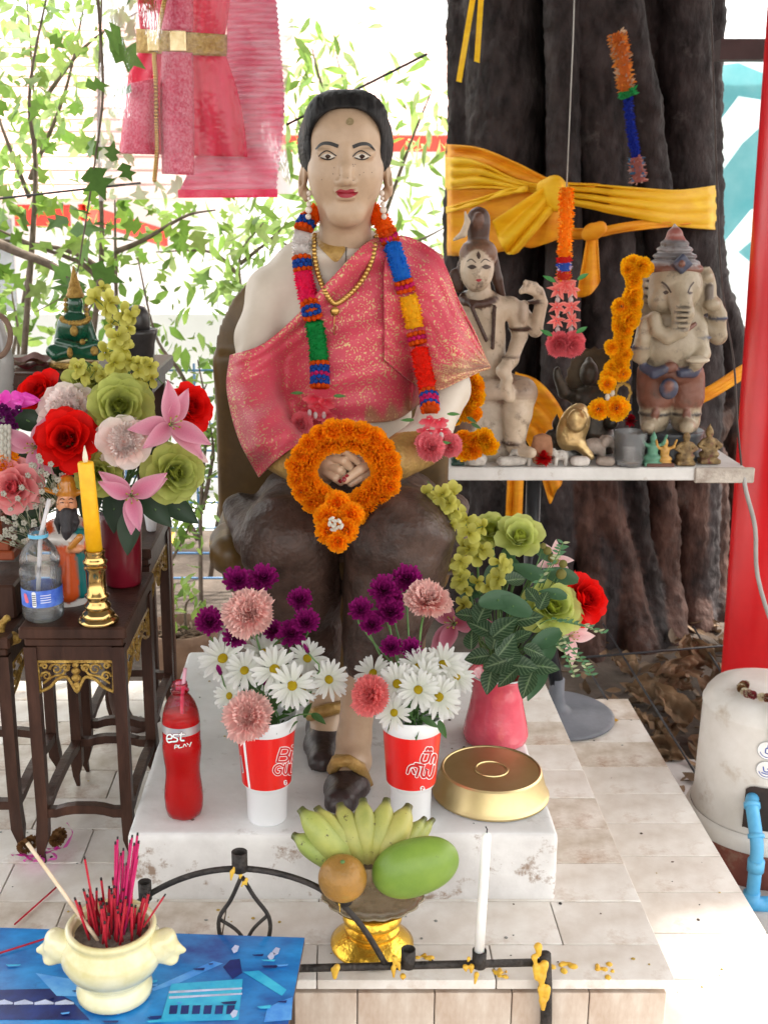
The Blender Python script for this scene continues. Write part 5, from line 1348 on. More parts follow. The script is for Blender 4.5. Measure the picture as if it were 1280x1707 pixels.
pl, pc_, pd_, pw = pm('print_light', C8(60, 140, 226), C8(110, 180, 240), scale=30, rough=.28), pm('print_cyan', C8(30, 160, 214), C8(70, 200, 232), scale=24, rough=.28), pm('print_dark', C8(8, 22, 84), C8(20, 52, 130), scale=26, rough=.3), pm('print_white', C8(190, 200, 230), scale=30, rough=.35)
printed('printed_roof', [(60, 1622), (120, 1632), (150, 1662), (95, 1660)], pl, .0006)
printed('printed_wall', [(0, 1650), (84, 1648), (120, 1668), (150, 1700), (0, 1700)], pd_, .0005)
printed('printed_roof_line', [(252, 1648), (355, 1602), (372, 1606), (300, 1638), (256, 1652)], pl, .0006)
printed('printed_facade', [(286, 1640), (405, 1632), (398, 1700), (268, 1704)], pc_, .0008)
for k in range(2): printed('printed_eaves', [(282, 1652 + k * 9), (404, 1646 + k * 9), (404, 1649 + k * 9), (282, 1656 + k * 9)], pw, .0014)
for k in range(6): printed('printed_window', [(284 + k * 19, 1676), (297 + k * 19, 1675.5), (295 + k * 19, 1690), (282 + k * 19, 1690.5)], pd_, .0016)
printed('printed_roof', [(405, 1620), (432, 1618), (478, 1650), (470, 1660)], pc_, .0007)
printed('printed_tree', [(372, 1612), (384, 1600), (400, 1598), (404, 1622), (388, 1632)], pd_, .0007)
printed('printed_tree', [(470, 1668), (488, 1662), (486, 1700), (440, 1704), (446, 1680)], pl, .0007)
for k in range(4): printed('printed_fence', [(-10 + k * 34, 1671), (8 + k * 34, 1666), (22 + k * 34, 1671), (22 + k * 34, 1674), (-10 + k * 34, 1675)], pw, .0009)
rp_ = random.Random(2)
for k in range(34):
    x, y, w = rp_.uniform(0, 480), rp_.uniform(1575, 1704), rp_.uniform(6, 30); printed('printed_streak', [(x, y), (x + w, y - rp_.uniform(0, 3)), (x + w * .9, y + rp_.uniform(1, 4)), (x + w * .2, y + rp_.uniform(1.5, 4))], (pl, pd_, pc_, pd_)[k % 4], .0021 + k * .00002)
for (x, y) in ((460, 1586), (452, 1594), (390, 1690), (392, 1582)):
    printed('worn_patch', [(x - 6, y), (x, y - 7), (x + 7, y - 5), (x + 4, y + 4), (x - 2, y + 7)], pw, .0018)

# incense bowl
ib = PX(192, 1652, z=ZB_ + .0022); m_cel = pm('cream_glaze', C8(206, 196, 140), C8(232, 226, 190), scale=12, rough=.14, coat=.6, bump=.04, bscale=50, stain=((.34, .27, .13), 14, .64, .1))
bo = thing('incense_bowl', 'cream glazed incense bowl on the blue board', 'bowl', ib); T = Matrix.Translation(ib)
MB().lathe([(.052, 0), (.056, .003), (.056, .012), (.050, .022), (.047, .028), (.054, .036), (.068, .050), (.0755, .066), (.0760, .078), (.071, .090), (.064, .098), (.0625, .103), (.066, .108), (.0665, .113), (.063, .117), (.058, .116), (.055, .106), (.054, .095)], 56, M=T).build('bowl_body', m_cel, bo)
MB().lathe([(.0560, .0985), (.05, .101), (.02, .103), (.0005, .1035)], 28, M=T, cap=(False, False)).build('ash', pm('ash', (.10, .085, .07), (.22, .19, .16), scale=60, rough=.95, bump=.6), bo)
for sx, ang in ((-1, 8), (1, -14)):
    hS = Sculpt(ib + Vector((sx * .085 - .05, -.05, .03)), ib + Vector((sx * .085 + .05, .05, .125)), .003); hc = ib + Vector((sx * .070, -.008, .082))
    hS.ell(hc, (.026, .022, .024), .01, (1, 1, 1)); hS.cone(hc + Vector((sx * .012, 0, 0)), hc + Vector((sx * .036, -.002, -.004)), .017, .005, .01, (1, 1, 1)); hS.ell(hc + Vector((sx * .012, 0, .016)), (.014, .018, .012), .008, (1, 1, 1)); hS.ell(hc + Vector((sx * .020, -.012, .006)), (.006, .006, .005), .003, (1, 1, 1)); hS.ell(hc + Vector((sx * .018, -.004, -.016)), (.012, .015, .008), .006, (1, 1, 1))
    hS.build('mask_handle', m_cel, bo)
m_inc = pm('red_incense', C8(150, 10, 30), C8(196, 26, 56), scale=60, rough=.7); m_incm = pm('magenta_incense', C8(170, 10, 80), C8(206, 36, 110), scale=60, rough=.7); m_pale = pm('bare_bamboo', C8(214, 190, 158), C8(232, 214, 190), scale=60, rough=.7)
def stick(a, b_, r, mat, label, group=None, burnt=True):
    t = thing('incense_stick', label, 'incense', a, group); st_ = MB().tube([a, (a + b_) / 2, b_], r, 6).build('stick', mat, t)
    if burnt: d = (b_ - a).normalized(); MB().tube([b_, b_ + d * .004], r * .9, 6).build('burnt_tip', m_black, st_)
rni = random.Random(31); top = ib + Vector((0, 0, .100))
for k in range(58):
    a_ = rni.uniform(0, 6.283); rr = .040 * math.sqrt(rni.random()); p = top + Vector((rr * math.cos(a_) + .004, rr * math.sin(a_), 0)); h = rni.uniform(.035, .075)
    stick(p, p + Vector((rni.uniform(-.012, .012) + (p.x - top.x) * .25, rni.uniform(-.012, .012), h)), .0019, m_inc, 'short burnt red incense stick crowded in the cream bowl', 'short red incense sticks in the bowl')
for k in range(20):
    x = rni.uniform(190, 236); p = PX(x, 1480, Y=1.475); p = Vector((top.x + (p.x - top.x) * .5, 1.465 + rni.uniform(-.02, .02), top.z)); e = PX(x, rni.uniform(1388, 1450), Y=1.475)
    stick(p, e, .0017, m_incm, 'tall magenta incense stick on the right of the crowded bowl', 'tall magenta incense sticks in the bowl')
stick(PX(165, 1560, Y=1.45), PX(142, 1432, Y=1.46), .0017, m_inc, 'lone tall red incense stick on the left of the bowl')
stick(PX(240, 1545, Y=1.44), PX(274, 1494, Y=1.44), .0015, m_inc, 'red incense stick leaning out of the bowl to the right')
stick(PX(165, 1570, Y=1.44), PX(46, 1405, Y=1.47), .0030, m_pale, 'thick pale bare stick leaning out of the bowl to the left', None, False)
stick(PX(-10, 1592, z=ZB_ + .003), PX(104, 1556, z=ZB_ + .006), .0016, m_inc, 'red incense stick lying across the blue board', None, False)
stick(PX(25, 1541, z=ZU + .004), PX(98, 1476, z=ZU + .004), .0017, m_inc, 'red incense stick lying on the tiles behind the blue board', None, False)
# ================================================================== carved stands and what is on them
m_wood = pm('dark_lacquer_wood', (.026, .011, .007), (.070, .031, .020), scale=9, rough=.42, spec=.3, bump=.12, bscale=50, stretch=(3, 3, .6))
m_gilc = pm('gilded_carving', (.26, .14, .025), (.55, .36, .09), scale=50, rough=.42, metal=.45, bump=.8, bscale=140)
def carved_stand(x0, x1, y0, y1, z0, z1, label, detail=True):
    t = thing('carved_stand', label, 'stand', ((x0 + x1) / 2, (y0 + y1) / 2, z0)); w, d = x1 - x0, y1 - y0; cx, cy = (x0 + x1) / 2, (y0 + y1) / 2
    MB().box((cx, cy, z1 - .012), (w + .012, d + .012, .024), bevel=.004).build('top', m_wood, t, smooth=False)
    MB().box((cx, cy, z1 - .0325), (w - .004, d - .004, .017), bevel=.003).build('moulding', m_wood, t, smooth=False)
    lg = .024
    for sx in (0, 1):
        for sy in (0, 1):
            X, Y_ = (x0 + lg / 2 if not sx else x1 - lg / 2), (y0 + lg / 2 if not sy else y1 - lg / 2); ox, oy = (1 if sx else -1) * .5, (1 if sy else -1) * .5
            H = z1 - .041 - z0; v = []; prof = ((0, .30, .004), (.05, .55, .008), (.12, 1.0, .003), (.22, .92, 0), (1, 1, 0))
            m = MB(); vs = []
            for (f, s, o_) in prof:
                for (a, b) in ((-1, -1), (1, -1), (1, 1), (-1, 1)): vs.append((X + a * lg / 2 * s + ox * o_ * 2, Y_ + b * lg / 2 * s + oy * o_ * 2, z0 + H * f))
            fs = [(3, 2, 1, 0)] + [(r * 4 + k, r * 4 + (k + 1) % 4, r * 4 + 4 + (k + 1) % 4, r * 4 + 4 + k) for r in range(4) for k in range(4)]
            m.add(vs, fs).build('leg', m_wood, t, smooth=False)
    zs = z0 + (z1 - z0) * .22
    def rail(a, b):
        a, b = Vector(a), Vector(b); n = 8; vs = []; dr = (b - a).normalized(); sd = Vector((-dr.y, dr.x, 0)) * .009
        for i in range(n + 1):
            f = i / n; up_ = .008 * min(1, max(0, (min(f, 1 - f) - .15) / .15)); p = a.lerp(b, f) + Vector((0, 0, up_))
            vs += [p - sd - Vector((0, 0, .009)), p + sd - Vector((0, 0, .009)), p + sd + Vector((0, 0, .009)), p - sd + Vector((0, 0, .009))]
        m = MB().add(vs, [(i * 4 + k, i * 4 + (k + 1) % 4, i * 4 + 4 + (k + 1) % 4, i * 4 + 4 + k) for i in range(n) for k in range(4)]); m.build('stretcher', m_wood, t, smooth=False)
    e = lg - .004
    for yy in (y0 + lg / 2, y1 - lg / 2): rail((x0 + e, yy, zs), (x1 - e, yy, zs))
    for xx in (x0 + lg / 2, x1 - lg / 2): rail((xx, y0 + e, zs), (xx, y1 - e, zs))
    # apron boards and gilded carvings
    za = z1 - .041
    for (a, b, nrm) in (((x0 + lg, y0 + .010), (x1 - lg, y0 + .010), (0, -1)), ((x1 - .010, y0 + lg), (x1 - .010, y1 - lg), (1, 0)), ((x0 + .010, y0 + lg), (x0 + .010, y1 - lg), (-1, 0)), ((x0 + lg, y1 - .010), (x1 - lg, y1 - .010), (0, 1))):
        a, b = Vector((*a, 0)), Vector((*b, 0)); L = (b - a).length; dr = (b - a).normalized(); nr = Vector((*nrm, 0)); mid = (a + b) / 2
        MB().box((mid.x, mid.y, za - .014), (abs(dr.x) * L + abs(dr.y) * .012, abs(dr.y) * L + abs(dr.x) * .012, .028)).build('apron', m_wood, t, smooth=False)
        if not detail: continue
        W_ = min(L, .15) if abs(dr.y) < .5 else L * .96
        cv = MB(); zc = za - .030
        def pt(u, z, o_=.004): q = mid + dr * (u * W_ / 2) + nr * o_; return Vector((q.x, q.y, zc + z))
        cv.tube([pt(-1, -.060), pt(-1, 0), pt(1, 0), pt(1, -.060)], .0042, 6)
        cv.tube(bez([pt(-1, -.062), pt(-.72, -.052), pt(-.5, -.036), pt(-.25, -.032), pt(-.12, -.046), pt(0, -.062), pt(.12, -.046), pt(.25, -.032), pt(.5, -.036), pt(.72, -.052), pt(1, -.062)], 30), .0034, 6)
        for sg in (-1, 1):
            for (u, z, r) in ((.52, -.016, .0125), (.80, -.030, .010), (.26, -.014, .009), (.84, -.010, .007)):
                sp = [pt(sg * u + sg * (r / (W_ / 2)) * (1 - q * .07) * math.cos(q * .75), z + r * (1 - q * .07) * math.sin(q * .75)) for q in range(12)]; cv.tube(sp, [.0030 * (1 - .05 * q) for q in range(12)], 5)
            cv.tube(bez([pt(sg * .9, -.045), pt(sg * .6, -.03), pt(sg * .35, -.026), pt(sg * .15, -.006)], 10), .0026, 5)
        for (z, r) in ((-.008, .007), (-.020, .009), (-.034, .010), (-.048, .008), (-.058, .005)): cv.ball(pt(0, z), (r * (1 if abs(dr.x) > .5 else .5), r * (.5 if abs(dr.x) > .5 else 1), r * .8), 8, 5)
        o = cv.build('gilded_carving', m_gilc, t); o['kind'] = 'stuff'
    return t
ST_Z = .963
carved_stand(-.582, -.394, 1.985, 2.31, ZU + .001, ST_Z, 'dark wooden stand with gilded carving holding the yellow candle')
carved_stand(-.840, -.625, 2.03, 2.36, ZU + .001, .925, 'dark wooden stand cut off by the left edge of the photo')
carved_stand(-.575, -.405, 2.36, 2.66, ZU + .001, 1.0, 'dark wooden stand standing behind the yellow candle stand')
# curled foot of a folded chair and ribbon litter under the stands
fx = PX(205, 1200, Y=2.62)
solo(MB().tube(bez([PX(190, 1130, Y=2.65), PX(200, 1180, Y=2.64), PX(225, 1215, Y=2.60), PX(262, 1195, Y=2.58)], 14), [.022] * 8 + [.03] * 4 + [.014] * 3, 8), 'curled_foot', m_wood, 'curled dark wooden foot lying behind the carved stand', 'foot')
m_ribbon = pm('magenta_ribbon', C8(220, 40, 170), C8(240, 110, 210), scale=20, rough=.3, leaf=.2)
rb = thing('ribbon_litter', 'fallen magenta ribbon bow with dried flowers on the tiles under the stand', 'ribbon', PX(75, 1430, z=ZU + .002))
for pts in ([(20, 1430), (50, 1428), (75, 1436), (55, 1442)], [(40, 1440), (70, 1425), (95, 1430), (80, 1440)], [(80, 1420), (110, 1412), (122, 1390), (112, 1376)], [(35, 1425), (60, 1436), (88, 1420), (100, 1416)]):
    pp = bez([PX(x, y, z=ZU + .012) for x, y in pts], 14); v = []
    for i, p in enumerate(pp): v += [p + Vector((0, .006, .004 * math.sin(i))), p + Vector((0, -.006, .008 + .004 * math.cos(i)))]
    MB().add(v, [(2 * i, 2 * i + 1, 2 * i + 3, 2 * i + 2) for i in range(len(pp) - 1)]).build('ribbon_strand', m_ribbon, rb)
for (x, y) in ((42, 1412), (52, 1405), (95, 1400), (100, 1392)): link('dried_marigold', MARI[0], rb, matrix=axis_mat(PX(x, y, z=ZU + .02) - LOCS[rb.name], (0, -.5, 1), 0, .018))
for o in rb.children:
    if o.name.startswith('dried'): o.data = o.data.copy(); o.data.materials[0] = pm('dried_petal', (.12, .05, .015), (.24, .11, .03), scale=40, rough=.8)

# yellow candle in brass holder
ch_b = PX(165, 1036, z=ST_Z + .001); cs_ = SCL(ch_b.y, ST_Z)
hld = thing('brass_candle_holder', 'turned brass candle holder at the front of the carved stand', 'candle holder', ch_b)
MB().lathe([(r * cs_, h) for r, h in ((32, 0), (34, .003), (34, .006), (30, .010), (27, .012), (28, .016), (24, .021), (20, .026), (22, .030), (22, .034), (17, .040), (16, .046), (20, .050), (20, .054), (16, .057), (16, .100), (18, .103), (19, .107), (16, .110), (19, .115), (20, .119), (17, .123), (15, .130), (17, .135), (17, .140), (14, .141), (13, .132))], 40, M=Matrix.Translation(ch_b)).build('turned_brass', pm('polished_brass', (.46, .30, .10), (.60, .42, .17), scale=6, rough=.17, metal=1.0), hld, sharp=60)
yc = thing('yellow_candle', 'tall thick yellow candle in the brass holder', 'candle', ch_b + Vector((0, 0, .133)))
ya = ch_b + Vector((0, 0, .133)); yb = PX(143, 770, Y=ch_b.y)
MB().tube([ya, ya.lerp(yb, .5), ya.lerp(yb, .985), yb], [13.2 * cs_, 13 * cs_, 12.8 * cs_, 11.6 * cs_], 24).build('wax_body', pm('yellow_candle_wax', C8(232, 168, 8), C8(248, 192, 30), scale=30, rough=.45, bump=.06, sss=.15), yc)
MB().lathe([(.001, -.002), (.0045, 0), (.0052, .008), (.0035, .018), (.0006, .030)], 10, M=Matrix.Translation(yb)).build('lamp_flame', pm('milky_bulb', (.72, .66, .52), (.82, .78, .68), scale=8, rough=.3, sss=.2), yc)

# water bottle with straw
wb = PX(74, 1031, z=ST_Z + .001); ws = SCL(wb.y, ST_Z); WT = thing('water_bottle', 'small clear water bottle with blue label and white straw', 'bottle', wb); T = Matrix.Translation(wb)
prof = [(26, .001), (32, .006), (34, .014), (34, .030), (33, .033), (33, .068), (34, .071), (33, .078), (35, .090), (34, .100), (30, .104), (33, .110), (33, .122), (27, .138), (17, .152), (14, .156), (14, .160), (16, .161), (16, .168), (14, .169), (14, .176), (13, .176)]
MB().lathe([(r * ws, h) for r, h in prof], 36, M=T, cap=(True, False)).build('bottle_wall', glass('clear_pet', (.985, .99, 1.0), .05, .985), WT)
MB().lathe([(r * ws - .0012, h) for r, h in prof if h <= .10] + [(28 * ws, .103), (.0005, .1032)], 32, M=T, cap=(True, False)).build('water', glass('water_tint', (.95, .975, .985), .02, .985), WT)
wlb = MB().lathe([(33.6 * ws, .034), (33.6 * ws, .067)], 36, M=T, cap=(False, False)).build('blue_label', pm('blue_label_print', C8(48, 84, 190), C8(110, 150, 226), scale=26, rough=.4), WT)
MB().lathe([(16.4 * ws, .161), (16.4 * ws, .168)], 30, M=T, cap=(False, False)).build('cap_ring', pm('blue_ring', C8(110, 190, 226), scale=9, rough=.4), WT)
def mpw(x, y, lift):
    a = (x - 74) / 34.; r = 33.8 * ws + lift; return wb + Vector((math.sin(a) * r, -math.cos(a) * r, .034 + (1023 - y) * .033 / 36))
strokes(wlb, 'label_panel', [[(69, 1018), (69, 992)]], mpw, 3.6, m_white, .0003)
for k in range(6): strokes(wlb, 'barcode_bar', [[(66.6, 1016 - k * 4), (71.4, 1016 - k * 4)]], mpw, .9, m_dark, .0007)
strokes(wlb, 'label_flower', [[(52, 998), (55, 1010)]], mpw, 4.0, pm('label_pink', C8(190, 60, 130), C8(230, 120, 120), scale=60), .0003)
for k in range(4): strokes(wlb, 'label_text_line', [[(80, 1012 - k * 5), (96, 1012 - k * 5)]], mpw, .7, m_white, .0004)
MB().tube([wb + Vector((-.010, 0, .03)), wb + Vector((.004, 0, .16)), PX(83, 832, Y=wb.y)], .0042, 10).build('straw', pm('white_straw', (.72, .70, .72), scale=5, rough=.35, leaf=.2), WT)

# bearded porcelain figure
gb = PX(117, 1005, Y=2.13); gb.z = ST_Z + .001; gs = SCL(2.13, 1.05)
def G(x, y, Y=2.13): return PX(x, y, Y=Y)
god = thing('bearded_porcelain_figure', 'porcelain figure with long black beard and winged gold hat', 'figurine', gb)
m_porc = pm('painted_porcelain', (.84, .84, .84), (1, 1, 1), scale=18, rough=.2, vcol='col', coat=.4)
OR_, TE, WH, GD, FL = C8(206, 84, 34), C8(24, 110, 110), C8(216, 210, 204), C8(200, 130, 40), C8(228, 160, 118)
gS = Sculpt(G(60, 780) - Vector((0, .10, 0)) + Vector((0, 0, -.36)), G(170, 780) + Vector((0, .09, .03)), .0035)
gS.cone(G(116, 1010), G(116, 880), 34 * gs, 27 * gs, .01, WH); gS.cone(G(114, 985, 2.092), G(113, 905, 2.10), 20 * gs, 17 * gs, .002, OR_); gS.cone(G(136, 985, 2.10), G(132, 890, 2.10), 13 * gs, 12 * gs, .002, TE)
gS.ell(G(116, 1015), (38 * gs, 30 * gs, 20 * gs), .01, WH); gS.ell(G(113, 928, 2.12), (30 * gs, 24 * gs, 7 * gs), .004, (.03, .03, .05))
gS.cone(G(90, 880), G(80, 905, 2.10), 15 * gs, 14 * gs, .008, OR_); gS.cone(G(142, 880), G(150, 905, 2.10), 15 * gs, 14 * gs, .008, OR_); gS.ell(G(113, 898, 2.095), (33 * gs, 16 * gs, 11 * gs), .006, WH)
gS.chain([G(72, 885), G(62, 860), G(72, 838), G(84, 842)], 5 * gs, .006, WH); gS.ell(G(126, 915, 2.08), (14 * gs, 10 * gs, 7 * gs), .004, FL); gS.cone(G(118, 912, 2.07), G(134, 895, 2.07), 5 * gs, 6 * gs, .003, GD)
gS.build('robe', m_porc, god)
hS = Sculpt(G(60, 780) - Vector((.02, .08, .14)), G(170, 780) + Vector((0, .07, .05)), .0026)
hS.ell(G(112, 842, 2.115), (17 * gs, 17 * gs, 22 * gs), .002, FL); hS.cone(G(112, 818, 2.12), G(112, 806, 2.12), 17 * gs, 15 * gs, .003, GD); hS.ell(G(110, 798, 2.12), (9 * gs, 9 * gs, 9 * gs), .003, C8(190, 40, 30))
hS.cone(G(96, 822, 2.12), G(56, 810, 2.12), 5 * gs, 3.5 * gs, .004, GD); hS.cone(G(128, 822, 2.12), G(166, 812, 2.12), 5 * gs, 3.5 * gs, .004, GD)
hS.ell(G(112, 842, 2.093), (3 * gs, 4 * gs, 5 * gs), .004, FL); hS.ell(G(97, 845, 2.12), (3 * gs, 4 * gs, 6 * gs), .003, FL)
ho_ = hS.build('head', m_porc, god); hb = bvh_of(ho_.data, LOCS[god.name])
for x0, x1 in ((100, 108), (115, 123)): decal('eyebrow', [(x0, 833), ((x0 + x1) / 2, 831), (x1, 833)], m_black, ho_, hb, thick=(.6, .9)); decal('eye', [(x0 + 1, 838.5), (x1 - 1, 838.5)] if False else [(x0 + 1, 838.5), ((x0 + x1) / 2, 837.6), (x1 - 1, 838.5)], m_black, ho_, hb, thick=(.6, .6))
bS = Sculpt(G(80, 850, 2.06) - Vector((0, .03, .10)), G(150, 850, 2.06) + Vector((0, .06, .02)), .0026)
bS.chain([G(112, 858, 2.095), G(112, 885, 2.085), G(112, 915, 2.082)], [12 * gs, 9 * gs, 2.5 * gs], .004, (1, 1, 1)); bS.chain([G(99, 850, 2.105), G(96, 870, 2.095), G(99, 890, 2.09)], [4 * gs, 5 * gs, 2 * gs], .004, (1, 1, 1)); bS.chain([G(125, 850, 2.105), G(128, 870, 2.095), G(125, 890, 2.09)], [4 * gs, 5 * gs, 2 * gs], .004, (1, 1, 1)); bS.ell(G(112, 850, 2.09), (7 * gs, 4 * gs, 2 * gs), .003, (1, 1, 1))
bS.build('beard', pm('beard_paint', (.012, .011, .014), (.04, .036, .042), scale=60, rough=.4, stretch=(2, 2, .3), bump=.4), god)

# dark red vase at the back of the stand
rv = PX(205, 975, z=ST_Z + .001); rv.y = 2.235; rv.x = PX(207, 975, Y=2.235).x; rss = SCL(2.235, 1.0)
rvz = thing('dark_red_vase', 'dark red lacquer vase behind the yellow candle', 'vase', rv)
MB().lathe([(r * rss, h) for r, h in ((28, 0), (30, .004), (32, .06), (33, .13), (34, .15), (32, .152), (29, .14))], 40, M=Matrix.Translation(rv)).build('vase_body', pm('dark_red_lacquer', C8(92, 10, 26), C8(122, 22, 40), scale=5, rough=.3, coat=.3), rvz)
rt_ = rv + Vector((0, 0, .14))
random.seed(77)
def rin(): return rt_ + Vector((random.uniform(-.02, .02), random.uniform(-.02, .02), -.02))
def sz(Y, c, r): return r * SCL(Y, c.z)
PEO = (C8(255, 214, 202), C8(255, 244, 240)); GRB = (C8(170, 178, 80), C8(196, 204, 116)); PKR = (C8(240, 120, 130), C8(246, 176, 176))
def peony(px, py, r, Y, label, tilt):
    c = PX(px, py, Y=Y); return flower('peony', label, 'flower', c, toward(c, *tilt), peony_layers('peo', PEO[0], PEO[1], sz(Y, c, r)), rin(), stem_r=.003)
rosef(74, 658, 40, 2.26, rin(), 'red rosebud at the upper left of the big bouquet', REDC, 'red', (-.6, .5), False)
peony(118, 690, 52, 2.20, 'blush white peony at the upper left of the big bouquet', (-.2, .5))
rosef(200, 680, 50, 2.17, rin(), 'pale green rose at the top centre of the big bouquet', GRB, 'grb', (.05, .2))
rosef(114, 735, 48, 2.12, rin(), 'large open red rose in the middle of the big bouquet', REDC, 'red', (-.1, .15))
peony(206, 738, 44, 2.12, 'blush white peony right of the large red rose', (.05, .1))
lily(284, 708, 66, 2.13, rin(), 'pink lily on the right of the big bouquet above the green rose', (.35, .15), (C8(214, 120, 150), C8(232, 160, 186), C8(238, 184, 202)))
rosef(290, 788, 46, 2.13, rin(), 'pale green rose low on the right of the big bouquet', GRB, 'grb', (.3, 0))
rosef(312, 680, 40, 2.20, rin(), 'red rose behind the pink lily on the right of the big bouquet', REDC, 'red', (.8, .3), False)
lily(219, 826, 64, 2.07, rin(), 'pink lily at the bottom of the big bouquet in front of the red vase', (.05, -.1), (C8(226, 128, 164), C8(240, 166, 196), C8(244, 190, 210)))
rosef(165, 788, 36, 2.12, rin(), 'pale green rose behind the tip of the yellow candle', GRB, 'grb', (-.1, -.1))
rosef(26, 812, 42, 2.12, rin(), 'soft pink rose at the left edge beside the bearded figure', PKR, 'pkr', (-.3, .1))
lily(60, 745, 56, 2.14, rin(), 'pink lily left of the large red rose', (-.4, -.1), (C8(206, 120, 150), C8(226, 164, 186), C8(232, 184, 200)))
rosef(145, 645, 38, 2.26, rin(), 'pale green rose seen from below at the back of the big bouquet', GRB, 'grb', (.1, .9), False)
lily(318, 752, 34, 2.18, rin(), 'small pale pink lily at the right edge of the big bouquet', (.9, -.1), (C8(236, 150, 165), C8(246, 190, 196), C8(246, 205, 210)))
orchid_spray('tall yellow green orchid spray rising above the big bouquet', [(215, 660, 2.24), (212, 600, 2.25), (200, 540, 2.26), (196, 492, 2.27)], 24, 2.25, rin(), 17, .045, 15)
orchid_spray('yellow green orchid sprig leaning left over the big bouquet', [(190, 650, 2.24), (160, 615, 2.24), (140, 600, 2.24)], 9, 2.24, rin(), 15, .025, 16)
orchid_spray('yellow green orchid sprig leaning right over the big bouquet', [(225, 650, 2.22), (245, 615, 2.22), (272, 640, 2.22)], 9, 2.22, rin(), 15, .028, 17)
bf = thing('bouquet_foliage', 'dark green leaves packed between the flowers of the big bouquet', 'foliage', rt_)
dark = MB().grid(petal_fn(.085, .045, point=1, curl=-.2, cup=.3), 6, 10, col=(.028, .062, .03)).mesh('leaf', m_leafc)
for k, (x, y, Y, az) in enumerate(((215, 885, 2.10, 3.05), (235, 655, 2.22, -.4), (180, 660, 2.23, .5), (145, 770, 2.17, 1.8), (250, 760, 2.17, -1.5), (90, 780, 2.18, 2.0), (260, 850, 2.16, -2.4), (185, 780, 2.18, 2.9), (300, 850, 2.2, -2.2), (45, 700, 2.2, 1.4), (100, 800, 2.2, 2.4), (240, 720, 2.2, -.8), (160, 740, 2.2, .8), (70, 840, 2.2, 2.2), (20, 760, 2.2, 1.6), (150, 840, 2.2, 2.9), (190, 850, 2.19, 3.1), (50, 870, 2.22, 2.6), (120, 830, 2.23, 2.8), (30, 850, 2.2, 2.0))):
    e = PX(x, y, Y=Y); ax = toward(e, 0, .2); up = Vector((-math.sin(az), 0, math.cos(az))); up = (up - ax * up.dot(ax)).normalized(); rt2 = up.cross(ax)
    link('leaf', dark, bf, matrix=Matrix.Translation(e - rt_) @ Matrix((rt2, up, ax)).transposed().to_4x4() @ Matrix.Translation((0, -.04, 0)))
    MB().tube(bez([rt_, rt_.lerp(e, .6) + Vector((0, .03, .02)), e], 5), .0018, 5).build('stem', m_stem, bf)
# baby's breath
by = thing('babys_breath', 'spray of tiny white blossoms in front of the big bouquet', 'flower', rt_); rb_ = random.Random(5); it = MB(); stt = MB()
for (x0, y0, n) in ((60, 790, 12), (40, 850, 16), (75, 800, 8), (25, 870, 14)):
    o0 = PX(x0 + 40, y0 + 60, Y=2.16)
    for k in range(n):
        p = PX(x0 + rb_.uniform(-34, 34), y0 + rb_.uniform(-30, 36), Y=2.09 + rb_.uniform(-.02, .03)); stt.tube([o0, o0.lerp(p, .6) + Vector((0, -.01, .008)), p], .0008, 4)
        for j in range(5): a = 6.283 * j / 5; it.ball(p + Vector((math.cos(a), 0, math.sin(a))) * .0035, (.003, .002, .003), 5, 4, col=(.66, .64, .56))
o = stt.build('fine_stems', pm('pale_stem', (.25, .28, .18), scale=30), by); o['kind'] = 'stuff'; o = it.build('blossoms', m_petal, by); o['kind'] = 'stuff'
# magenta ribbon rosette, jasmine string and marigold at the far left
ro = thing('ribbon_rosette', 'shiny magenta ribbon rosette at the left edge above the flowers', 'ribbon', PX(14, 690, Y=2.2)); rn = random.Random(8)
for k in range(11):
    a = 6.283 * k / 11; p = PX(14 + 22 * math.cos(a), 668 - 18 * math.sin(a), Y=2.19); MB().grid(petal_fn(.035, .026, point=1, curl=.3, cup=-.5), 3, 4, M=axis_mat(p, (math.cos(a) * .5, -1, math.sin(a) * .5), -a + 1.57 + math.pi)).build('ribbon_loop', m_ribbon, ro)
pf = thing('purple_blossom_cluster', 'cluster of dark purple blossoms under the magenta rosette', 'flower', PX(16, 700, Y=2.18))
for k in range(14):
    p = PX(16 + rn.uniform(-22, 22), 695 + rn.uniform(-16, 16), Y=2.17 + rn.uniform(-.01, .01)); bloom(pf, axis_mat(p - LOCS[pf.name], toward(p, rn.uniform(-.5, .5), rn.uniform(-.5, .5))), [(stock('orchid', 'pu', (C8(60, 6, 60), C8(110, 20, 100))), 5, 35, .001, 0, .010)], joined='blossom')
jg = thing('jasmine_string', 'string of white jasmine buds hanging at the left edge', 'garland', PX(10, 770, Y=2.15))
for k in range(30):
    p = PX(4 + 6 * (k % 3), 712 + (k // 3) * 6, Y=2.13 - .004 * (k % 2)); MB().ball(p, (.0042, .0042, .006), 7, 5, col=(.74, .73, .66)).build('jasmine_bud', m_petal, jg)
om = thing('orange_marigold', 'orange marigold head at the left edge under the jasmine', 'flower', PX(8, 790, Y=2.15)); link('bloom', MARI[1], om, matrix=axis_mat(PX(10, 775, Y=2.14) - LOCS[om.name], (0, -1, .2), 0, .034))
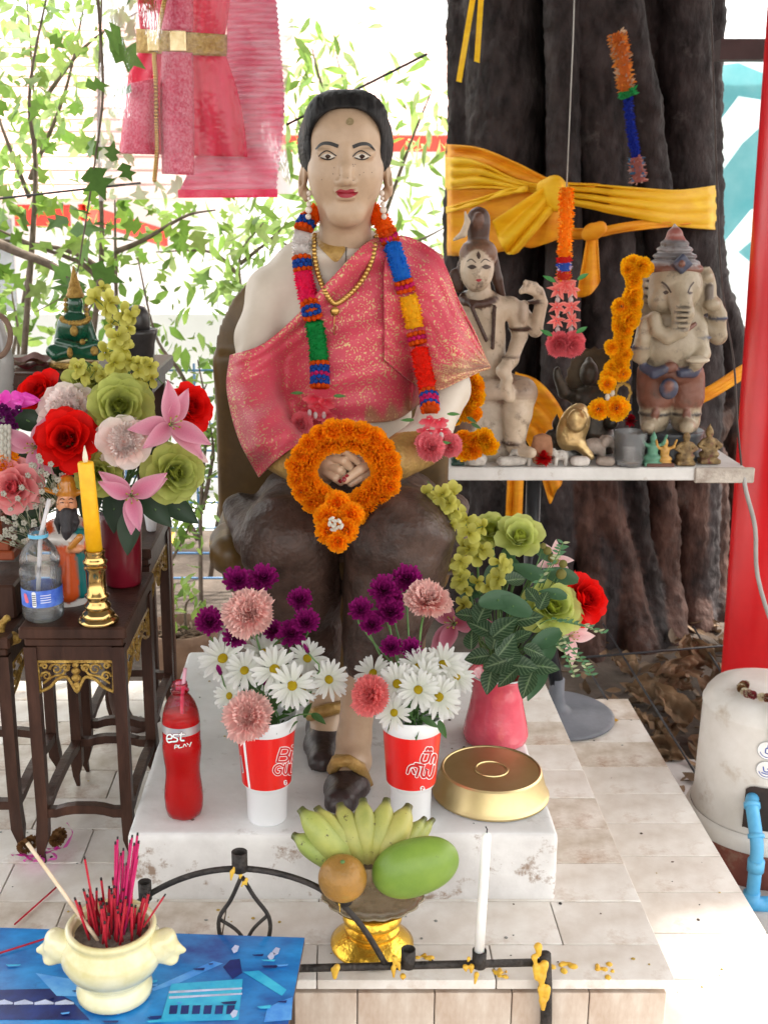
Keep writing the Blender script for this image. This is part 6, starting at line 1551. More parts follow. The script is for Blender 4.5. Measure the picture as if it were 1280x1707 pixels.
# stacked lacquer boxes and gold trinket at the far left
lb = thing('lacquer_box', 'stepped red brown lacquer box behind the water bottle', 'box', PX(0, 925, Y=2.2))
for k, (w, h, z) in enumerate(((.10, .02, 0), (.085, .02, .02), (.06, .05, .04))): MB().box(PX(-8, 925, Y=2.2) + Vector((0, 0, z + h / 2)), (w, .08, h), bevel=.003).build('tier', pm('red_brown_lacquer', C8(96, 40, 22), C8(140, 66, 34), scale=14, rough=.4), lb, smooth=False)
solo(MB().box((-.70, 2.20, (.925 + .998) / 2 + .001), (.14, .16, .070), bevel=.004), 'wooden_block', m_wood, 'dark wooden block under the lacquer box at the left edge', 'block', smooth=False)
tk = Sculpt(PX(-20, 1040, Y=2.06) - Vector((.03, .04, .05)), PX(40, 1040, Y=2.06) + Vector((.02, .04, .10)), .003)
tq = lambda x, y: PX(x, y, Y=2.06)
tk.chain([tq(0, 1060), tq(2, 1042), tq(12, 1030), tq(16, 1032)], [.010, .008, .006, .004], .004, (1, 1, 1)); tk.ell(tq(20, 1062), (.014, .012, .012), .006, (1, 1, 1)); tk.chain([tq(-10, 1062), tq(8, 1070), tq(30, 1066)], [.012, .012, .008], .006, (1, 1, 1))
o = tk.build('gold_trinket', m_gilc, None); tag(o, 'small gilded animal ornament at the left edge beside the stand', 'ornament')

# tall altar table behind with the green figure
AT = 1.335; at_x1 = PX(262, 620, Y=2.75).x
al = thing('altar_table', 'tall dark altar table behind the big bouquet', 'table', (-.85, 2.85, ZU))
MB().box(((-1.5 + at_x1) / 2, 2.86, AT - .018), (at_x1 + 1.5, .36, .036), bevel=.005).build('top', m_wood, al, smooth=False)
MB().box(((-1.5 + at_x1) / 2, 2.86, AT - .052), (at_x1 + 1.46, .32, .03)).build('apron', m_wood, al, smooth=False)
for x in (at_x1 - .035, -1.46):
    for y in (2.71, 3.01):
        MB().box((x, y, ((ZU if y < 2.85 else 0) + AT - .068) / 2), (.03, .03, AT - .068 - (ZU if y < 2.85 else 0)), bevel=.003).build('leg', m_wood, al, smooth=False)
def E(x, y, Y=2.80): return PX(x, y, Y=Y)
es = SCL(2.80, 1.4); eb = E(125, 600); 
em = thing('green_seated_figure', 'translucent green seated figure with tall gold crown on the altar table', 'figurine', (eb.x, 2.80, AT))
m_jade = pm('green_glass_jade', (.006, .055, .028), (.012, .12, .06), scale=10, rough=.15, trans=.25, coat=.3)
eS = Sculpt((eb.x - .10, 2.70, AT - .01), (eb.x + .10, 2.88, AT + .28), .0035); W1 = (1, 1, 1)
dz = AT + .055 - eb.z + .006
def EE(x, y, Y=2.80): return E(x, y, Y) + Vector((0, 0, 0))
eS.cone(EE(88, 585, 2.77), EE(160, 590, 2.77), 11 * es, 11 * es, .006, W1); eS.cone(EE(160, 575, 2.77), EE(95, 592, 2.76), 10 * es, 11 * es, .006, W1)
eS.ell(EE(125, 545), (26 * es, 20 * es, 28 * es), .01, W1); eS.cone(EE(104, 538), EE(98, 570), 8 * es, 8 * es, .005, W1); eS.cone(EE(146, 538), EE(156, 570), 8 * es, 8 * es, .005, W1); eS.cone(EE(98, 570, 2.77), EE(125, 577, 2.755), 7 * es, 7 * es, .005, W1)
eS.cone(EE(126, 530), EE(126, 515), 10 * es, 9 * es, .005, W1); eS.ell(EE(126, 507), (13 * es, 13 * es, 17 * es), .004, W1); eS.build('jade_body', m_jade, em)
MB().lathe([(14.5 * es, 0), (15 * es, .006), (12 * es, .014), (12.5 * es, .018), (9 * es, .028), (9.5 * es, .031), (6.5 * es, .042), (4 * es, .058), (1 * es, .075)], 20, M=Matrix.Translation(EE(126, 496))).build('crown', m_gilc, em)
nc = MB(); [nc.ball(EE(126 + 22 * math.cos(a), 530 + 9 * math.sin(a), 2.772 + .012 * abs(math.cos(a))), 5 * es, 7, 5) for a in np.linspace(.1, 3.04, 12)]; nc.ball(EE(124, 552, 2.768), (7 * es, 4 * es, 9 * es), 8, 6); nc.ball(EE(138, 570, 2.757), 5 * es, 7, 5); nc.ball(EE(117, 588, 2.745), (5 * es, 4 * es, 9 * es), 7, 5); nc.ball(EE(158, 585, 2.75), (7 * es, 5 * es, 8 * es), 7, 5)
for k in range(10): nc.ball(EE(110 if k < 5 else 145, 500 + 8 * (k % 5), 2.80), 4 * es, 6, 4)
o = nc.build('gold_ornaments', m_gilc, em); o['kind'] = 'stuff'
gz = EE(124, 600).z
MB().lathe([(36 * es, AT + .001 - gz), (42 * es, AT + .012 - gz), (38 * es, (AT - gz) * .55), (34 * es, (AT - gz) * .4), (41 * es, -.012), (38 * es, 0)], 28, M=Matrix.Translation((eb.x, 2.79, gz))).build('pedestal', m_gilc, em)
# pots and cloth on the altar
bp_ = PX(232, 610, Y=2.84); bp_.z = AT + .001; bps = SCL(2.84, 1.4)
bk = thing('black_offering_pot', 'black lacquer offering pot behind the green orchids', 'pot', bp_)
MB().lathe([(22 * bps, 0), (26 * bps, .004), (28 * bps, .05), (33 * bps, .075), (34 * bps, .085), (31 * bps, .087), (24 * bps, .075)], 32, M=Matrix.Translation(bp_)).build('pot_body', pm('black_lacquer', (.022, .02, .02), (.06, .055, .055), scale=14, rough=.3), bk)
MB().lathe([(20 * bps, .075), (22 * bps, .10), (21 * bps, .125), (14 * bps, .14), (4 * bps, .145)], 28, M=Matrix.Translation(bp_)).build('lid', pm('black_lacquer', (.022, .02, .02)), bk)
gv = PX(-8, 640, Y=2.45); 
gq = thing('grey_robed_figure', 'grey glazed robed figure with a rope of beads cut off at the left edge', 'figurine', gv)
MB().lathe([(r * SCL(2.45, 1.35), h) for r, h in ((30, -.42), (30, .0), (33, .02), (34, .05), (28, .10), (18, .15), (14, .17), (17, .19), (14, .21), (2, .225))], 28, M=Matrix.Translation(gv)).build('robe', pm('grey_glaze', (.26, .26, .25), (.40, .40, .39), scale=9, rough=.2, coat=.4), gq)
for k in range(26):
    a = -1.2 + 2.6 * k / 25; p = PX(-8 + 26 * math.cos(a), 560 - 36 * math.sin(a) , Y=2.41); MB().ball(p, .0062, 8, 6, col=(.4, .27, .2)).build('bead', m_fuzz, gq)
cl = thing('folded_cloths', 'folded red and brown cloths on the altar table', 'cloth', PX(60, 600, Y=2.82))
for k, (x0, x1, z, c) in enumerate(((30, 85, .006, (.28, .03, .05)), (25, 80, .016, (.30, .20, .12)), (35, 90, .024, (.22, .06, .05)))):
    a, b_ = PX(x0, 600, Y=2.82), PX(x1, 600, Y=2.82); MB().grid(lambda u, v: (a.x + (b_.x - a.x) * u, 2.74 + .12 * v, AT + z + .005 * math.sin(9 * u + 3 * v + k)), 12, 6, col=c).build('cloth_fold', m_fuzz, cl)
# ================================================================== the old tree
m_bark = pm('tree_bark', (.011, .0085, .009), (.060, .051, .051), scale=8, rough=.7, spec=.22, bump=1.0, bscale=24, stretch=(1.6, 1.6, .8), vcol='col', stain=((.10, .088, .086), 7, .60, .14))
TY = 4.62; TS = SCL(4.4, 1.5)
tree = thing('old_fig_tree', 'huge old fig tree with fused dark trunks behind the shelf', 'tree', (PX(975, 1080, Y=TY).x, TY, 0))
tS = Sculpt((.25, 3.75, -.05), (1.95, 5.5, 3.7), .0150)
GREY, BRN, DK = (1, .95, .95), (1.7, 1.05, .8), (.55, .45, .42)  # DK puts shade into the colour of the core and deep roots
def TP(x, y, Y=4.5): return PX(x, y, Y=Y)
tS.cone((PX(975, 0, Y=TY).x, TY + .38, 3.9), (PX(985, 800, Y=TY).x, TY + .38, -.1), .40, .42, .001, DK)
for (pts, rr, k, c) in (
    ([(764, -330), (766, 0), (768, 250), (762, 500), (745, 800), (735, 1060)], [20, 22, 24, 30, 36, 45], .012, GREY),
    ([(835, -330), (838, 0), (842, 180), (838, 400), (835, 700), (820, 1040)], [60, 64, 66, 60, 60, 64], .012, GREY),
    ([(930, -330), (934, 0), (938, 200), (940, 400), (930, 700), (915, 1060)], [28, 28, 27, 30, 34, 38], .012, GREY),
    ([(985, -330), (985, 0), (1000, 200), (1012, 420), (1010, 700), (1000, 1070)], [42, 42, 44, 46, 42, 40], .012, GREY),
    ([(1025, -200), (1042, 20), (1075, 180), (1092, 320), (1105, 480), (1095, 700)], [28, 28, 27, 26, 26, 28], .02, GREY),
    ([(1135, -330), (1138, 0), (1142, 200), (1150, 420), (1160, 640), (1150, 1060)], [46, 46, 46, 48, 48, 45], .012, GREY),
    ([(1186, -330), (1186, 0), (1184, 300), (1188, 460), (1215, 560), (1222, 700)], [20, 20, 20, 24, 30, 34], .012, GREY),
    ([(925, 760), (930, 880), (920, 1000), (900, 1110)], [24, 24, 28, 36], .010, BRN), ([(965, 740), (972, 860), (985, 960), (975, 1100)], [20, 24, 26, 34], .010, BRN),
    ([(1000, 740), (1010, 850), (1040, 960), (1065, 1085)], [26, 28, 28, 34], .010, BRN), ([(1052, 760), (1062, 880), (1080, 980), (1085, 1080)], [24, 22, 24, 32], .010, DK),
    ([(1095, 760), (1105, 870), (1108, 980), (1115, 1080)], [26, 28, 30, 36], .010, BRN), ([(1148, 740), (1150, 860), (1150, 980), (1160, 1075)], [34, 32, 28, 34], .010, BRN),
    ([(1188, 760), (1192, 870), (1185, 980), (1200, 1070)], [26, 26, 26, 34], .010, BRN), ([(1225, 680), (1230, 800), (1225, 950), (1240, 1080)], [26, 26, 28, 36], .010, BRN),
    ([(1225, 660), (1190, 720), (1160, 770), (1130, 830)], [24, 22, 20, 18], .015, (1.5, .95, .70)),
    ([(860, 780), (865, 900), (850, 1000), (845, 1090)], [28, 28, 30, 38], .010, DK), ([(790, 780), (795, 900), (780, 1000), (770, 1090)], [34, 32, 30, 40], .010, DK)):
    P3 = []; nudge = -.06 if rr[0] < 31 else .03
    for i, (x, y) in enumerate(pts):
        d = abs(x - 975) / 230; yb_ = 4.44 + nudge * (c is GREY) + .42 * d ** 2 - (.08 if c is not GREY else 0) - (.16 * max(0, (y - 1000) / 100) if y > 1000 else 0); p = PX(x, y, Y=yb_); p.z = max(p.z, -.02); P3.append(p)
    tS.chain(P3, [r * TS for r in rr], k, c)
def barkd(W):
    c = W.copy(); c[:, 2] *= .35; ctr = np.array((tree.location.x, TY + .15)); d = W[:, :2] - ctr; d /= np.linalg.norm(d, axis=1)[:, None]
    w = vnoise(c, 16, 1) * .010 + vnoise(c, 60, 3) * .008 + vnoise(W, 38, 6) * .010; W = W.copy(); W[:, :2] += d * w[:, None]; return W
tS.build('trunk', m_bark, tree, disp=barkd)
# limbs and leaf crown above the picture
rnT = random.Random(2); lm = MB(); tips = []
for k in range(9):
    a = 6.283 * k / 9 + rnT.uniform(-.2, .2); b0 = Vector((tree.location.x + .25 * math.cos(a), TY + .1 + .25 * math.sin(a), 3.5)); e = b0 + Vector((math.cos(a) * rnT.uniform(1.2, 2.2), math.sin(a) * rnT.uniform(.8, 1.8), rnT.uniform(1.4, 2.8)))
    MB().tube(bez([b0 - Vector((0, 0, .2)), b0 + Vector((math.cos(a) * .4, math.sin(a) * .4, .7)), e], 10), [.15 - .012 * i for i in range(11)], 8, col=GREY).build('limb', m_bark, tree); tips.append(e)
def leafcloud(P_, size, rn, cols, aspect=.5, droop=.3, lobed=False):
    """many leaf blades: P_ points (n,3)"""
    n = len(P_); rs = np.random.RandomState(rn); d = rs.normal(size=(n, 3)); d[:, 2] -= droop; d /= np.linalg.norm(d, axis=1)[:, None]
    u = rs.normal(size=(n, 3)); u -= (u * d).sum(1)[:, None] * d; u /= np.linalg.norm(u, axis=1)[:, None]; nn = np.cross(d, u); s = size * rs.uniform(.6, 1.25, n)[:, None]
    if lobed: prof = [(0, 0, 0), (.25, .42, .05), (.42, .20, .0), (.60, .50, .04), (.70, .17, 0), (1.05, 0, -.12), (.70, -.17, 0), (.60, -.50, .04), (.42, -.20, 0), (.25, -.42, .05)]
    else: prof = [(0, 0, 0), (.3, aspect * .45, .05), (.65, aspect * .36, .03), (1, 0, -.1), (.65, -aspect * .36, .03), (.3, -aspect * .45, .05)]
    V_ = np.stack([P_ + s * (a * d + b * u + c * nn) for a, b, c in prof], 1).reshape(-1, 3); k = len(prof)
    C_ = np.repeat(np.array(cols)[rs.randint(0, len(cols), n)] * rs.uniform(.75, 1.25, (n, 1)), k, axis=0)
    F_ = [tuple(range(i * k, i * k + k)) for i in range(n)]
    return MB().add(V_, F_, 0, C_)
pts = np.concatenate([np.random.RandomState(k).normal(size=(230, 3)) * np.array((.75, .7, .5)) + np.array(t_) for k, t_ in enumerate(tips)])
o = leafcloud(pts, .16, 3, [(.05, .12, .03), (.07, .16, .04), (.04, .09, .025)], .75).build('crown', m_leafc, tree); o['kind'] = 'stuff'

# ------------------------------------------------------------------ saffron cloths round the tree
m_saf = pm('saffron_cloth', C8(226, 142, 10), C8(246, 180, 26), scale=6, rough=.65, leaf=.2, bump=.12, bscale=30, stretch=(1, 1, 4))
m_yel = pm('yellow_cloth', C8(236, 182, 8), C8(250, 208, 36), scale=6, rough=.6, leaf=.22, bump=.12, bscale=30, stretch=(1, 1, 4))
def wrapY(x): d = (x - 970) / 228; return 4.20 + .34 * min(1.0, abs(d)) ** 2.2
def band(t, name, top, bot, mat, nf, amp, off=0.0, n=60, m=14, seed=0):
    """cloth strip hugging the trunk between two edges given left to right in the photo"""
    a, b = bez(V2(*top), n), bez(V2(*bot), n); rn = random.Random(seed); ph = rn.uniform(0, 6)
    def fn(u, v):
        i = int(round(u * n)); x, y = a[i].x * (1 - v) + b[i].x * v, a[i].y * (1 - v) + b[i].y * v
        f = math.sin(v * nf * 6.283 + ph + 2.5 * u + .8 * math.sin(5 * u + ph)) * amp * (1 + .5 * math.sin(7 * u))
        e = -.10 * max(0, (abs(u - .5) - .47) / .03) if False else 0
        return PX(x, y, Y=wrapY(x) + max(0, x - 1180) * .018 + max(0, 754 - x) * .03 - off - f - .006 * math.sin(19 * u + 3 * v))
    o = MB().grid(fn, n, m).build(name, mat, t); o.modifiers.new('thickness', 'SOLIDIFY').thickness = .006; return o
s1 = thing('wide_saffron_sash', 'wide layered saffron and yellow sash knotted round the tree', 'sash', PX(925, 320, Y=4.1))
band(s1, 'upper_layer', [(744, 240), (800, 246), (860, 270), (925, 300), (1000, 306)], [(744, 268), (800, 282), (860, 305), (925, 320), (985, 318)], m_saf, 1.5, .012, .02, seed=1)
band(s1, 'yellow_layer', [(744, 262), (800, 270), (860, 298), (930, 312)], [(744, 318), (800, 314), (860, 318), (925, 326)], m_yel, 3, .014, .05, seed=2)
band(s1, 'cross_layer', [(744, 345), (790, 332), (840, 316), (880, 308)], [(744, 356), (790, 343), (840, 326), (880, 318)], m_yel, 1, .006, .075, n=30, m=6, seed=8)
band(s1, 'lower_layer', [(744, 312), (800, 312), (860, 316), (930, 318)], [(744, 426), (800, 424), (860, 414), (935, 392)], m_saf, 2.2, .010, .02, seed=3)
band(s1, 'right_layer', [(915, 305), (980, 306), (1060, 312), (1130, 316), (1197, 308)], [(915, 336), (980, 348), (1060, 364), (1130, 378), (1197, 384)], m_yel, 3.5, .014, .04, seed=4)
band(s1, 'lower_twist', [(930, 378), (985, 380), (1050, 370), (1120, 366), (1150, 368)], [(930, 398), (985, 396), (1050, 386), (1120, 378), (1150, 374)], m_saf, 1.2, .008, .03, n=40, m=8, seed=5)
def tail(t, name, top, bot, mat, Y, nf, amp, seed, n=26, m=26):
    a, b = bez(V2(*top), n), bez(V2(*bot), n); rn = random.Random(seed); ph = rn.uniform(0, 6)
    def fn(u, v):
        i = int(round(u * n)); x, y = a[i].x * (1 - v) + b[i].x * v, a[i].y * (1 - v) + b[i].y * v
        return PX(x, y, Y=Y - .03 * math.sin(v * 3.1) - amp * math.sin(u * nf * 6.283 + ph) * (.3 + .7 * v))
    o = MB().grid(fn, n, m).build(name, mat, t); o.modifiers.new('thickness', 'SOLIDIFY').thickness = .005
tail(s1, 'sash_tail', [(915, 305), (922, 312), (930, 322), (935, 335)], [(820, 368), (834, 405), (846, 424), (862, 420)], m_yel, 4.06, 2.5, .018, 3); tail(s1, 'sash_tail', [(905, 308), (918, 318), (930, 328)], [(838, 385), (880, 412), (930, 398)], m_saf, 4.10, 2, .014, 5)
kn = Sculpt(PX(925, 325, Y=4.05) - Vector((.10, .12, .12)), PX(925, 325, Y=4.05) + Vector((.10, .12, .12)), .007)
kn.ell(PX(922, 322, Y=4.06), (.045, .045, .06), .02, (1, 1, 1)); kn.chain([PX(905, 312, Y=4.07), PX(925, 306, Y=4.04), PX(942, 322, Y=4.06)], .024, .012, (1, 1, 1)); kn.chain([PX(912, 338, Y=4.07), PX(930, 342, Y=4.04), PX(945, 330, Y=4.07)], .02, .012, (1, 1, 1)); kn.build('knot', m_yel, s1)
s2 = thing('orange_sash_knot', 'small orange sash knot with a hanging tail on the tree', 'sash', PX(985, 500, Y=4.1))
k2 = Sculpt(PX(990, 388, Y=4.08) - Vector((.06, .06, .06)), PX(990, 388, Y=4.08) + Vector((.06, .06, .06)), .006); k2.ell(PX(988, 386, Y=4.10), (.035, .035, .030), .01, (1, 1, 1)); k2.cone(PX(978, 392, Y=4.10), PX(1000, 380, Y=4.08), .02, .024, .01, (1, 1, 1)); k2.build('knot', m_saf, s2)
tail(s2, 'tail', [(978, 392), (986, 394), (996, 392)], [(960, 495), (980, 492), (1000, 468)], m_saf, 4.12, 1.5, .012, 9)
s3 = thing('lower_saffron_drape', 'saffron drape bunched low on the tree behind the shelf figures', 'sash', PX(920, 760, Y=4.1))
band(s3, 'drape', [(860, 620), (900, 640), (940, 690), (960, 760)], [(850, 700), (880, 740), (900, 790), (915, 840)], m_saf, 3, .02, .03, n=30, seed=6)
tail(s3, 'tail', [(848, 730), (860, 732), (874, 736)], [(842, 865), (855, 878), (868, 868)], m_saf, 4.10, 1.5, .014, 4)
s4 = thing('thick_saffron_cord', 'thick twisted saffron cord tied round the roots at the right', 'cord', PX(1200, 640, Y=4.2))
for k in range(3): MB().tube(bez([PX(1120, 672 + 7 * k, Y=4.12), PX(1180, 650 + 6 * k, Y=4.10), PX(1250, 606 + 7 * k, Y=4.22), PX(1300, 590 + 6 * k, Y=4.4)], 14), .013, 7).build('strand', m_saf, s4)
# long plastic-flower garland and ribbons on the trunk
tg = thing('trunk_garland', 'faded orange and blue plastic garland hanging down the tree trunk', 'garland', PX(1062, 300, Y=4.1))
def fuzz_seg(parent, pts, rad, c, Y, name='flower_segment', dens=12, fz=.014):
    P_ = bez([PX(x, y, Y=Y) for x, y in pts], 16); rn = random.Random(int(pts[0][1] * 7)); it = []; L_ = sum((P_[i + 1] - P_[i]).length for i in range(16)); rows = max(3, int(L_ / (fz * .45)))
    for r_ in range(rows):
        for k in range(dens):
            q = (r_ + rn.random()) / rows * 15.99; i = int(q); p = P_[i].lerp(P_[i + 1], q - i); t = (P_[i + 1] - P_[i]).normalized(); a = 6.283 * (k + rn.random()) / dens; u = t.orthogonal().normalized(); w = t.cross(u); d = u * math.cos(a) + w * math.sin(a)
            cc = np.array(c[rn.randrange(len(c))]) if isinstance(c, list) else np.array(c); it.append((FZ, axis_mat(p + d * rad * .5, d + t * rn.uniform(-.6, .6), rn.uniform(0, 6), fz * rn.uniform(.8, 1.2)) @ Matrix.Rotation(R(70), 4, 'X'), cc * rn.uniform(.9, 1.2)))
    mb_ = MB().tube(P_, rad * .75, 8, col=(np.array(c[0]) if isinstance(c, list) else np.array(c))); v, f, cc = mesh_np(scatter_mesh('tmp', it, m_fuzz)); mb_.add(v, f, 0, cc); return mb_.build(name, m_fuzz, parent)
fuzz_seg(tg, [(1027, 55), (1035, 90), (1044, 152)], .028, [C8(220, 130, 60), C8(200, 170, 140), C8(226, 150, 70)], 4.08, fz=.022); fuzz_seg(tg, [(1044, 150), (1048, 162)], .028, C8(50, 160, 90), 4.08, fz=.022)
fuzz_seg(tg, [(1046, 164), (1052, 220), (1060, 262)], .012, C8(40, 60, 170), 4.10, fz=.014); fuzz_seg(tg, [(1060, 262), (1062, 282), (1064, 304)], .026, [C8(190, 120, 110), C8(80, 130, 170), C8(200, 160, 150)], 4.10, fz=.02)
for (x, y0, y1, dx) in ((772, -20, 135, 14), (790, -20, 102, 8)):
    rbn = thing('yellow_ribbon', 'thin yellow ribbon hanging at the top left of the tree, %s' % ('the longer one' if dx > 10 else 'the shorter one'), 'ribbon', PX(x, y1, Y=4.05)); mbr = MB().grid(lambda u, v: PX(x + dx * (1 - v) + u * 9 - 12 * v * (1 if dx > 10 else 0), y0 + (y1 - y0) * v + 3 * u, Y=4.05 + .02 * math.sin(4 * v + u)), 3, 14); mbr.build('strip', m_yel, rbn)

# ------------------------------------------------------------------ pedestal table used as a shelf
ZT = 1.035
tb = thing('pedestal_shelf_table', 'white topped table on a black pole and grey round base under the figures', 'table', (.645, 3.07, ZL))
tx0, tx1 = .22, PX(1243, 790, Y=3.0).x
m_top = pm('worn_white_board', (.55, .54, .52), (.74, .73, .71), scale=6, rough=.55, bump=.15, bscale=40, stain=((.30, .22, .15), 9, .60, .10))
MB().box(((tx0 + tx1) / 2, 3.14, ZT - .018), (tx1 - tx0, .28, .036), bevel=.003).build('top', m_top, tb, smooth=False)
MB().box((tx1 - .06, 2.997, ZT - .02), (.16, .012, .042), bevel=.003).build('edge_tape', pm('peeling_tape', (.30, .25, .21), (.55, .50, .44), scale=24, rough=.7, bump=.4), tb, smooth=False)
MB().tube([(.565, 3.12, ZL + .05), (.555, 3.12, ZT - .038)], .021, 14).build('pole', pm('black_pole_paint', (.012, .013, .016), scale=9, rough=.35), tb)
m_base = pm('grey_cast_base', (.10, .11, .13), (.17, .18, .21), scale=8, rough=.5, bump=.2, stain=((.3, .3, .3), 40, .7, .04))
MB().lathe([(.165, 0), (.170, .004), (.169, .010), (.16, .014), (.05, .022), (.030, .034), (.022, .06), (.021, .12)], 48, M=Matrix.Translation((.645, 3.085, ZL + .001))).build('round_base', m_base, tb)
MB().tube([(.645, 3.085, ZL + .10), (.60, 3.10, ZL + .30), (.565, 3.12, ZL + .5)], .021, 12).build('pole', pm('black_pole_paint', (.012, .013, .016)), tb)

# ------------------------------------------------------------------ seated deity figure
m_stat = pm('weathered_figure_paint', (.78, .76, .74), (1, 1, 1), scale=22, rough=.42, vcol='col', bump=.2, bscale=90, stain=((.085, .052, .035), 20, .55, .16))
BON, BR = C8(202, 184, 162), C8(70, 45, 35)
YS = 3.12
def Q(x, y, Y=YS): return PX(x, y, Y=Y)
ss = SCL(YS, 1.3)
sv = thing('seated_blue_throat_figure', 'bone white seated figure with topknot and raised hand on the shelf', 'figurine', (Q(820, 770).x, YS, ZT))
sv.name = 'seated_ascetic_figure'; LOCS[sv.name] = Vector(sv.location)
s_ = Sculpt((Q(735, 600).x, 2.98, ZT - .005), (Q(925, 600).x, 3.27, 1.72), .0048)
def c_(pts, rr, k=.012, c=BON): s_.chain([Q(*p) for p in pts], [r * ss for r in rr], k, c)
s_.box((Q(800, 700).x, 3.15, (ZT + Q(800, 650).z) / 2), (52 * ss, .085, (Q(800, 650).z - ZT) / 2 + .01), .03, .01, C8(196, 184, 168))
c_([(815, 615), (812, 560), (808, 522)], [31, 27, 34], .02); c_([(772, 512), (850, 512)], [18, 18], .015)
c_([(812, 640), (868, 655, 3.06)], [30, 26], .02, C8(130, 105, 88)); c_([(868, 655, 3.06), (862, 690, 3.05), (858, 735, 3.05)], [25, 23, 17], .012); c_([(858, 748, 3.05), (885, 755, 3.0)], [13, 9], .01)
c_([(800, 650, 3.08), (845, 652, 3.03)], [20, 12], .01, C8(200, 182, 164)); c_([(842, 640, 3.02), (848, 662, 3.02)], [9, 9], .006)
c_([(855, 514), (866, 560), (852, 600, 3.06)], [15, 13, 11], .006); c_([(852, 600, 3.06), (838, 618, 3.03), (846, 632, 3.02)], [12, 11, 9], .008)
c_([(862, 514, 3.15), (892, 550, 3.14), (902, 505, 3.10), (898, 490, 3.09)], [14, 12, 10, 10], .006); c_([(896, 486, 3.08), (878, 480, 3.07), (868, 486, 3.06)], [10, 8, 5], .005); c_([(892, 476, 3.07), (876, 471, 3.06)], [6, 5], .003)
c_([(800, 500), (798, 470)], [20, 18], .012)
for (a, b, c2_) in (((832, 612, 3.04), (858, 622, 3.02), 7), ): pass
s_.ell(Q(800, 640, 3.10), (50 * ss, .05, 14 * ss), .015, C8(92, 66, 54)); s_.ell(Q(770, 690, 3.08), (26 * ss, .03, 44 * ss), .01, C8(110, 84, 70))
for i in range(18):
    a = 6.283 * i / 18; s_.ell(Q(798 + 27 * math.cos(a), 497 + 10 * math.sin(a), 3.11 - .045 * math.sin(a)), 7 * ss, .006, BR)
for i in range(12): s_.ell(Q(786 + i * 2.2, 512 + i * 5, 3.055 - .0005 * i), 4 * ss, .003, BR); s_.ell(Q(824 - i * .3, 512 + i * 6.2, 3.058), 4.2 * ss, .003, BR)
for (x, y, Y, r) in ((866, 548, 3.12, 19), (893, 503, 3.10, 15), (850, 596, 3.06, 15), (857, 738, 3.05, 20)): s_.ell(Q(x, y, Y), (r * ss, r * ss, 4 * ss), .004, BR)
s_.ell(Q(872, 520, 3.10), (9 * ss, 10 * ss, 20 * ss), .006, C8(196, 178, 160)); s_.build('body', m_stat, sv)
hh_ = Sculpt(Q(740, 500) - Vector((0, .13, .05)), Q(860, 340) + Vector((0, .13, .03)), .0038)
hh_.ell(Q(795, 448, 3.10), (27 * ss, 27 * ss, 38 * ss), .002, BON); hh_.ell(Q(797, 424, 3.115), (31 * ss, 31 * ss, 26 * ss), .004, C8(120, 86, 66)); hh_.ell(Q(795, 450, 3.075), (22 * ss, 17 * ss, 33 * ss), .004, BON)
hh_.cone(Q(797, 400, 3.12), Q(797, 376, 3.12), 17 * ss, 19 * ss, .004, BR); hh_.ell(Q(797, 366, 3.12), (19 * ss, 16 * ss, 20 * ss), .006, BR); hh_.ell(Q(797, 408, 3.115), (25 * ss, 25 * ss, 6 * ss), .003, C8(96, 66, 50)); hh_.ell(Q(797, 368, 3.095), (9 * ss, 7 * ss, 14 * ss), .003, C8(104, 72, 58))
hh_.chain([Q(756, 400, 3.10), Q(772, 390, 3.09), Q(779, 370, 3.09), Q(775, 353, 3.09)], [2.5 * ss, 6 * ss, 5 * ss, 2 * ss], .003, BON)
hh_.chain([Q(822, 430, 3.13), Q(828, 465, 3.13), Q(836, 495, 3.14)], [8 * ss, 9 * ss, 7 * ss], .006, BR); hh_.chain([Q(770, 440, 3.13), Q(765, 480, 3.13)], [8 * ss, 8 * ss], .006, BR); hh_.ell(Q(757, 468, 3.13), (11 * ss, 8 * ss, 20 * ss), .006, BR)
hh_.cone(Q(795, 445, 3.06), Q(795, 458, 3.05), 3.5 * ss, 5 * ss, .006, BON); ho3 = hh_.build('head', m_stat, sv); hb3 = bvh_of(ho3.data, LOCS[sv.name])
m_bpaint = pm('brown_line_paint', (.05, .028, .02), scale=30, rough=.5)
for q in ([(778, 436), (785, 432), (793, 438)], [(801, 438), (808, 432), (817, 436)]): decal('eyebrow', q, m_bpaint, ho3, hb3, thick=(.7, 1.1, .7))
for x in (786, 810): decal('eye', [(x - 8, 445), (x, 441), (x + 8, 445), (x, 449)], m_bpaint, ho3, hb3)
decal('lips', [(792, 467), (797, 465), (803, 466), (798, 470)], m_lip, ho3, hb3); decal('forehead_mark', [(797, 418), (801, 426), (798, 432), (794, 426)], m_bpaint, ho3, hb3)

# ------------------------------------------------------------------ elephant-headed figure
gS2 = thing('elephant_headed_figure', 'standing elephant-headed figure with pointed crown and painted red and blue waistcloth', 'figurine', (Q(1120, 770).x, YS, ZT))
e_ = Sculpt((Q(1035, 600).x, 2.96, ZT + .02), (Q(1225, 600).x, 3.28, 1.56), .0045)
GRY, RDX, BLX = C8(160, 146, 124), C8(118, 76, 62), C8(62, 66, 86)
def g_(pts, rr, k=.012, c=GRY, S=e_): S.chain([Q(*p) for p in pts], [r * ss for r in rr], k, c)
g_([(1093, 640), (1090, 700)], [28, 24], .012); g_([(1142, 640), (1142, 700)], [28, 24], .012); g_([(1088, 708), (1080, 712, 3.05)], [18, 12], .01); g_([(1142, 708), (1144, 712, 3.04)], [18, 12], .01)
e_.ell(Q(1115, 580, 3.11), (52 * ss, 44 * ss, 50 * ss), .01, GRY); e_.ell(Q(1122, 530, 3.12), (48 * ss, 34 * ss, 36 * ss), .02, GRY)
